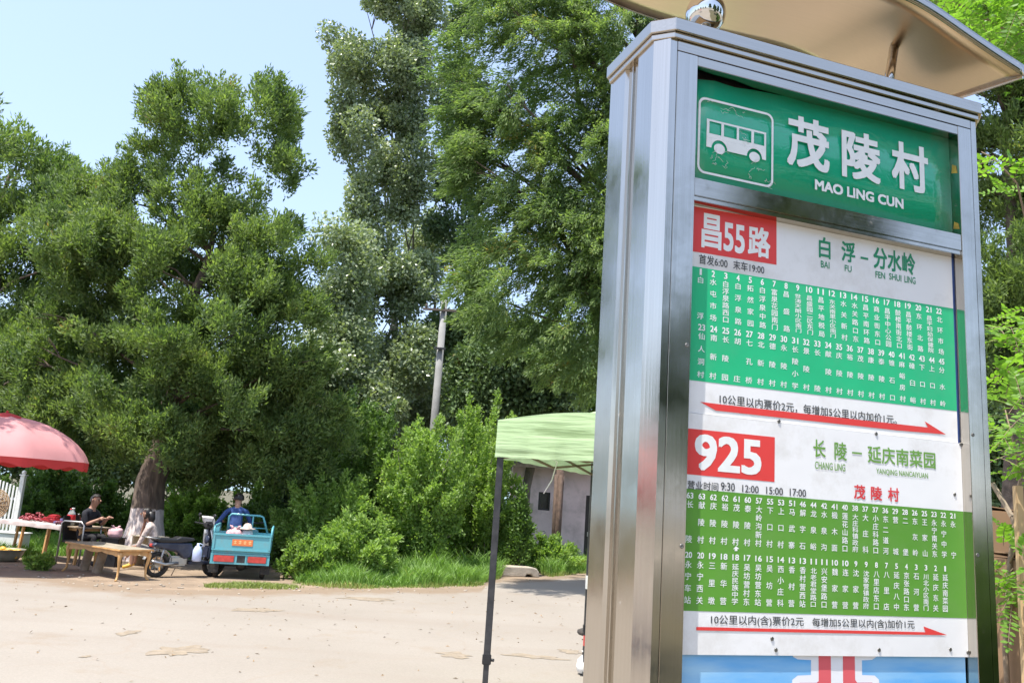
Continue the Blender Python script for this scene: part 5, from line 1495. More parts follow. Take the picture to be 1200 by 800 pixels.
# ---- carved low table with cabriole legs
FL, FR, BR_, BL_ = G(75, 669), G(136, 681), G(161.5, 680.5), G(103, 670)
ax = (FR - FL); TW = ax.length; ax.normalize(); ay = Vector((-ax.y, ax.x, 0))
TD = 0.56
ct = thing('carved_table', FL, 'low honey-coloured carved table with curved legs standing empty on the dirt', 'table', rz=math.atan2(ax.y, ax.x))
zt2 = 0.53
b = MB(); b.span((-0.05, -0.05, zt2 - 0.03), (TW + 0.05, TD + 0.05, zt2), 0, 0.008); b.build('tabletop', M['wood'], ct)
b = MB(); b.span((-0.03, -0.03, zt2 + 0.0005), (TW + 0.03, TD + 0.03, zt2 + 0.004), 0, 0.001); b.build('top_inlay', mat('worn_tabletop', (0.36, 0.32, 0.24), 0.35, var=0.2, scale=4), ct)
def scallop(length):
    pts = [(0.05, zt2 - 0.031)]
    n = 48
    bot = []
    for i in range(n + 1):
        t = i / n
        d = 0.045 + 0.032 * abs(math.sin(t * math.pi * 3)) ** 0.7 + (0.05 * max(0, 1 - t * 8)) + (0.05 * max(0, 1 - (1 - t) * 8))
        bot.append((0.04 + (length - 0.08) * t, zt2 - 0.03 - d))
    return [(0.04, zt2 - 0.031), *bot, (length - 0.04, zt2 - 0.031)]
for f_, ln, ori in [('f', TW, 0), ('b', TW, 1), ('l', TD, 2), ('r', TD, 3)]:
    b = MB()
    pr = scallop(ln)
    if ori == 0: b.prism([(x, 0.0, z) for x, z in pr], (0, 0.02, 0))
    if ori == 1: b.prism([(x, TD - 0.02, z) for x, z in pr], (0, 0.02, 0))
    if ori == 2: b.prism([(0.0, x, z) for x, z in pr], (0.02, 0, 0))
    if ori == 3: b.prism([(TW - 0.02, x, z) for x, z in pr], (0.02, 0, 0))
    b.build('apron', M['wood'], ct)
for sx, sy in [(0, 0), (1, 0), (1, 1), (0, 1)]:
    x0, y0 = sx * TW, sy * TD
    ox, oy = (1 if sx else -1), (1 if sy else -1)
    b = MB()
    prof = [(zt2 - 0.031, 0.0, 0.036), (zt2 - 0.1, 0.02, 0.036), (zt2 - 0.18, 0.015, 0.030), (zt2 - 0.32, -0.01, 0.022), (0.08, 0.0, 0.018), (0.03, 0.03, 0.020), (0.0, 0.055, 0.022)]
    b.tube([(x0 - ox * 0.02 + ox * o_ * 0.8, y0 - oy * 0.02 + oy * o_ * 0.8, z) for z, o_, r in prof], [r for *_, r in prof], n=10)
    b.build('leg', M['wood'], ct)

# ---- two log stools under and behind the table
for (x, y, h, tilt, lb) in [(98, 668, 0.46, 0.10, 'upright grey log left of its pair behind the carved table'), (113, 671, 0.50, 0.16, 'leaning grey log right of its pair behind the carved table')]:
    b = MB(); rr = random.Random(int(x))
    b.lathe((0, 0, -0.01), [(0.082, 0), (0.085, 0.02), (0.078, h * 0.5), (0.08, h - 0.015), (0.07, h)], axis=(tilt, 0.05, 1), n=16)
    tag(b.build('log', M['wood_dull'], None, G(x, y)), lb, 'log', 'grey logs behind the carved table')

# ---- cream open cabinet by the trunk
cb = G(163, 664)
cab = thing('open_cabinet', cb, 'small cream painted open cabinet leaning by the lime-washed trunk', 'cabinet', rz=R_(-25))
b = MB(); w_, d_, h_ = 0.62, 0.36, 0.62
b.span((-w_ / 2, d_ - 0.02, 0), (w_ / 2, d_, h_ - 0.025)); b.build('back_panel', M['cream'], cab)
for x in (-w_ / 2, w_ / 2 - 0.025):
    b = MB(); b.span((x, 0, 0), (x + 0.025, d_ - 0.021, h_ - 0.025), 0, 0.002); b.build('side_panel', M['cream'], cab)
b = MB(); b.span((-w_ / 2 - 0.015, -0.015, h_ - 0.024), (w_ / 2 + 0.015, d_ + 0.015, h_), 0, 0.003); b.build('top_panel', M['cream'], cab)
b = MB(); b.span((-w_ / 2 + 0.026, 0.02, 0.22), (w_ / 2 - 0.026, d_ - 0.022, 0.24)); b.build('shelf', M['cream'], cab)

# ---- dark box and pink bag beside the seated man
db = G(131, 660); db = Vector((-8.05, 17.2, 0))
b = MB(); b.box((0, 0, 0.27), (0.34, 0.32, 0.54), 0, None, 0.015); b.box((0, -0.01, 0.553), (0.37, 0.35, 0.025), 0, None, 0.006)
tag(b.build('cool_box', M['black_plastic'], None, Vector((-7.72, 17.45, 0))), 'dark upright box between the seated man and the trunk', 'box')
b = crumpled(MB(), 0.15, 0.2, 3)
tag(b.build('plastic_bag', mat('pink_bag', (0.62, 0.40, 0.42), 0.45, var=0.15, scale=12), None, Vector((-7.70, 17.42, 0.567))), 'pale pink bag on the dark box beside the trunk', 'bag')

# ---- house with lilac wall
Yh = 27.4
ha, hb_ = at(604, 600, Yh), at(760, 600, Yh)
zE = at(655, 549, Yh).z
hx0 = at(598, 600, Yh).x; hx1 = hx0 + 9.5
M['lilac'] = mat('lilac_render', (0.68, 0.555, 0.57), 0.92, var=0.12, scale=1.2, dirt=(0.20, 0.17, 0.16), dscale=1.6, damt=0.6, bump=0.15, bscale=18)
hs = thing('house', Vector((hx0, Yh, 0)), 'low house with a stained lilac wall and grey tiled roof beyond the grass', 'house')
W_h = hx1 - hx0; D_h = 5.0
wl, wr = at(631.5, 576, Yh), at(644, 598, Yh)
dl_, dr_ = at(687, 580, Yh), at(704, 580, Yh)
x_w0, x_w1, zw0, zw1 = wl.x - hx0, wr.x - hx0, wr.z, wl.z
x_d0, x_d1, zd = dl_.x - hx0, dl_.x - hx0 + 0.95, dl_.z
b = MB(); T = 0.24
xs = [0, x_w0, x_w1, x_d0, x_d1, W_h]
b.span((0, 0, 0), (x_w0, T, zE)); b.span((x_w0, 0, 0), (x_w1, T, zw0)); b.span((x_w0, 0, zw1), (x_w1, T, zE)); b.span((x_w1, 0, 0), (x_d0, T, zE))
b.span((x_d0, 0, zd), (x_d1, T, zE)); b.span((x_d1, 0, 0), (W_h, T, zE))
b.span((0, T, 0), (T, D_h, zE)); b.span((W_h - T, T, 0), (W_h, D_h, zE)); b.span((T, D_h - T, 0), (W_h - T, D_h, zE))
bmesh.ops.remove_doubles(b.bm, verts=b.bm.verts, dist=0.0005)
wl_ = b.build('wall', M['lilac'], hs)
M['roof_tile'] = None
m = mat('grey_roof_tile', (0.13, 0.13, 0.13), 0.85, var=0.3, scale=6); M['roof_tile'] = m
b = MB()
nn = 140
for (ya, za_, yb, zb_) in [(-0.55, zE + 0.0, D_h / 2, zE + 1.35), (D_h + 0.55, zE + 0.0, D_h / 2, zE + 1.35)]:
    rows = []
    for s in np.linspace(0, 1, 3):
        rows.append([(-0.4 + (W_h + 0.8) * i / nn, ya + (yb - ya) * s, za_ + (zb_ - za_) * s + 0.12 + 0.035 * abs(math.sin(i * math.pi / 2 * 1.0)) ) for i in range(nn + 1)])
    b.grid(rows, thick=(0, 0, -0.06), smooth=False)
rf2 = b.build('roof', m, hs)
b = MB(); b.span((-0.38, -0.52, zE - 0.04), (W_h + 0.38, -0.48, zE + 0.10)); b.build('eave_board', M['wood_dull'], hs)
for gx in (0, W_h - T):
    b = MB(); b.prism([(gx, 0.02, zE), (gx, D_h - 0.02, zE), (gx, D_h / 2, zE + 1.25)], (T, 0, 0)); b.build('gable', M['lilac'], hs)
M['dark_glass'] = mat('dark_pane', (0.012, 0.014, 0.016), 0.12, spec=0.6)
b = MB()
f = 0.05
b.span((x_w0, 0.06, zw0), (x_w0 + f, 0.14, zw1)); b.span((x_w1 - f, 0.06, zw0), (x_w1, 0.14, zw1)); b.span((x_w0 + f, 0.06, zw0), (x_w1 - f, 0.14, zw0 + f)); b.span((x_w0 + f, 0.06, zw1 - f), (x_w1 - f, 0.14, zw1))
wf = b.build('window', M['black_paint'], hs)
b = MB(); b.span((x_w0 + f, 0.09, zw0 + f), (x_w1 - f, 0.105, zw1 - f)); b.build('pane', M['dark_glass'], wf)
b = MB(); b.span((x_d0 + 0.005, 0.05, 0.005), (x_d1 - 0.005, 0.10, zd - 0.005)); dr = b.build('door', mat('dark_door', (0.03, 0.026, 0.024), 0.6), hs)
b = MB(); b.box((x_d0 + 0.10, 0.035, 1.0), (0.03, 0.03, 0.14)); b.build('handle', M['metal'], dr)
n0, n1 = at(613.5, 588.5, Yh), at(624.5, 600, Yh)
b = MB(); b.span((n0.x, Yh - 0.012, n1.z), (n1.x, Yh - 0.003, n0.z))
for z in np.linspace(n1.z + 0.06, n0.z - 0.06, 5): b.span((n0.x + 0.04, Yh - 0.0135, z), (n1.x - 0.05, Yh - 0.0125, z + 0.018), 1)
tag(b.build('notice_board', [mat('faded_notice', (0.42, 0.38, 0.33), 0.7, var=0.15, scale=9), M['wood_dull']]), 'small faded notice on the lilac wall left of the window', 'notice')
# reddish timber post before the house
pp = at(653, 600, 25.8); zt_ = at(655, 556, 25.8).z
b = MB(); b.tube([(0, 0, -0.05), (0.01, 0, 1.2), (0.03, 0, zt_ + 1.2)], [0.13, 0.12, 0.10], n=12)
for k in range(5): b.tube([(0.1 * math.cos(k * 1.3), 0.1 * math.sin(k * 1.3), 0), (0.11 * math.cos(k * 1.3), 0.11 * math.sin(k * 1.3), zt_)], 0.05, n=6)
tag(b.build('timber_post', mat('red_brown_bark', (0.105, 0.07, 0.052), 0.9, var=0.35, scale=8, bump=0.5), None, Vector((pp.x, 25.8, 0))), 'reddish brown timber post in front of the lilac house wall', 'post')

# ---- bicycle against the house
bp_ = at(626, 612, 26.6)
def wheel_lathe(b, c, r, t, mi=0, axis=(0, 1, 0), n=32):
    b.lathe(c, [(r - t, -t * 0.5), (r - t * 0.3, -t * 0.55), (r, -t * 0.2), (r, t * 0.2), (r - t * 0.3, t * 0.55), (r - t, t * 0.5), (r - t, -t * 0.5)], mi, n, axis, cap=False)
def spokes(b, c, r, n, rad, axis='y'):
    for k in range(n):
        a = 2 * math.pi * k / n
        b.tube([c, (c[0] + r * math.cos(a), c[1], c[2] + r * math.sin(a))], rad, n=4, caps=False)
bike = thing('bicycle', Vector((bp_.x, 26.6, 0)), 'dark bicycle parked against the lilac wall', 'bicycle', rz=R_(12))
for x in (-0.52, 0.52):
    b = MB(); wheel_lathe(b, (x, 0, 0.33), 0.33, 0.035); spokes(b, (x, 0, 0.33), 0.3, 16, 0.003)
    b.build('wheel', M['rubber'], bike)
b = MB()
for p, q_ in [((-0.52, 0, 0.33), (-0.08, 0, 0.30)), ((-0.08, 0, 0.30), (-0.22, 0, 0.82)), ((-0.22, 0, 0.78), (0.36, 0, 0.82)), ((-0.08, 0, 0.30), (0.38, 0, 0.70)), ((-0.52, 0, 0.33), (-0.2, 0, 0.75)), ((0.52, 0, 0.33), (0.36, 0, 0.95))]:
    b.tube([p, q_], 0.016, n=8)
b.build('frame', M['black_paint'], bike)
b = MB(); b.box((-0.24, 0, 0.86), (0.24, 0.12, 0.06), 0, None, 0.02); b.build('saddle', M['black_plastic'], bike)
b = MB(); b.tube([(0.30, -0.26, 1.0), (0.36, -0.1, 1.02), (0.36, 0.1, 1.02), (0.30, 0.26, 1.0)], 0.013, n=8); b.tube([(0.36, 0, 0.95), (0.36, 0, 1.02)], 0.014, n=8); b.build('handlebar', M['metal'], bike)

# ---- concrete slab at the road edge
b = MB()
s0, s1 = G(583, 675), G(632, 676.5)
dv = (s1 - s0); ln = dv.length
pts = [(0, 0.0), (0.0, 0.20), (0.12, 0.25), (ln * 0.8, 0.25), (ln * 0.93, 0.22), (ln, 0.13), (ln * 1.0, 0.0), (ln * 0.86, 0.0), (ln * 0.8, 0.07), (ln * 0.7, 0.07), (ln * 0.66, 0.0)]
b.prism([(x, 0, z) for x, z in pts], (0, 0.55, 0))
sl = b.build('concrete_slab', mat('old_concrete', (0.40, 0.35, 0.28), 0.95, var=0.2, scale=4, bump=0.5, bscale=22), None, s0)
sl.rotation_euler = (0, 0, math.atan2(dv.y, dv.x))
md = sl.modifiers.new('bevel', 'BEVEL'); md.width = 0.03; md.segments = 2
tag(sl, 'broken concrete kerb slab lying at the edge of the grass', 'slab')

# ---- utility pole
Yu = 26.3
u0, u1 = at(508.5, 500, Yu), at(521, 352, Yu)
k = (u0.z) / (u1.z - u0.z); ub_ = u0 - (u1 - u0) * k
pole = thing('utility_pole', Vector((ub_.x, Yu, 0)), 'grey concrete utility pole rising among the trees', 'utility pole')
b = MB(); b.tube([(0, 0, -0.1), (u1.x - ub_.x, 0, u1.z)], [0.15, 0.10], n=18)
b.build('shaft', mat('pole_concrete', (0.25, 0.25, 0.245), 0.9, var=0.15, scale=3, bump=0.2), pole)
b = MB(); tz = u1.z
b.box((u1.x - ub_.x, -0.15, tz - 1.6), (0.35, 0.09, 0.06)); b.build('bracket', M['black_paint'], pole)
b = MB(); b.box((u1.x - ub_.x, -0.13, tz - 0.35), (1.3, 0.07, 0.07))
for x in (-0.55, 0.0, 0.55): b.lathe((u1.x - ub_.x + x, -0.13, tz - 0.31), [(0.03, 0), (0.05, 0.03), (0.03, 0.06), (0.05, 0.09), (0.02, 0.13)], n=12)
b.build('crossarm', mat('rusty_arm', (0.10, 0.08, 0.07), 0.8), pole)

# ---- cardboard boxes, stake and boards right of the sign
def carton(name, c, d, rz, label):
    b = MB()
    w, dd, h = d
    b.box((0, 0, h / 2), (w, dd, h), 0, None, 0.006)
    b.box((-w * 0.25, 0, h + 0.012), (w * 0.49, dd * 0.99, 0.006), 0, Matrix.Rotation(R_(6), 3, 'Y'))
    b.box((w * 0.25, 0, h + 0.012), (w * 0.49, dd * 0.99, 0.006), 0, Matrix.Rotation(R_(-7), 3, 'Y'))
    o = b.build(name, M['card'], None, c); o.rotation_euler = (0, 0, rz)
    return tag(o, label, 'box')
c1 = at(1192, 740, 3.9)
carton('cardboard_box', Vector((c1.x + 0.26, 3.95, 0)), (0.55, 0.45, at(1190, 655, 3.9).z), R_(12), 'tall cardboard box at the right border below the locust leaves')
c2 = at(1166, 612, 4.9)
carton('cardboard_box', Vector((c2.x + 0.22, 5.05, 0)), (0.55, 0.4, at(1166, 598, 4.9).z), R_(-8), 'cardboard box farther back beside the right edge of the sign')
s_ = at(1195, 620, 3.6)
b = MB(); b.box((0, 0, at(1195, 569, 3.6).z / 2), (0.032, 0.03, at(1195, 569, 3.6).z), 0, None, 0.003)
tag(b.build('wooden_stake', mat('pale_stake', (0.55, 0.38, 0.20), 0.8, var=0.15), None, Vector((s_.x, 3.6, 0))), 'pale square wooden stake at the right border', 'stake')
b = MB(); b.bar(at(1163, 566, 4.3) , at(1186, 605, 4.2), 0.018, 0.016); e0 = at(1186, 605, 4.2)
b.bar(e0, Vector((e0.x + 0.42, 4.16, 0.01)), 0.018, 0.016)
tag(b.build('leaning_stick', M['wood_dull']), 'grey leaning stick crossing behind the locust leaves', 'stick')

# ---- young locust tree with feather leaves (near) and the bough at the top right
def locust(name, base, stems, leafspots, lw, label, seed, trunk_r, leaflet):
    g = np.random.default_rng(seed); root = thing(name, base, label, 'tree')
    b = MB()
    for pts, r in stems:
        b.tube([Vector(p) - base for p in pts], [r * (1 - 0.6 * i / (len(pts) - 1)) for i in range(len(pts))], n=8)
    V, D, LL, WW, NN = [], [], [], [], []
    for (p, d, n) in leafspots:
        p = np.array(Vector(p) - base); d = unit(np.array(d, float))
        L = lw * g.uniform(0.7, 1.2)
        side = unit(np.cross(d, np.array([0, 0, 1.0]) + g.normal(size=3) * 0.35)); nrm = np.cross(side, d)
        droop = g.uniform(0.1, 0.5)
        rach = []
        for i in range(n + 1):
            t = i / n
            rach.append(p + d * L * t - np.array([0, 0, 1.0]) * L * droop * t * t)
        b.tube([Vector(q_) for q_ in rach[::2]], 0.0013, n=4, caps=False)
        for i in range(1, n + 1):
            for sg in (-1, 1):
                V.append(rach[i]); D.append(side * sg + d * 0.35 + g.normal(size=3) * 0.12); NN.append(nrm)
                sz = leaflet * g.uniform(0.75, 1.15) * (0.7 + 0.5 * math.sin(math.pi * (i / n) ** 0.8))
                LL.append(sz); WW.append(sz * 0.48)
        V.append(rach[-1]); D.append(d); NN.append(nrm); LL.append(leaflet); WW.append(leaflet * 0.48)
    # rounded leaflets: six-sided
    V, D, NN = np.array(V), unit(np.array(D)), np.array(NN)
    LL, WW = np.array(LL)[:, None], np.array(WW)[:, None]
    n = len(V)
    s = unit(np.cross(D, NN + g.normal(size=(n, 3)) * 0.3)); nz = np.cross(s, D)
    v = np.empty((n, 6, 3))
    v[:, 0] = V; v[:, 3] = V + D * LL
    v[:, 1] = V + D * LL * 0.28 + s * WW * 0.5 + nz * WW * 0.08; v[:, 2] = V + D * LL * 0.75 + s * WW * 0.45 + nz * WW * 0.08
    v[:, 5] = V + D * LL * 0.28 - s * WW * 0.5 + nz * WW * 0.08; v[:, 4] = V + D * LL * 0.75 - s * WW * 0.45 + nz * WW * 0.08
    link('foliage', fast_mesh('foliage', v.reshape(-1, 3), np.arange(6 * n).reshape(n, 6), [M['locust_leaf']]), root)
    b.build('trunk', mat('young_bark', (0.23, 0.165, 0.11), 0.8, var=0.3, scale=12), root)
    return root
g = np.random.default_rng(77)
def scatter_leaves(cx, cy, rx, ry, Y, n, dy=0.35, pairs=9, dirx=0.0):
    out = []
    for i in range(n):
        a = g.uniform(0, 6.28); r = math.sqrt(g.random())
        p = at(cx + rx * r * math.cos(a), cy + ry * r * math.sin(a), Y + g.normal() * dy)
        out.append((p, (g.normal() * 0.8 + dirx, g.normal() * 0.6 - 0.2, g.normal() * 0.35 + 0.05), pairs))
    return out
# near young tree: stem bottom (1178, 800) to (1190, 420)
Yn = 3.9
lbase = Vector((at(1186, 700, Yn).x - 0.02, Yn, 0))
st1 = [lbase, at(1178, 760, Yn), at(1183, 660, Yn), at(1196, 560, Yn), at(1208, 430, Yn), at(1215, 250, Yn)]
lv = scatter_leaves(1196, 500, 34, 60, Yn, 54) + scatter_leaves(1188, 670, 20, 45, Yn - 0.1, 38, 0.15) + scatter_leaves(1205, 410, 36, 40, Yn, 32) + scatter_leaves(1212, 215, 40, 50, Yn + .1, 18, 0.2) + scatter_leaves(1240, 450, 50, 150, Yn, 40) + scatter_leaves(1180, 195, 22, 22, Yn, 7, 0.1, 7, -0.5) + scatter_leaves(1183, 400, 18, 20, Yn, 8, 0.1)
stems = [(st1, 0.014), ([at(1196, 560, Yn), at(1188, 520, Yn), at(1178, 480, Yn)], 0.007), ([at(1212, 300, Yn), at(1192, 215, Yn), at(1165, 186, Yn), at(1150, 178, Yn)], 0.006), ([at(1206, 460, Yn), at(1190, 410, Yn), at(1172, 385, Yn)], 0.006), ([at(1183, 660, Yn), at(1192, 640, Yn - .1), at(1200, 625, Yn - .1)], 0.005)]
locust('locust_tree', lbase, stems, lv, 0.21, 'young locust tree with bright feathery leaves beside the right post of the sign', 5, 0.02, 0.033)
Yo = 6.2
ob = Vector((at(1330, 600, Yo).x, Yo, 0))
st2 = [ob, at(1322, 450, Yo), at(1300, 200, Yo), at(1270, 40, Yo), at(1240, -80, Yo)]
lv2 = scatter_leaves(1165, 12, 56, 34, Yo, 110) + scatter_leaves(1190, 60, 26, 22, Yo, 26) + scatter_leaves(1210, -10, 60, 50, Yo, 60) + scatter_leaves(1120, -20, 60, 26, Yo, 50) + scatter_leaves(1250, 60, 60, 80, Yo, 60)
locust('locust_tree', ob, [(st2, 0.07), ([at(1290, 140, Yo), at(1230, 60, Yo), at(1150, 20, Yo), at(1100, -5, Yo)], 0.02), ([at(1270, 40, Yo), at(1200, -20, Yo), at(1120, -40, Yo)], 0.02)], lv2, 0.24, 'larger locust tree whose bright bough hangs over the sign roof at the top right', 6, 0.07, 0.045)
# dead leaves, straw and chips of stone scattered over the open road
g = np.random.default_rng(5)
nL = 420
yy = 5.5 + 11.5 * g.random(nL) ** 0.45; xx = (g.random(nL) * 0.75 - 0.62) * yy
keep = yy < np.interp(xx, rx_, ry_) - 0.1
P0_ = np.column_stack([xx, yy, np.full(nL, 0.013)])[keep]
dd = np.column_stack([g.normal(size=len(P0_)), g.normal(size=len(P0_)), 0.12 * np.abs(g.normal(size=len(P0_)))])
v_, f_2 = leaves(P0_, dd, g.uniform(0.02, 0.07, len(P0_)), g.uniform(0.008, 0.03, len(P0_)), g, flat=np.array([0, 0, 1.0]))
tag(link('leaf_litter', fast_mesh('leaf_litter', v_, f_2, [mat('dead_leaf', (0.22, 0.155, 0.09), 0.9, var=0.5, scale=2)])), kind='stuff')
# litter and stones on the dirt
b = MB(); rr = random.Random(21)
for i in range(160):
    x = rr.uniform(0, 690); y = float(np.interp(x, [q_[0] for q_ in edge_px], [q_[1] for q_ in edge_px])) + rr.uniform(-9, 5)
    p = G(x, y); r = rr.uniform(0.008, 0.03)
    b.ball((p.x, p.y, r * 0.3 + 0.004), r, seg=6, scale=(rr.uniform(.8, 1.5), 1, rr.uniform(.4, .7)))
tag(b.build('gravel', mat('gravel_stone', (0.30, 0.26, 0.21), 0.95, var=0.4, scale=3)), kind='stuff')
# ------------------------------------------------------------------ people
def person(root_loc, joints, bones, regions, mats, label, rz=0.0, hair=None, hands=(), face=None, group=None):
    """joints: name -> (pos, radius); bones: pairs; regions: bone index -> material index; one continuous skin"""
    names = list(joints)
    me = bpy.data.meshes.new('p')
    me.from_pydata([joints[n][0] for n in names], [(names.index(a), names.index(c)) for a, c in bones], [])
    o = bpy.data.objects.new('p', me); col.objects.link(o)
    sk = o.modifiers.new('skin', 'SKIN'); sk.use_smooth_shade = True; sk.branch_smoothing = 0.3
    sb = o.modifiers.new('sub', 'SUBSURF'); sb.levels = 2; sb.render_levels = 2
    if not me.skin_vertices: me.skin_vertices.new()
    for i, n in enumerate(names):
        r = joints[n][1]
        me.skin_vertices[0].data[i].radius = (r, r) if not hasattr(r, '__len__') else r
        me.skin_vertices[0].data[i].use_root = (n == 'pelvis')
    dg = bpy.context.evaluated_depsgraph_get(); dg.update()
    body = bpy.data.meshes.new_from_object(o.evaluated_get(dg))
    bpy.data.objects.remove(o)
    bm = bmesh.new(); bm.from_mesh(body)
    segs = [(Vector(joints[a][0]), Vector(joints[c][0])) for a, c in bones]
    for f in bm.faces:
        c = f.calc_center_median(); best = (1e9, 0)
        for i, (a, d) in enumerate(segs):
            ab = d - a; t = max(0, min(1, (c - a).dot(ab) / max(ab.length_squared, 1e-9)))
            dist = (c - a - ab * t).length
            if dist < best[0]: best = (dist, i)
        f.material_index = regions[best[1]]; f.smooth = True
    b = MB(); b.bm.free(); b.bm = bm
    for (wrist, direction, curl) in hands:            # palm, four fingers, thumb
        w = Vector(wrist); d = Vector(direction).normalized(); s = d.cross(Vector((0, 0, 1)))
        if s.length < 0.1: s = Vector((1, 0, 0))
        s.normalize(); nn = s.cross(d)
        b.tube([w - d * 0.02, w + d * 0.03, w + d * 0.075], [0.026, 0.036, 0.032], 0, n=8)
        for q_, (off, ln) in enumerate([(-0.026, 0.062), (-0.009, 0.075), (0.009, 0.07), (0.025, 0.055)]):
            p0 = w + d * 0.07 + s * off
            b.tube([p0, p0 + d * ln * 0.5 - nn * curl * 0.3 * ln, p0 + d * ln * 0.85 - nn * curl * ln], [0.0095, 0.0085, 0.006], 0, n=6)
        b.tube([w + d * 0.02 + s * 0.028, w + d * 0.05 + s * 0.055 - nn * 0.01, w + d * 0.08 + s * 0.058 - nn * 0.03], [0.011, 0.010, 0.007], 0, n=6)
    if face:
        h, fw, r = Vector(face[0]), Vector(face[1]).normalized(), face[2]
        sd = fw.cross(Vector((0, 0, 1))).normalized(); upv = sd.cross(fw)
        b.tube([h + fw * r * 0.85 + upv * r * 0.1, h + fw * r * 1.18 - upv * r * 0.18, h + fw * r * 0.9 - upv * r * 0.3], [0.010, 0.016, 0.014], 0, n=8)
        for sg in (-1, 1):
            b.ball(h + fw * r * 0.88 + sd * sg * r * 0.36 + upv * r * 0.10, 0.012, 3, seg=8)
            b.ball(h + sd * sg * r * 0.98 - upv * r * 0.05, 0.03, 0, seg=8, scale=(0.5, 0.7, 1.1))
        b.tube([h + fw * r * 0.93 + sd * -0.022 - upv * r * 0.52, h + fw * r * 0.98 - upv * r * 0.54, h + fw * r * 0.93 + sd * 0.022 - upv * r * 0.52], 0.006, 4, n=6)
    root = thing('person', root_loc, label, 'person', group, rz)
    b.build('body', mats + [M['hair'], M['lip']], root)
    if hair:
        h, fw, r, kind = Vector(hair[0]), Vector(hair[1]).normalized(), hair[2], hair[3]
        b = MB()
        rr_ = bmesh.ops.create_uvsphere(b.bm, u_segments=20, v_segments=14, radius=r * 1.13)
        kill = []
        for v in rr_['verts']:
            p = v.co.copy(); low = -0.35 if kind == 'short' else -1.2
            front = p.dot(fw) / r
            if (front > 0.30 and p.z < r * 0.55) or p.z < r * low: kill.append(v)
            v.co = h + Vector((p.x, p.y, p.z * 1.08)) + Vector((rng.normal(), rng.normal(), rng.normal())) * 0.005
        bmesh.ops.delete(b.bm, geom=kill, context='VERTS')
        for f in b.bm.faces: f.smooth = True
        if kind == 'long':
            bb_ = h - fw * r * 0.75
            b.tube([bb_ + Vector((0, 0, 0.04)), bb_ - fw * 0.03 - Vector((0, 0, 0.10)), bb_ - fw * 0.01 - Vector((0, 0, 0.24))], [0.085, 0.075, 0.03], n=12)
        b.build('hair', M['hair'], root)
    return root
M['lip'] = mat('lips', (0.30, 0.10, 0.09), 0.5)
def seated(loc, rz, hip_z, lean, shirt, trousers, label, arms, knee_z=None, legs='bent', head_fwd=0.06, hair='short', long_sleeve=False, scale=1.0, shoe=None, foot_x=0.42, head_turn=0.0, long_trousers=True):
    """figure facing local +X, hips at the origin"""
    k = scale
    P_, R2 = {}, []
    def J(n, p, r): P_[n] = (tuple(Vector(p) * k + Vector((0, 0, 0))), (r * k, r * k) if not hasattr(r, '__len__') else (r[0] * k, r[1] * k))
    hz = hip_z / k
    lx = lambda t: lean * t
    J('pelvis', (0, 0, hz), (0.155, 0.125)); J('belly', (lx(.35), 0, hz + 0.18), (0.150, 0.120)); J('chest', (lx(.75), 0, hz + 0.37), (0.165, 0.120)); J('collar', (lx(1), 0, hz + 0.50), (0.11, 0.08))
    J('neck', (lx(1) + 0.02, 0, hz + 0.57), 0.052); J('chin', (lx(1) + head_fwd, 0, hz + 0.65), 0.078); J('skull', (lx(1) + head_fwd + 0.01, 0, hz + 0.74), 0.092); J('crown', (lx(1) + head_fwd, 0, hz + 0.80), 0.066)
    B = [('pelvis', 'belly'), ('belly', 'chest'), ('chest', 'collar'), ('collar', 'neck'), ('neck', 'chin'), ('chin', 'skull'), ('skull', 'crown')]
    Rg = [1, 1, 1, 0, 0, 0, 0]
    hands = []
    for sg, nm in ((-1, 'r'), (1, 'l')):
        sh = Vector((lx(.95), sg * 0.19, hz + 0.46)); el, wr, hd, cu = arms[nm]
        J('sh' + nm, sh, 0.062); J('el' + nm, el, 0.042); J('fa' + nm, Vector(el).lerp(Vector(wr), 0.35), 0.040); J('wr' + nm, wr, 0.027)
        B += [('collar', 'sh' + nm), ('sh' + nm, 'el' + nm), ('el' + nm, 'fa' + nm), ('fa' + nm, 'wr' + nm)]
        Rg += [1, 1, 1 if long_sleeve else 0, 1 if long_sleeve else 0]
        hands.append((Vector(wr) * k, hd, cu))
        kz = (knee_z if knee_z else hz + 0.02)
        J('hp' + nm, (0.06, sg * 0.10, hz - 0.02), 0.088); J('kn' + nm, (0.43, sg * 0.15, kz), 0.060); J('cf' + nm, (0.43 + (foot_x - 0.43) * 0.35, sg * 0.15, kz * 0.62 + 0.03), 0.055); J('an' + nm, (foot_x, sg * 0.15, 0.09), 0.040); J('ft' + nm, (foot_x + 0.16, sg * 0.17, 0.035), 0.035)
        B += [('pelvis', 'hp' + nm), ('hp' + nm, 'kn' + nm), ('kn' + nm, 'cf' + nm), ('cf' + nm, 'an' + nm), ('an' + nm, 'ft' + nm)]
        lt = 2 if long_trousers else 0
        Rg += [2, 2, lt, lt, 5 if shoe else 2]
    fw = Vector((math.cos(head_turn), math.sin(head_turn), 0))
    hc = Vector(P_['skull'][0]) - Vector((0, 0, 0.02 * k))
    mats = [M['skin'], shirt, trousers]
    # order of materials: skin, shirt, trousers, hair(eyes), lips, shoe
    root = person(loc, P_, B, Rg, mats, label, rz, (hc, fw, 0.098 * k, hair), hands, (hc, fw, 0.098 * k))
    body = [c for c in root.children if c.name.startswith('body')][0]
    if shoe: body.data.materials.append(shoe)
    return root
M['shirt_black'] = mat('black_cotton', (0.012, 0.013, 0.020), 0.9, var=0.2, scale=12)
M['shirt_blue'] = mat('blue_cotton', (0.035, 0.075, 0.22), 0.9, var=0.15, scale=12)
M['shirt_pale'] = mat('pale_print_cotton', (0.48, 0.40, 0.36), 0.9, var=0.45, scale=26)
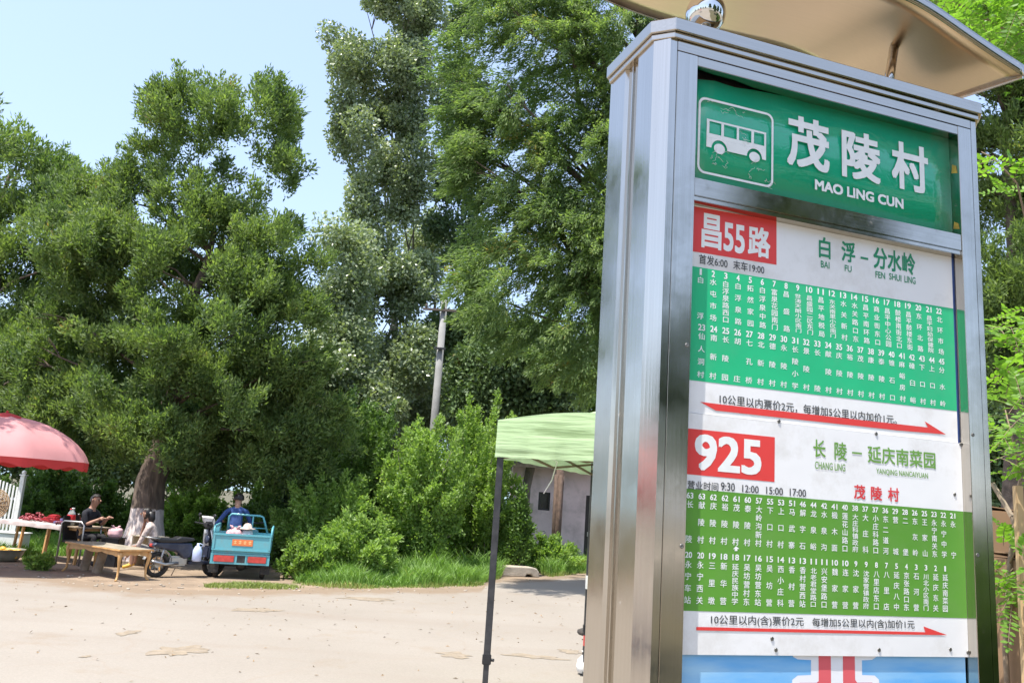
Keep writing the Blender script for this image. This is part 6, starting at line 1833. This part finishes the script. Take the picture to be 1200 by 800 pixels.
M['trousers_dark'] = mat('dark_trousers', (0.02, 0.02, 0.022), 0.9)
M['trousers_grey'] = mat('grey_trousers', (0.20, 0.19, 0.18), 0.9)
M['sandal'] = mat('yellow_sandal', (0.60, 0.36, 0.05), 0.6)

# man in black behind the carved table, facing right
ml = Vector((-8.35, 17.35, 0))
seated(ml, R_(-12), 0.56, 0.16, M['shirt_black'], M['trousers_dark'], 'man in a black T-shirt seated in profile beside the goods table, arms forward',
       {'r': ((0.26, -0.22, 0.80), (0.47, -0.12, 0.92), (0.8, 0.2, 0.25), 0.4), 'l': ((0.28, 0.22, 0.80), (0.47, 0.12, 0.94), (0.8, -0.2, 0.2), 0.4)}, foot_x=0.40)
fc = ml
fch = thing('armchair', fc, 'black armchair with bent steel arms under the man in black', 'chair', rz=R_(-12))
b = MB(); b.box((0, 0, 0.45), (0.5, 0.46, 0.05), 0, None, 0.02); b.build('seat', M['black_plastic'], fch)
b = MB(); b.box((-0.24, 0, 0.70), (0.04, 0.46, 0.48), 0, Matrix.Rotation(R_(-8), 3, 'Y'), 0.015); b.build('backrest', M['black_plastic'], fch)
for sg in (-1, 1):
    b = MB(); b.tube([(-0.25, sg * 0.26, 0.0), (-0.25, sg * 0.26, 0.80), (-0.2, sg * 0.26, 0.84), (0.18, sg * 0.26, 0.84), (0.25, sg * 0.26, 0.78), (0.26, sg * 0.26, 0.0)], 0.018, n=8); b.build('arm_frame', M['metal'], fch)

# woman resting behind the scooter, facing left, hand raised to her face
wlc = Vector((-6.78, 17.35, 0))
seated(wlc, R_(192), 0.36, 0.20, M['shirt_pale'], M['trousers_grey'], 'dark haired woman seated low behind the scooter, one hand raised to her face',
       {'r': ((0.38, -0.20, 0.52), (0.32, -0.06, 0.92), (-0.15, 0.1, 1.0), 0.5), 'l': ((0.34, 0.20, 0.46), (0.50, 0.10, 0.30), (0.5, 0.0, -0.8), 0.4)}, knee_z=0.46, hair='long', shoe=M['sandal'], foot_x=0.42, head_fwd=0.09, long_trousers=False)
ws = thing('stool', wlc, 'low wooden stool under the seated woman', 'stool')
b = MB(); b.box((0, 0, 0.235), (0.34, 0.28, 0.03), 0, None, 0.005); b.build('seat', M['wood'], ws)
for x, y in [(-.13, -.1), (.13, -.1), (.13, .1), (-.13, .1)]:
    b = MB(); b.bar((x, y, 0), (x, y, 0.22), 0.03, 0.03); b.build('leg', M['wood'], ws)

# ------------------------------------------------------------------ the blue cargo tricycle, seen from behind
M['teal'] = mat('teal_paint', (0.12, 0.40, 0.46), 0.45, var=0.1, scale=5, dirt=(0.20, 0.22, 0.20), dscale=5, damt=0.65, coat=0.1)
M['orange'] = mat('orange_plate', (0.72, 0.20, 0.06), 0.5, var=0.1)
M['lamp_red'] = mat('red_lens', (0.50, 0.06, 0.05), 0.2, var=0.2, scale=14)
M['lamp_amber'] = mat('amber_lens', (0.70, 0.28, 0.06), 0.2)
tl, trr = G(254, 675), G(305, 679)
tc_ = (tl + trr) / 2; tc_.z = 0
ang = R_(14)                                            # nose turned a little to the left
trk = thing('cargo_tricycle', tc_, 'turquoise motor tricycle with a railed cargo box, seen from behind', 'tricycle', rz=ang)
zfl = 0.52; zgt = 0.84; bw = 0.53; bl = 1.45            # box floor, top of the sides, half width, length
y0 = -0.32
def tri_part(name, b, m, parent=trk): return b.build(name, m, parent)
b = MB(); b.span((-bw, y0, zfl - 0.04), (bw, y0 + bl, zfl)); b.span((-bw + 0.1, y0 + 0.1, zfl - 0.12), (-bw + 0.16, y0 + bl + 0.9, zfl - 0.041)); b.span((bw - 0.16, y0 + 0.1, zfl - 0.12), (bw - 0.1, y0 + bl + 0.9, zfl - 0.041))
tri_part('chassis', b, M['teal'])
b = MB(); b.span((-bw, y0 - 0.03, zfl + 0.005), (bw, y0 - 0.002, zgt), 0, 0.004)
b.span((-bw - 0.004, y0 - 0.045, zgt - 0.035), (bw + 0.004, y0 - 0.0305, zgt + 0.004), 0, 0.003); b.span((-bw, y0 - 0.042, zfl + 0.006), (bw, y0 - 0.0305, zfl + 0.035), 0, 0.003)
for x in (-bw, bw - 0.035): b.span((x, y0 - 0.044, zfl + 0.036), (x + 0.035, y0 - 0.0305, zgt - 0.036), 0, 0.003)
tg = tri_part('tailgate', b, M['teal'])
b = MB(); b.span((-0.18, y0 - 0.038, 0.625), (0.20, y0 - 0.0305, 0.745), 0, 0.002)
pl = b.build('plate', M['orange'], tg)
b = MB()
for i in range(4):
    x = -0.125 + i * 0.09
    b.span((x - 0.026, y0 - 0.0395, 0.70), (x + 0.026, y0 - 0.0385, 0.712)); b.span((x - 0.026, y0 - 0.0395, 0.668), (x + 0.026, y0 - 0.0385, 0.678)); b.span((x - 0.006, y0 - 0.0397, 0.655), (x + 0.006, y0 - 0.0396, 0.722))
b.build('faded_marks', mat('pale_yellow_mark', (0.78, 0.55, 0.25), 0.5), pl)
for sg in (-1, 1):
    b = MB(); x0, x1 = (sg * bw - 0.012, sg * bw + 0.012)
    b.span((x0, y0, zfl + 0.005), (x1, y0 + bl, zgt - 0.12), 0, 0.003); sp_ = tri_part('side_panel', b, M['teal'])
    b = MB(); b.tube([(sg * bw, y0 + 0.02, zgt - 0.12), (sg * bw, y0 + 0.02, zgt + 0.09), (sg * bw, y0 + 0.07, zgt + 0.13), (sg * bw, y0 + bl - 0.04, zgt + 0.13), (sg * bw, y0 + bl, zgt + 0.09), (sg * bw, y0 + bl, zgt - 0.12)], 0.019, n=8)
    for y in np.linspace(y0 + 0.25, y0 + bl - 0.25, 5): b.tube([(sg * bw, y, zgt - 0.12), (sg * bw, y, zgt + 0.13)], 0.011, n=6)
    b.build('side_rail', M['teal'], sp_)
b = MB(); b.span((-bw, y0 + bl - 0.02, zfl + 0.005), (bw, y0 + bl, zgt - 0.02), 0, 0.003); tri_part('front_panel', b, M['teal'])
b = MB(); yh = y0 + bl; zt3 = 1.17                     # headboard hoop
b.tube([(-0.38, yh, zgt - 0.02), (-0.38, yh, zt3 - 0.05), (-0.33, yh, zt3), (0.23, yh, zt3 - 0.01), (0.30, yh, zt3 - 0.03), (0.42, yh, zgt - 0.02)], 0.021, n=8)
for x in (0.10,): b.tube([(x, yh, zgt), (x, yh, zt3 - 0.005)], 0.016, n=8)
b.tube([(-0.37, yh, zgt + 0.07), (0.39, yh, zgt + 0.07)], 0.012, n=6)
tri_part('headboard', b, M['teal'])
b = MB(); z0, z1 = 0.28, zfl - 0.045                   # rear light board
b.span((-bw - 0.01, y0 - 0.02, z0), (bw + 0.01, y0 + 0.0, z0 + 0.03)); b.span((-bw - 0.01, y0 - 0.02, z1 - 0.03), (bw + 0.01, y0, z1))
for xa, xb in [(-bw - 0.01, -bw + 0.03), (-0.09, -0.06), (0.09, 0.12), (bw - 0.03, bw + 0.01)]: b.span((xa, y0 - 0.0195, z0 + 0.0305), (xb, y0, z1 - 0.0305))
b.span((-bw + 0.03, y0 - 0.008, z0 + 0.0305), (-0.0905, y0, z1 - 0.0305)); b.span((0.1205, y0 - 0.008, z0 + 0.0305), (bw - 0.0305, y0, z1 - 0.0305))
lb_ = tri_part('light_board', b, M['teal'])
for sg, m in ((-1, M['lamp_red']), (1, M['lamp_red'])):
    b = MB(); xa, xb = (-bw + 0.05, -0.11) if sg < 0 else (0.14, bw - 0.05)
    b.span((xa, y0 - 0.03, z0 + 0.04), (xb, y0 - 0.0085, z1 - 0.04), 0, 0.006)
    tl_ = b.build('tail_light', m, lb_)
b = MB(); b.span((-0.058, y0 - 0.012, z0 + 0.032), (0.088, y0 - 0.002, z1 - 0.032)); b.build('number_plate', M['black_paint'], lb_)
def motor_wheel(parent, c, r, t, name='wheel', mudguard=None):
    b = MB(); wheel_lathe(b, c, r, t, 0, (1, 0, 0), 36); w = b.build(name, M['rubber'], parent)
    b = MB(); b.lathe(c, [(r - t * 0.95, -t * 0.4), (r - t * 0.8, -t * 0.42), (r - t * 0.8, t * 0.42), (r - t * 0.95, t * 0.4), (r - t * 0.95, -t * 0.4)], 0, 30, (1, 0, 0), cap=False)
    b.lathe(c, [(0.05, -t * 0.45), (0.055, t * 0.45)], 0, 14, (1, 0, 0))
    for k in range(10):
        a = 2 * math.pi * k / 10
        b.tube([(c[0], c[1] + 0.045 * math.cos(a), c[2] + 0.045 * math.sin(a)), (c[0], c[1] + (r - t * 0.85) * math.cos(a + 0.12), c[2] + (r - t * 0.85) * math.sin(a + 0.12))], 0.007, n=5)
    b.build('rim', M['metal'], w)
    return w
for sg in (-1, 1): motor_wheel(trk, (sg * 0.43, 0.0, 0.24), 0.24, 0.085)
b = MB(); b.tube([(-0.42, 0, 0.24), (0.42, 0, 0.24)], 0.028, n=10); b.ball((0.02, 0, 0.24), 0.10, scale=(1.1, 1, 1)); b.box((0, 0.4, 0.3), (0.5, 0.5, 0.14)); b.build('axle', M['black_paint'], trk)
for sg in (-1, 1):
    b = MB(); b.box((sg * 0.47, -0.24, 0.22), (0.18, 0.006, 0.22)); b.build('mud_flap', M['rubber'], trk)
yf = y0 + bl + 1.05
motor_wheel(trk, (0, yf, 0.25), 0.25, 0.08)
b = MB(); b.tube([(0, yf, 0.25), (0, yf - 0.12, 0.62), (0, yf - 0.2, 0.95)], 0.028, n=8); b.tube([(-0.36, yf - 0.34, 1.02), (-0.2, yf - 0.22, 0.98), (0.2, yf - 0.22, 0.98), (0.36, yf - 0.34, 1.02)], 0.016, n=8); b.build('handlebar', M['black_paint'], trk)
b = MB(); pts = []
b.box((0, yf - 0.06, 0.55), (0.16, 0.42, 0.05), 0, Matrix.Rotation(R_(-15), 3, 'X'), 0.02); b.box((0, yf - 0.28, 0.6), (0.42, 0.05, 0.5), 0, Matrix.Rotation(R_(-10), 3, 'X'), 0.02); b.build('front_shield', M['teal'], trk)
b = MB(); b.box((0, y0 + bl + 0.30, 0.62), (0.40, 0.46, 0.10), 0, None, 0.03); b.box((0, y0 + bl + 0.28, 0.42), (0.36, 0.4, 0.3), 0, None, 0.01); b.build('seat', M['black_plastic'], trk)
# load behind the headboard: pink bag and white sack with a round lid
lo = trk.matrix_basis
rotm = Matrix.Rotation(ang, 3, 'Z')
def on_trk(x, y, z): return tc_ + rotm @ Vector((x, y, z))
b = crumpled(MB(), 0.18, 0.30, 5)
tag(b.build('cloth_bag', mat('pink_white_cloth', (0.62, 0.36, 0.38), 0.8, var=0.5, scale=14), None, on_trk(-0.22, y0 + bl - 0.25, 0.60)), 'pink and white bag in the box of the tricycle, left one of the load', 'bag')
b2 = MB(); b2.box((0, 0, 0.04), (0.7, 0.36, 0.078), 0, None, 0.01)
tag(b2.build('cargo_board', M['wood_dull'], None, on_trk(-0.1, y0 + bl - 0.27, zfl + 0.001)), 'wooden board under the load in the tricycle box', 'board')
b = crumpled(MB(), 0.16, 0.30, 8, False)
tag(b.build('cloth_bag', mat('pale_cloth', (0.60, 0.56, 0.58), 0.8, var=0.25, scale=12), None, on_trk(0.02, y0 + bl - 0.22, 0.60)), 'pale bag in the box of the tricycle, right one of the load', 'bag')
b = MB(); b.lathe((0, 0, -0.10), [(0.16, -0.005), (0.155, 0.012), (0.09, 0.02), (0.082, 0.07), (0.05, 0.105), (0.0, 0.112)], n=22, cap=False)
tag(b.build('sun_hat', mat('pale_hat', (0.60, 0.47, 0.40), 0.8), None, on_trk(0.02, y0 + bl - 0.22, 0.995)), 'pale rounded sun hat resting on the right bag of the tricycle load', 'hat')
# driver in blue, back to the camera
dloc = on_trk(-0.26, y0 + bl + 0.28, 0)
seated(dloc, ang + R_(90), 0.76, 0.16, M['shirt_blue'], M['trousers_dark'], 'man in a blue shirt sitting on the tricycle, back to the camera',
       {'r': ((0.22, -0.33, 0.92), (0.42, -0.26, 0.98), (0.9, 0.1, 0.1), 0.6), 'l': ((0.12, 0.40, 0.90), (0.42, 0.30, 0.98), (0.9, -0.1, 0.1), 0.6)}, knee_z=0.72, foot_x=0.42, head_turn=0.5, long_sleeve=True)

# ------------------------------------------------------------------ the motor scooter
rwp, fwp = Vector((-6.10, 16.1, 0)), Vector((-5.60, 16.75, 0))
sd_ = (fwp - rwp); wbse = 1.12
mid_ = (rwp + fwp) / 2; mid_.z = 0
sa = math.atan2(sd_.y, sd_.x) - R_(6)
sco = thing('motor_scooter', mid_, 'dark blue motor scooter with a pale windshield on its stand under the cypress', 'scooter', rz=sa - R_(90))
# local +Y is forward
for y in (-wbse / 2, wbse / 2): motor_wheel(sco, (0, y, 0.23), 0.23, 0.075)
M['navy'] = mat('navy_paint', (0.018, 0.026, 0.055), 0.35, var=0.1, coat=0.1, dirt=(0.16, 0.15, 0.13), dscale=6, damt=0.35)
M['silver'] = mat('silver_plastic', (0.40, 0.42, 0.44), 0.35, 0.3, var=0.1)
b = MB(); b.prism([(-0.11, -0.74, 0.57), (-0.11, -0.66, 0.64), (-0.11, 0.02, 0.635), (-0.11, 0.08, 0.50), (-0.11, 0.03, 0.36), (-0.11, -0.10, 0.33), (-0.11, -0.24, 0.46), (-0.11, -0.52, 0.51)], (0.22, 0, 0)); bd2 = b.build('body', M['navy'], sco)
md = bd2.modifiers.new('bevel', 'BEVEL'); md.width = 0.035; md.segments = 3
b = MB(); b.span((-0.14, 0.0, 0.24), (0.14, 0.42, 0.30), 0, 0.02); b.build('footboard', M['navy'], sco)
b = MB()
rows = []
for s in np.linspace(0, 1, 8):
    z = 0.26 + 0.62 * s; hw = 0.17 + 0.05 * math.sin(math.pi * s) - 0.05 * s
    rows.append([(x * hw, 0.44 - 0.10 * s + 0.07 * (1 - x * x), z) for x in np.linspace(-1, 1, 11)])
b.grid(rows, thick=(0, 0.025, 0)); lsd = b.build('leg_shield', M['silver'], sco)
b = MB(); b.lathe((0, 0.36, 0.70), [(0.0, 0.02), (0.07, 0.016), (0.09, 0.0)], axis=(0, -1, 0.16), n=24); b.build('shield_emblem', M['navy'], lsd)
b = MB(); b.box((0, 0.40, 0.46), (0.24, 0.10, 0.24), 0, None, 0.03); b.build('inner_tray', M['navy'], lsd)
b = MB(); b.prism([(-0.12, -0.70, 0.665), (-0.12, -0.68, 0.72), (-0.12, -0.30, 0.705), (-0.12, -0.22, 0.74), (-0.12, 0.04, 0.725), (-0.12, 0.08, 0.68), (-0.12, -0.2, 0.625), (-0.12, -0.6, 0.625)], (0.24, 0, 0)); stt = b.build('seat', M['black_plastic'], sco)
md = stt.modifiers.new('bevel', 'BEVEL'); md.width = 0.03; md.segments = 3
b = MB(); b.tube([(0, wbse / 2, 0.23), (0, 0.43, 0.62), (0, 0.36, 0.95)], 0.03, n=8); b.tube([(-0.33, 0.24, 1.0), (-0.16, 0.33, 0.98), (0.16, 0.33, 0.98), (0.33, 0.24, 1.0)], 0.015, n=8); b.box((0, 0.36, 0.97), (0.2, 0.14, 0.12), 0, None, 0.03)
hbz = b.build('handlebar', M['black_plastic'], sco)
for sg in (-1, 1):
    b = MB(); b.tube([(sg * 0.24, 0.28, 1.0), (sg * 0.28, 0.30, 1.12)], 0.006, n=5); b.ball((sg * 0.29, 0.30, 1.15), 0.05, scale=(1.1, 0.35, 0.75)); b.build('mirror', M['black_plastic'], hbz)
b = MB(); rows = []
for s in np.linspace(0, 1, 7):
    z = 0.86 + 0.27 * s; hw = 0.05 + 0.20 * min(1, s * 1.5) - 0.03 * max(0, s - 0.8) * 5
    rows.append([(x * hw, 0.46 - 0.10 * s - 0.05 * x * x, z) for x in np.linspace(-1, 1, 9)])
b.grid(rows, thick=(0, 0.006, 0)); b.build('windshield', mat('frosted_windshield', (0.68, 0.68, 0.66), 0.25), sco)
b = MB(); rows = []
for a in np.linspace(R_(20), R_(165), 10):
    rows.append([(x, -wbse / 2 + math.cos(a) * -0.275, 0.23 + math.sin(a) * 0.275) for x in np.linspace(-0.055, 0.055, 4)])
b.grid(rows, thick=(0, 0.002, 0.006)); b.build('mudguard', M['silver'], sco)
b = MB(); rows = []
for a in np.linspace(R_(30), R_(150), 10):
    rows.append([(x, wbse / 2 + math.cos(a) * 0.27, 0.23 + math.sin(a) * 0.27) for x in np.linspace(-0.055, 0.055, 4)])
b.grid(rows, thick=(0, 0.002, 0.006)); b.build('mudguard', M['navy'], sco)
b = MB(); b.box((0, -0.18, 0.30), (0.16, 0.34, 0.18), 0, None, 0.03); b.tube([(0.09, -0.2, 0.26), (0.11, -0.45, 0.24), (0.11, -0.72, 0.30)], 0.03, n=8); b.build('engine', M['metal'], sco)
for sg in (-1, 1):
    b = MB(); b.tube([(sg * 0.085, -0.50, 0.52), (sg * 0.085, -0.56, 0.25)], 0.016, n=8)
    for z in np.linspace(0.30, 0.46, 7): b.lathe((sg * 0.085, -0.55 + (z - 0.25) * 0.2, z), [(0.016, -0.008), (0.029, 0), (0.016, 0.008)], n=10, cap=False)
    b.build('shock_absorber', M['metal'], sco)
b = MB(); b.tube([(-0.06, -0.12, 0.28), (-0.22, -0.15, 0.0)], 0.011, n=6); b.build('kickstand', M['metal'], sco)
b = MB(); b.tube([(-0.12, -0.62, 0.70), (-0.13, -0.84, 0.72), (0.13, -0.84, 0.72), (0.12, -0.62, 0.70)], 0.013, n=8); b.build('rear_rack', M['metal'], sco)
b = MB(); b.box((0, -0.70, 0.575), (0.12, 0.05, 0.06), 0, None, 0.01); b.build('tail_light', M['lamp_red'], sco)
# plastic jug hung at the scooter's side, and the wire basket in front
rsc = Matrix.Rotation(sa - R_(90), 3, 'Z')
b = MB(); b.lathe((0, 0, 0), [(0.07, 0), (0.085, 0.02), (0.085, 0.2), (0.05, 0.27), (0.025, 0.29), (0.025, 0.33)], n=18); b.tube([(0.05, 0, 0.24), (0.09, 0, 0.31), (0.02, 0, 0.33)], 0.008, n=6)
tag(b.build('plastic_jug', mat('milky_jug', (0.48, 0.56, 0.78), 0.35, var=0.1), None, mid_ + rsc @ Vector((0.19, 0.10, 0.303))), 'milky blue plastic jug hung at the side of the scooter', 'jug')
b = MB(); b.tube([(0.14, 0.10, 0.62), (0.19, 0.10, 0.60), (0.19, 0.10, 0.634)], 0.006, n=6); b.build('jug_hook', M['metal'], sco)
b = MB(); cw_, cd_, chh = 0.16, 0.12, 0.22
yb = 0.66
for z in np.linspace(0.56, 0.56 + chh, 5):
    s = 0.8 + 0.2 * (z - 0.56) / chh
    b.tube([(-cw_ * s, yb - cd_ * s, z), (cw_ * s, yb - cd_ * s, z), (cw_ * s, yb + cd_ * s, z), (-cw_ * s, yb + cd_ * s, z), (-cw_ * s, yb - cd_ * s, z)], 0.0055, n=5)
for t in np.linspace(-1, 1, 7):
    for sg in (-1, 1):
        b.tube([(cw_ * t * 0.8, yb + sg * cd_ * 0.8, 0.56), (cw_ * t, yb + sg * cd_, 0.56 + chh)], 0.004, n=4)
        b.tube([(sg * cw_ * 0.8, yb + cd_ * t * 0.8, 0.56), (sg * cw_, yb + cd_ * t, 0.56 + chh)], 0.004, n=4)
b.bar((0, 0.42, 0.60), (0, yb - cd_ * 0.8, 0.58), 0.03, 0.03)
b.build('wire_basket', M['metal'], sco)
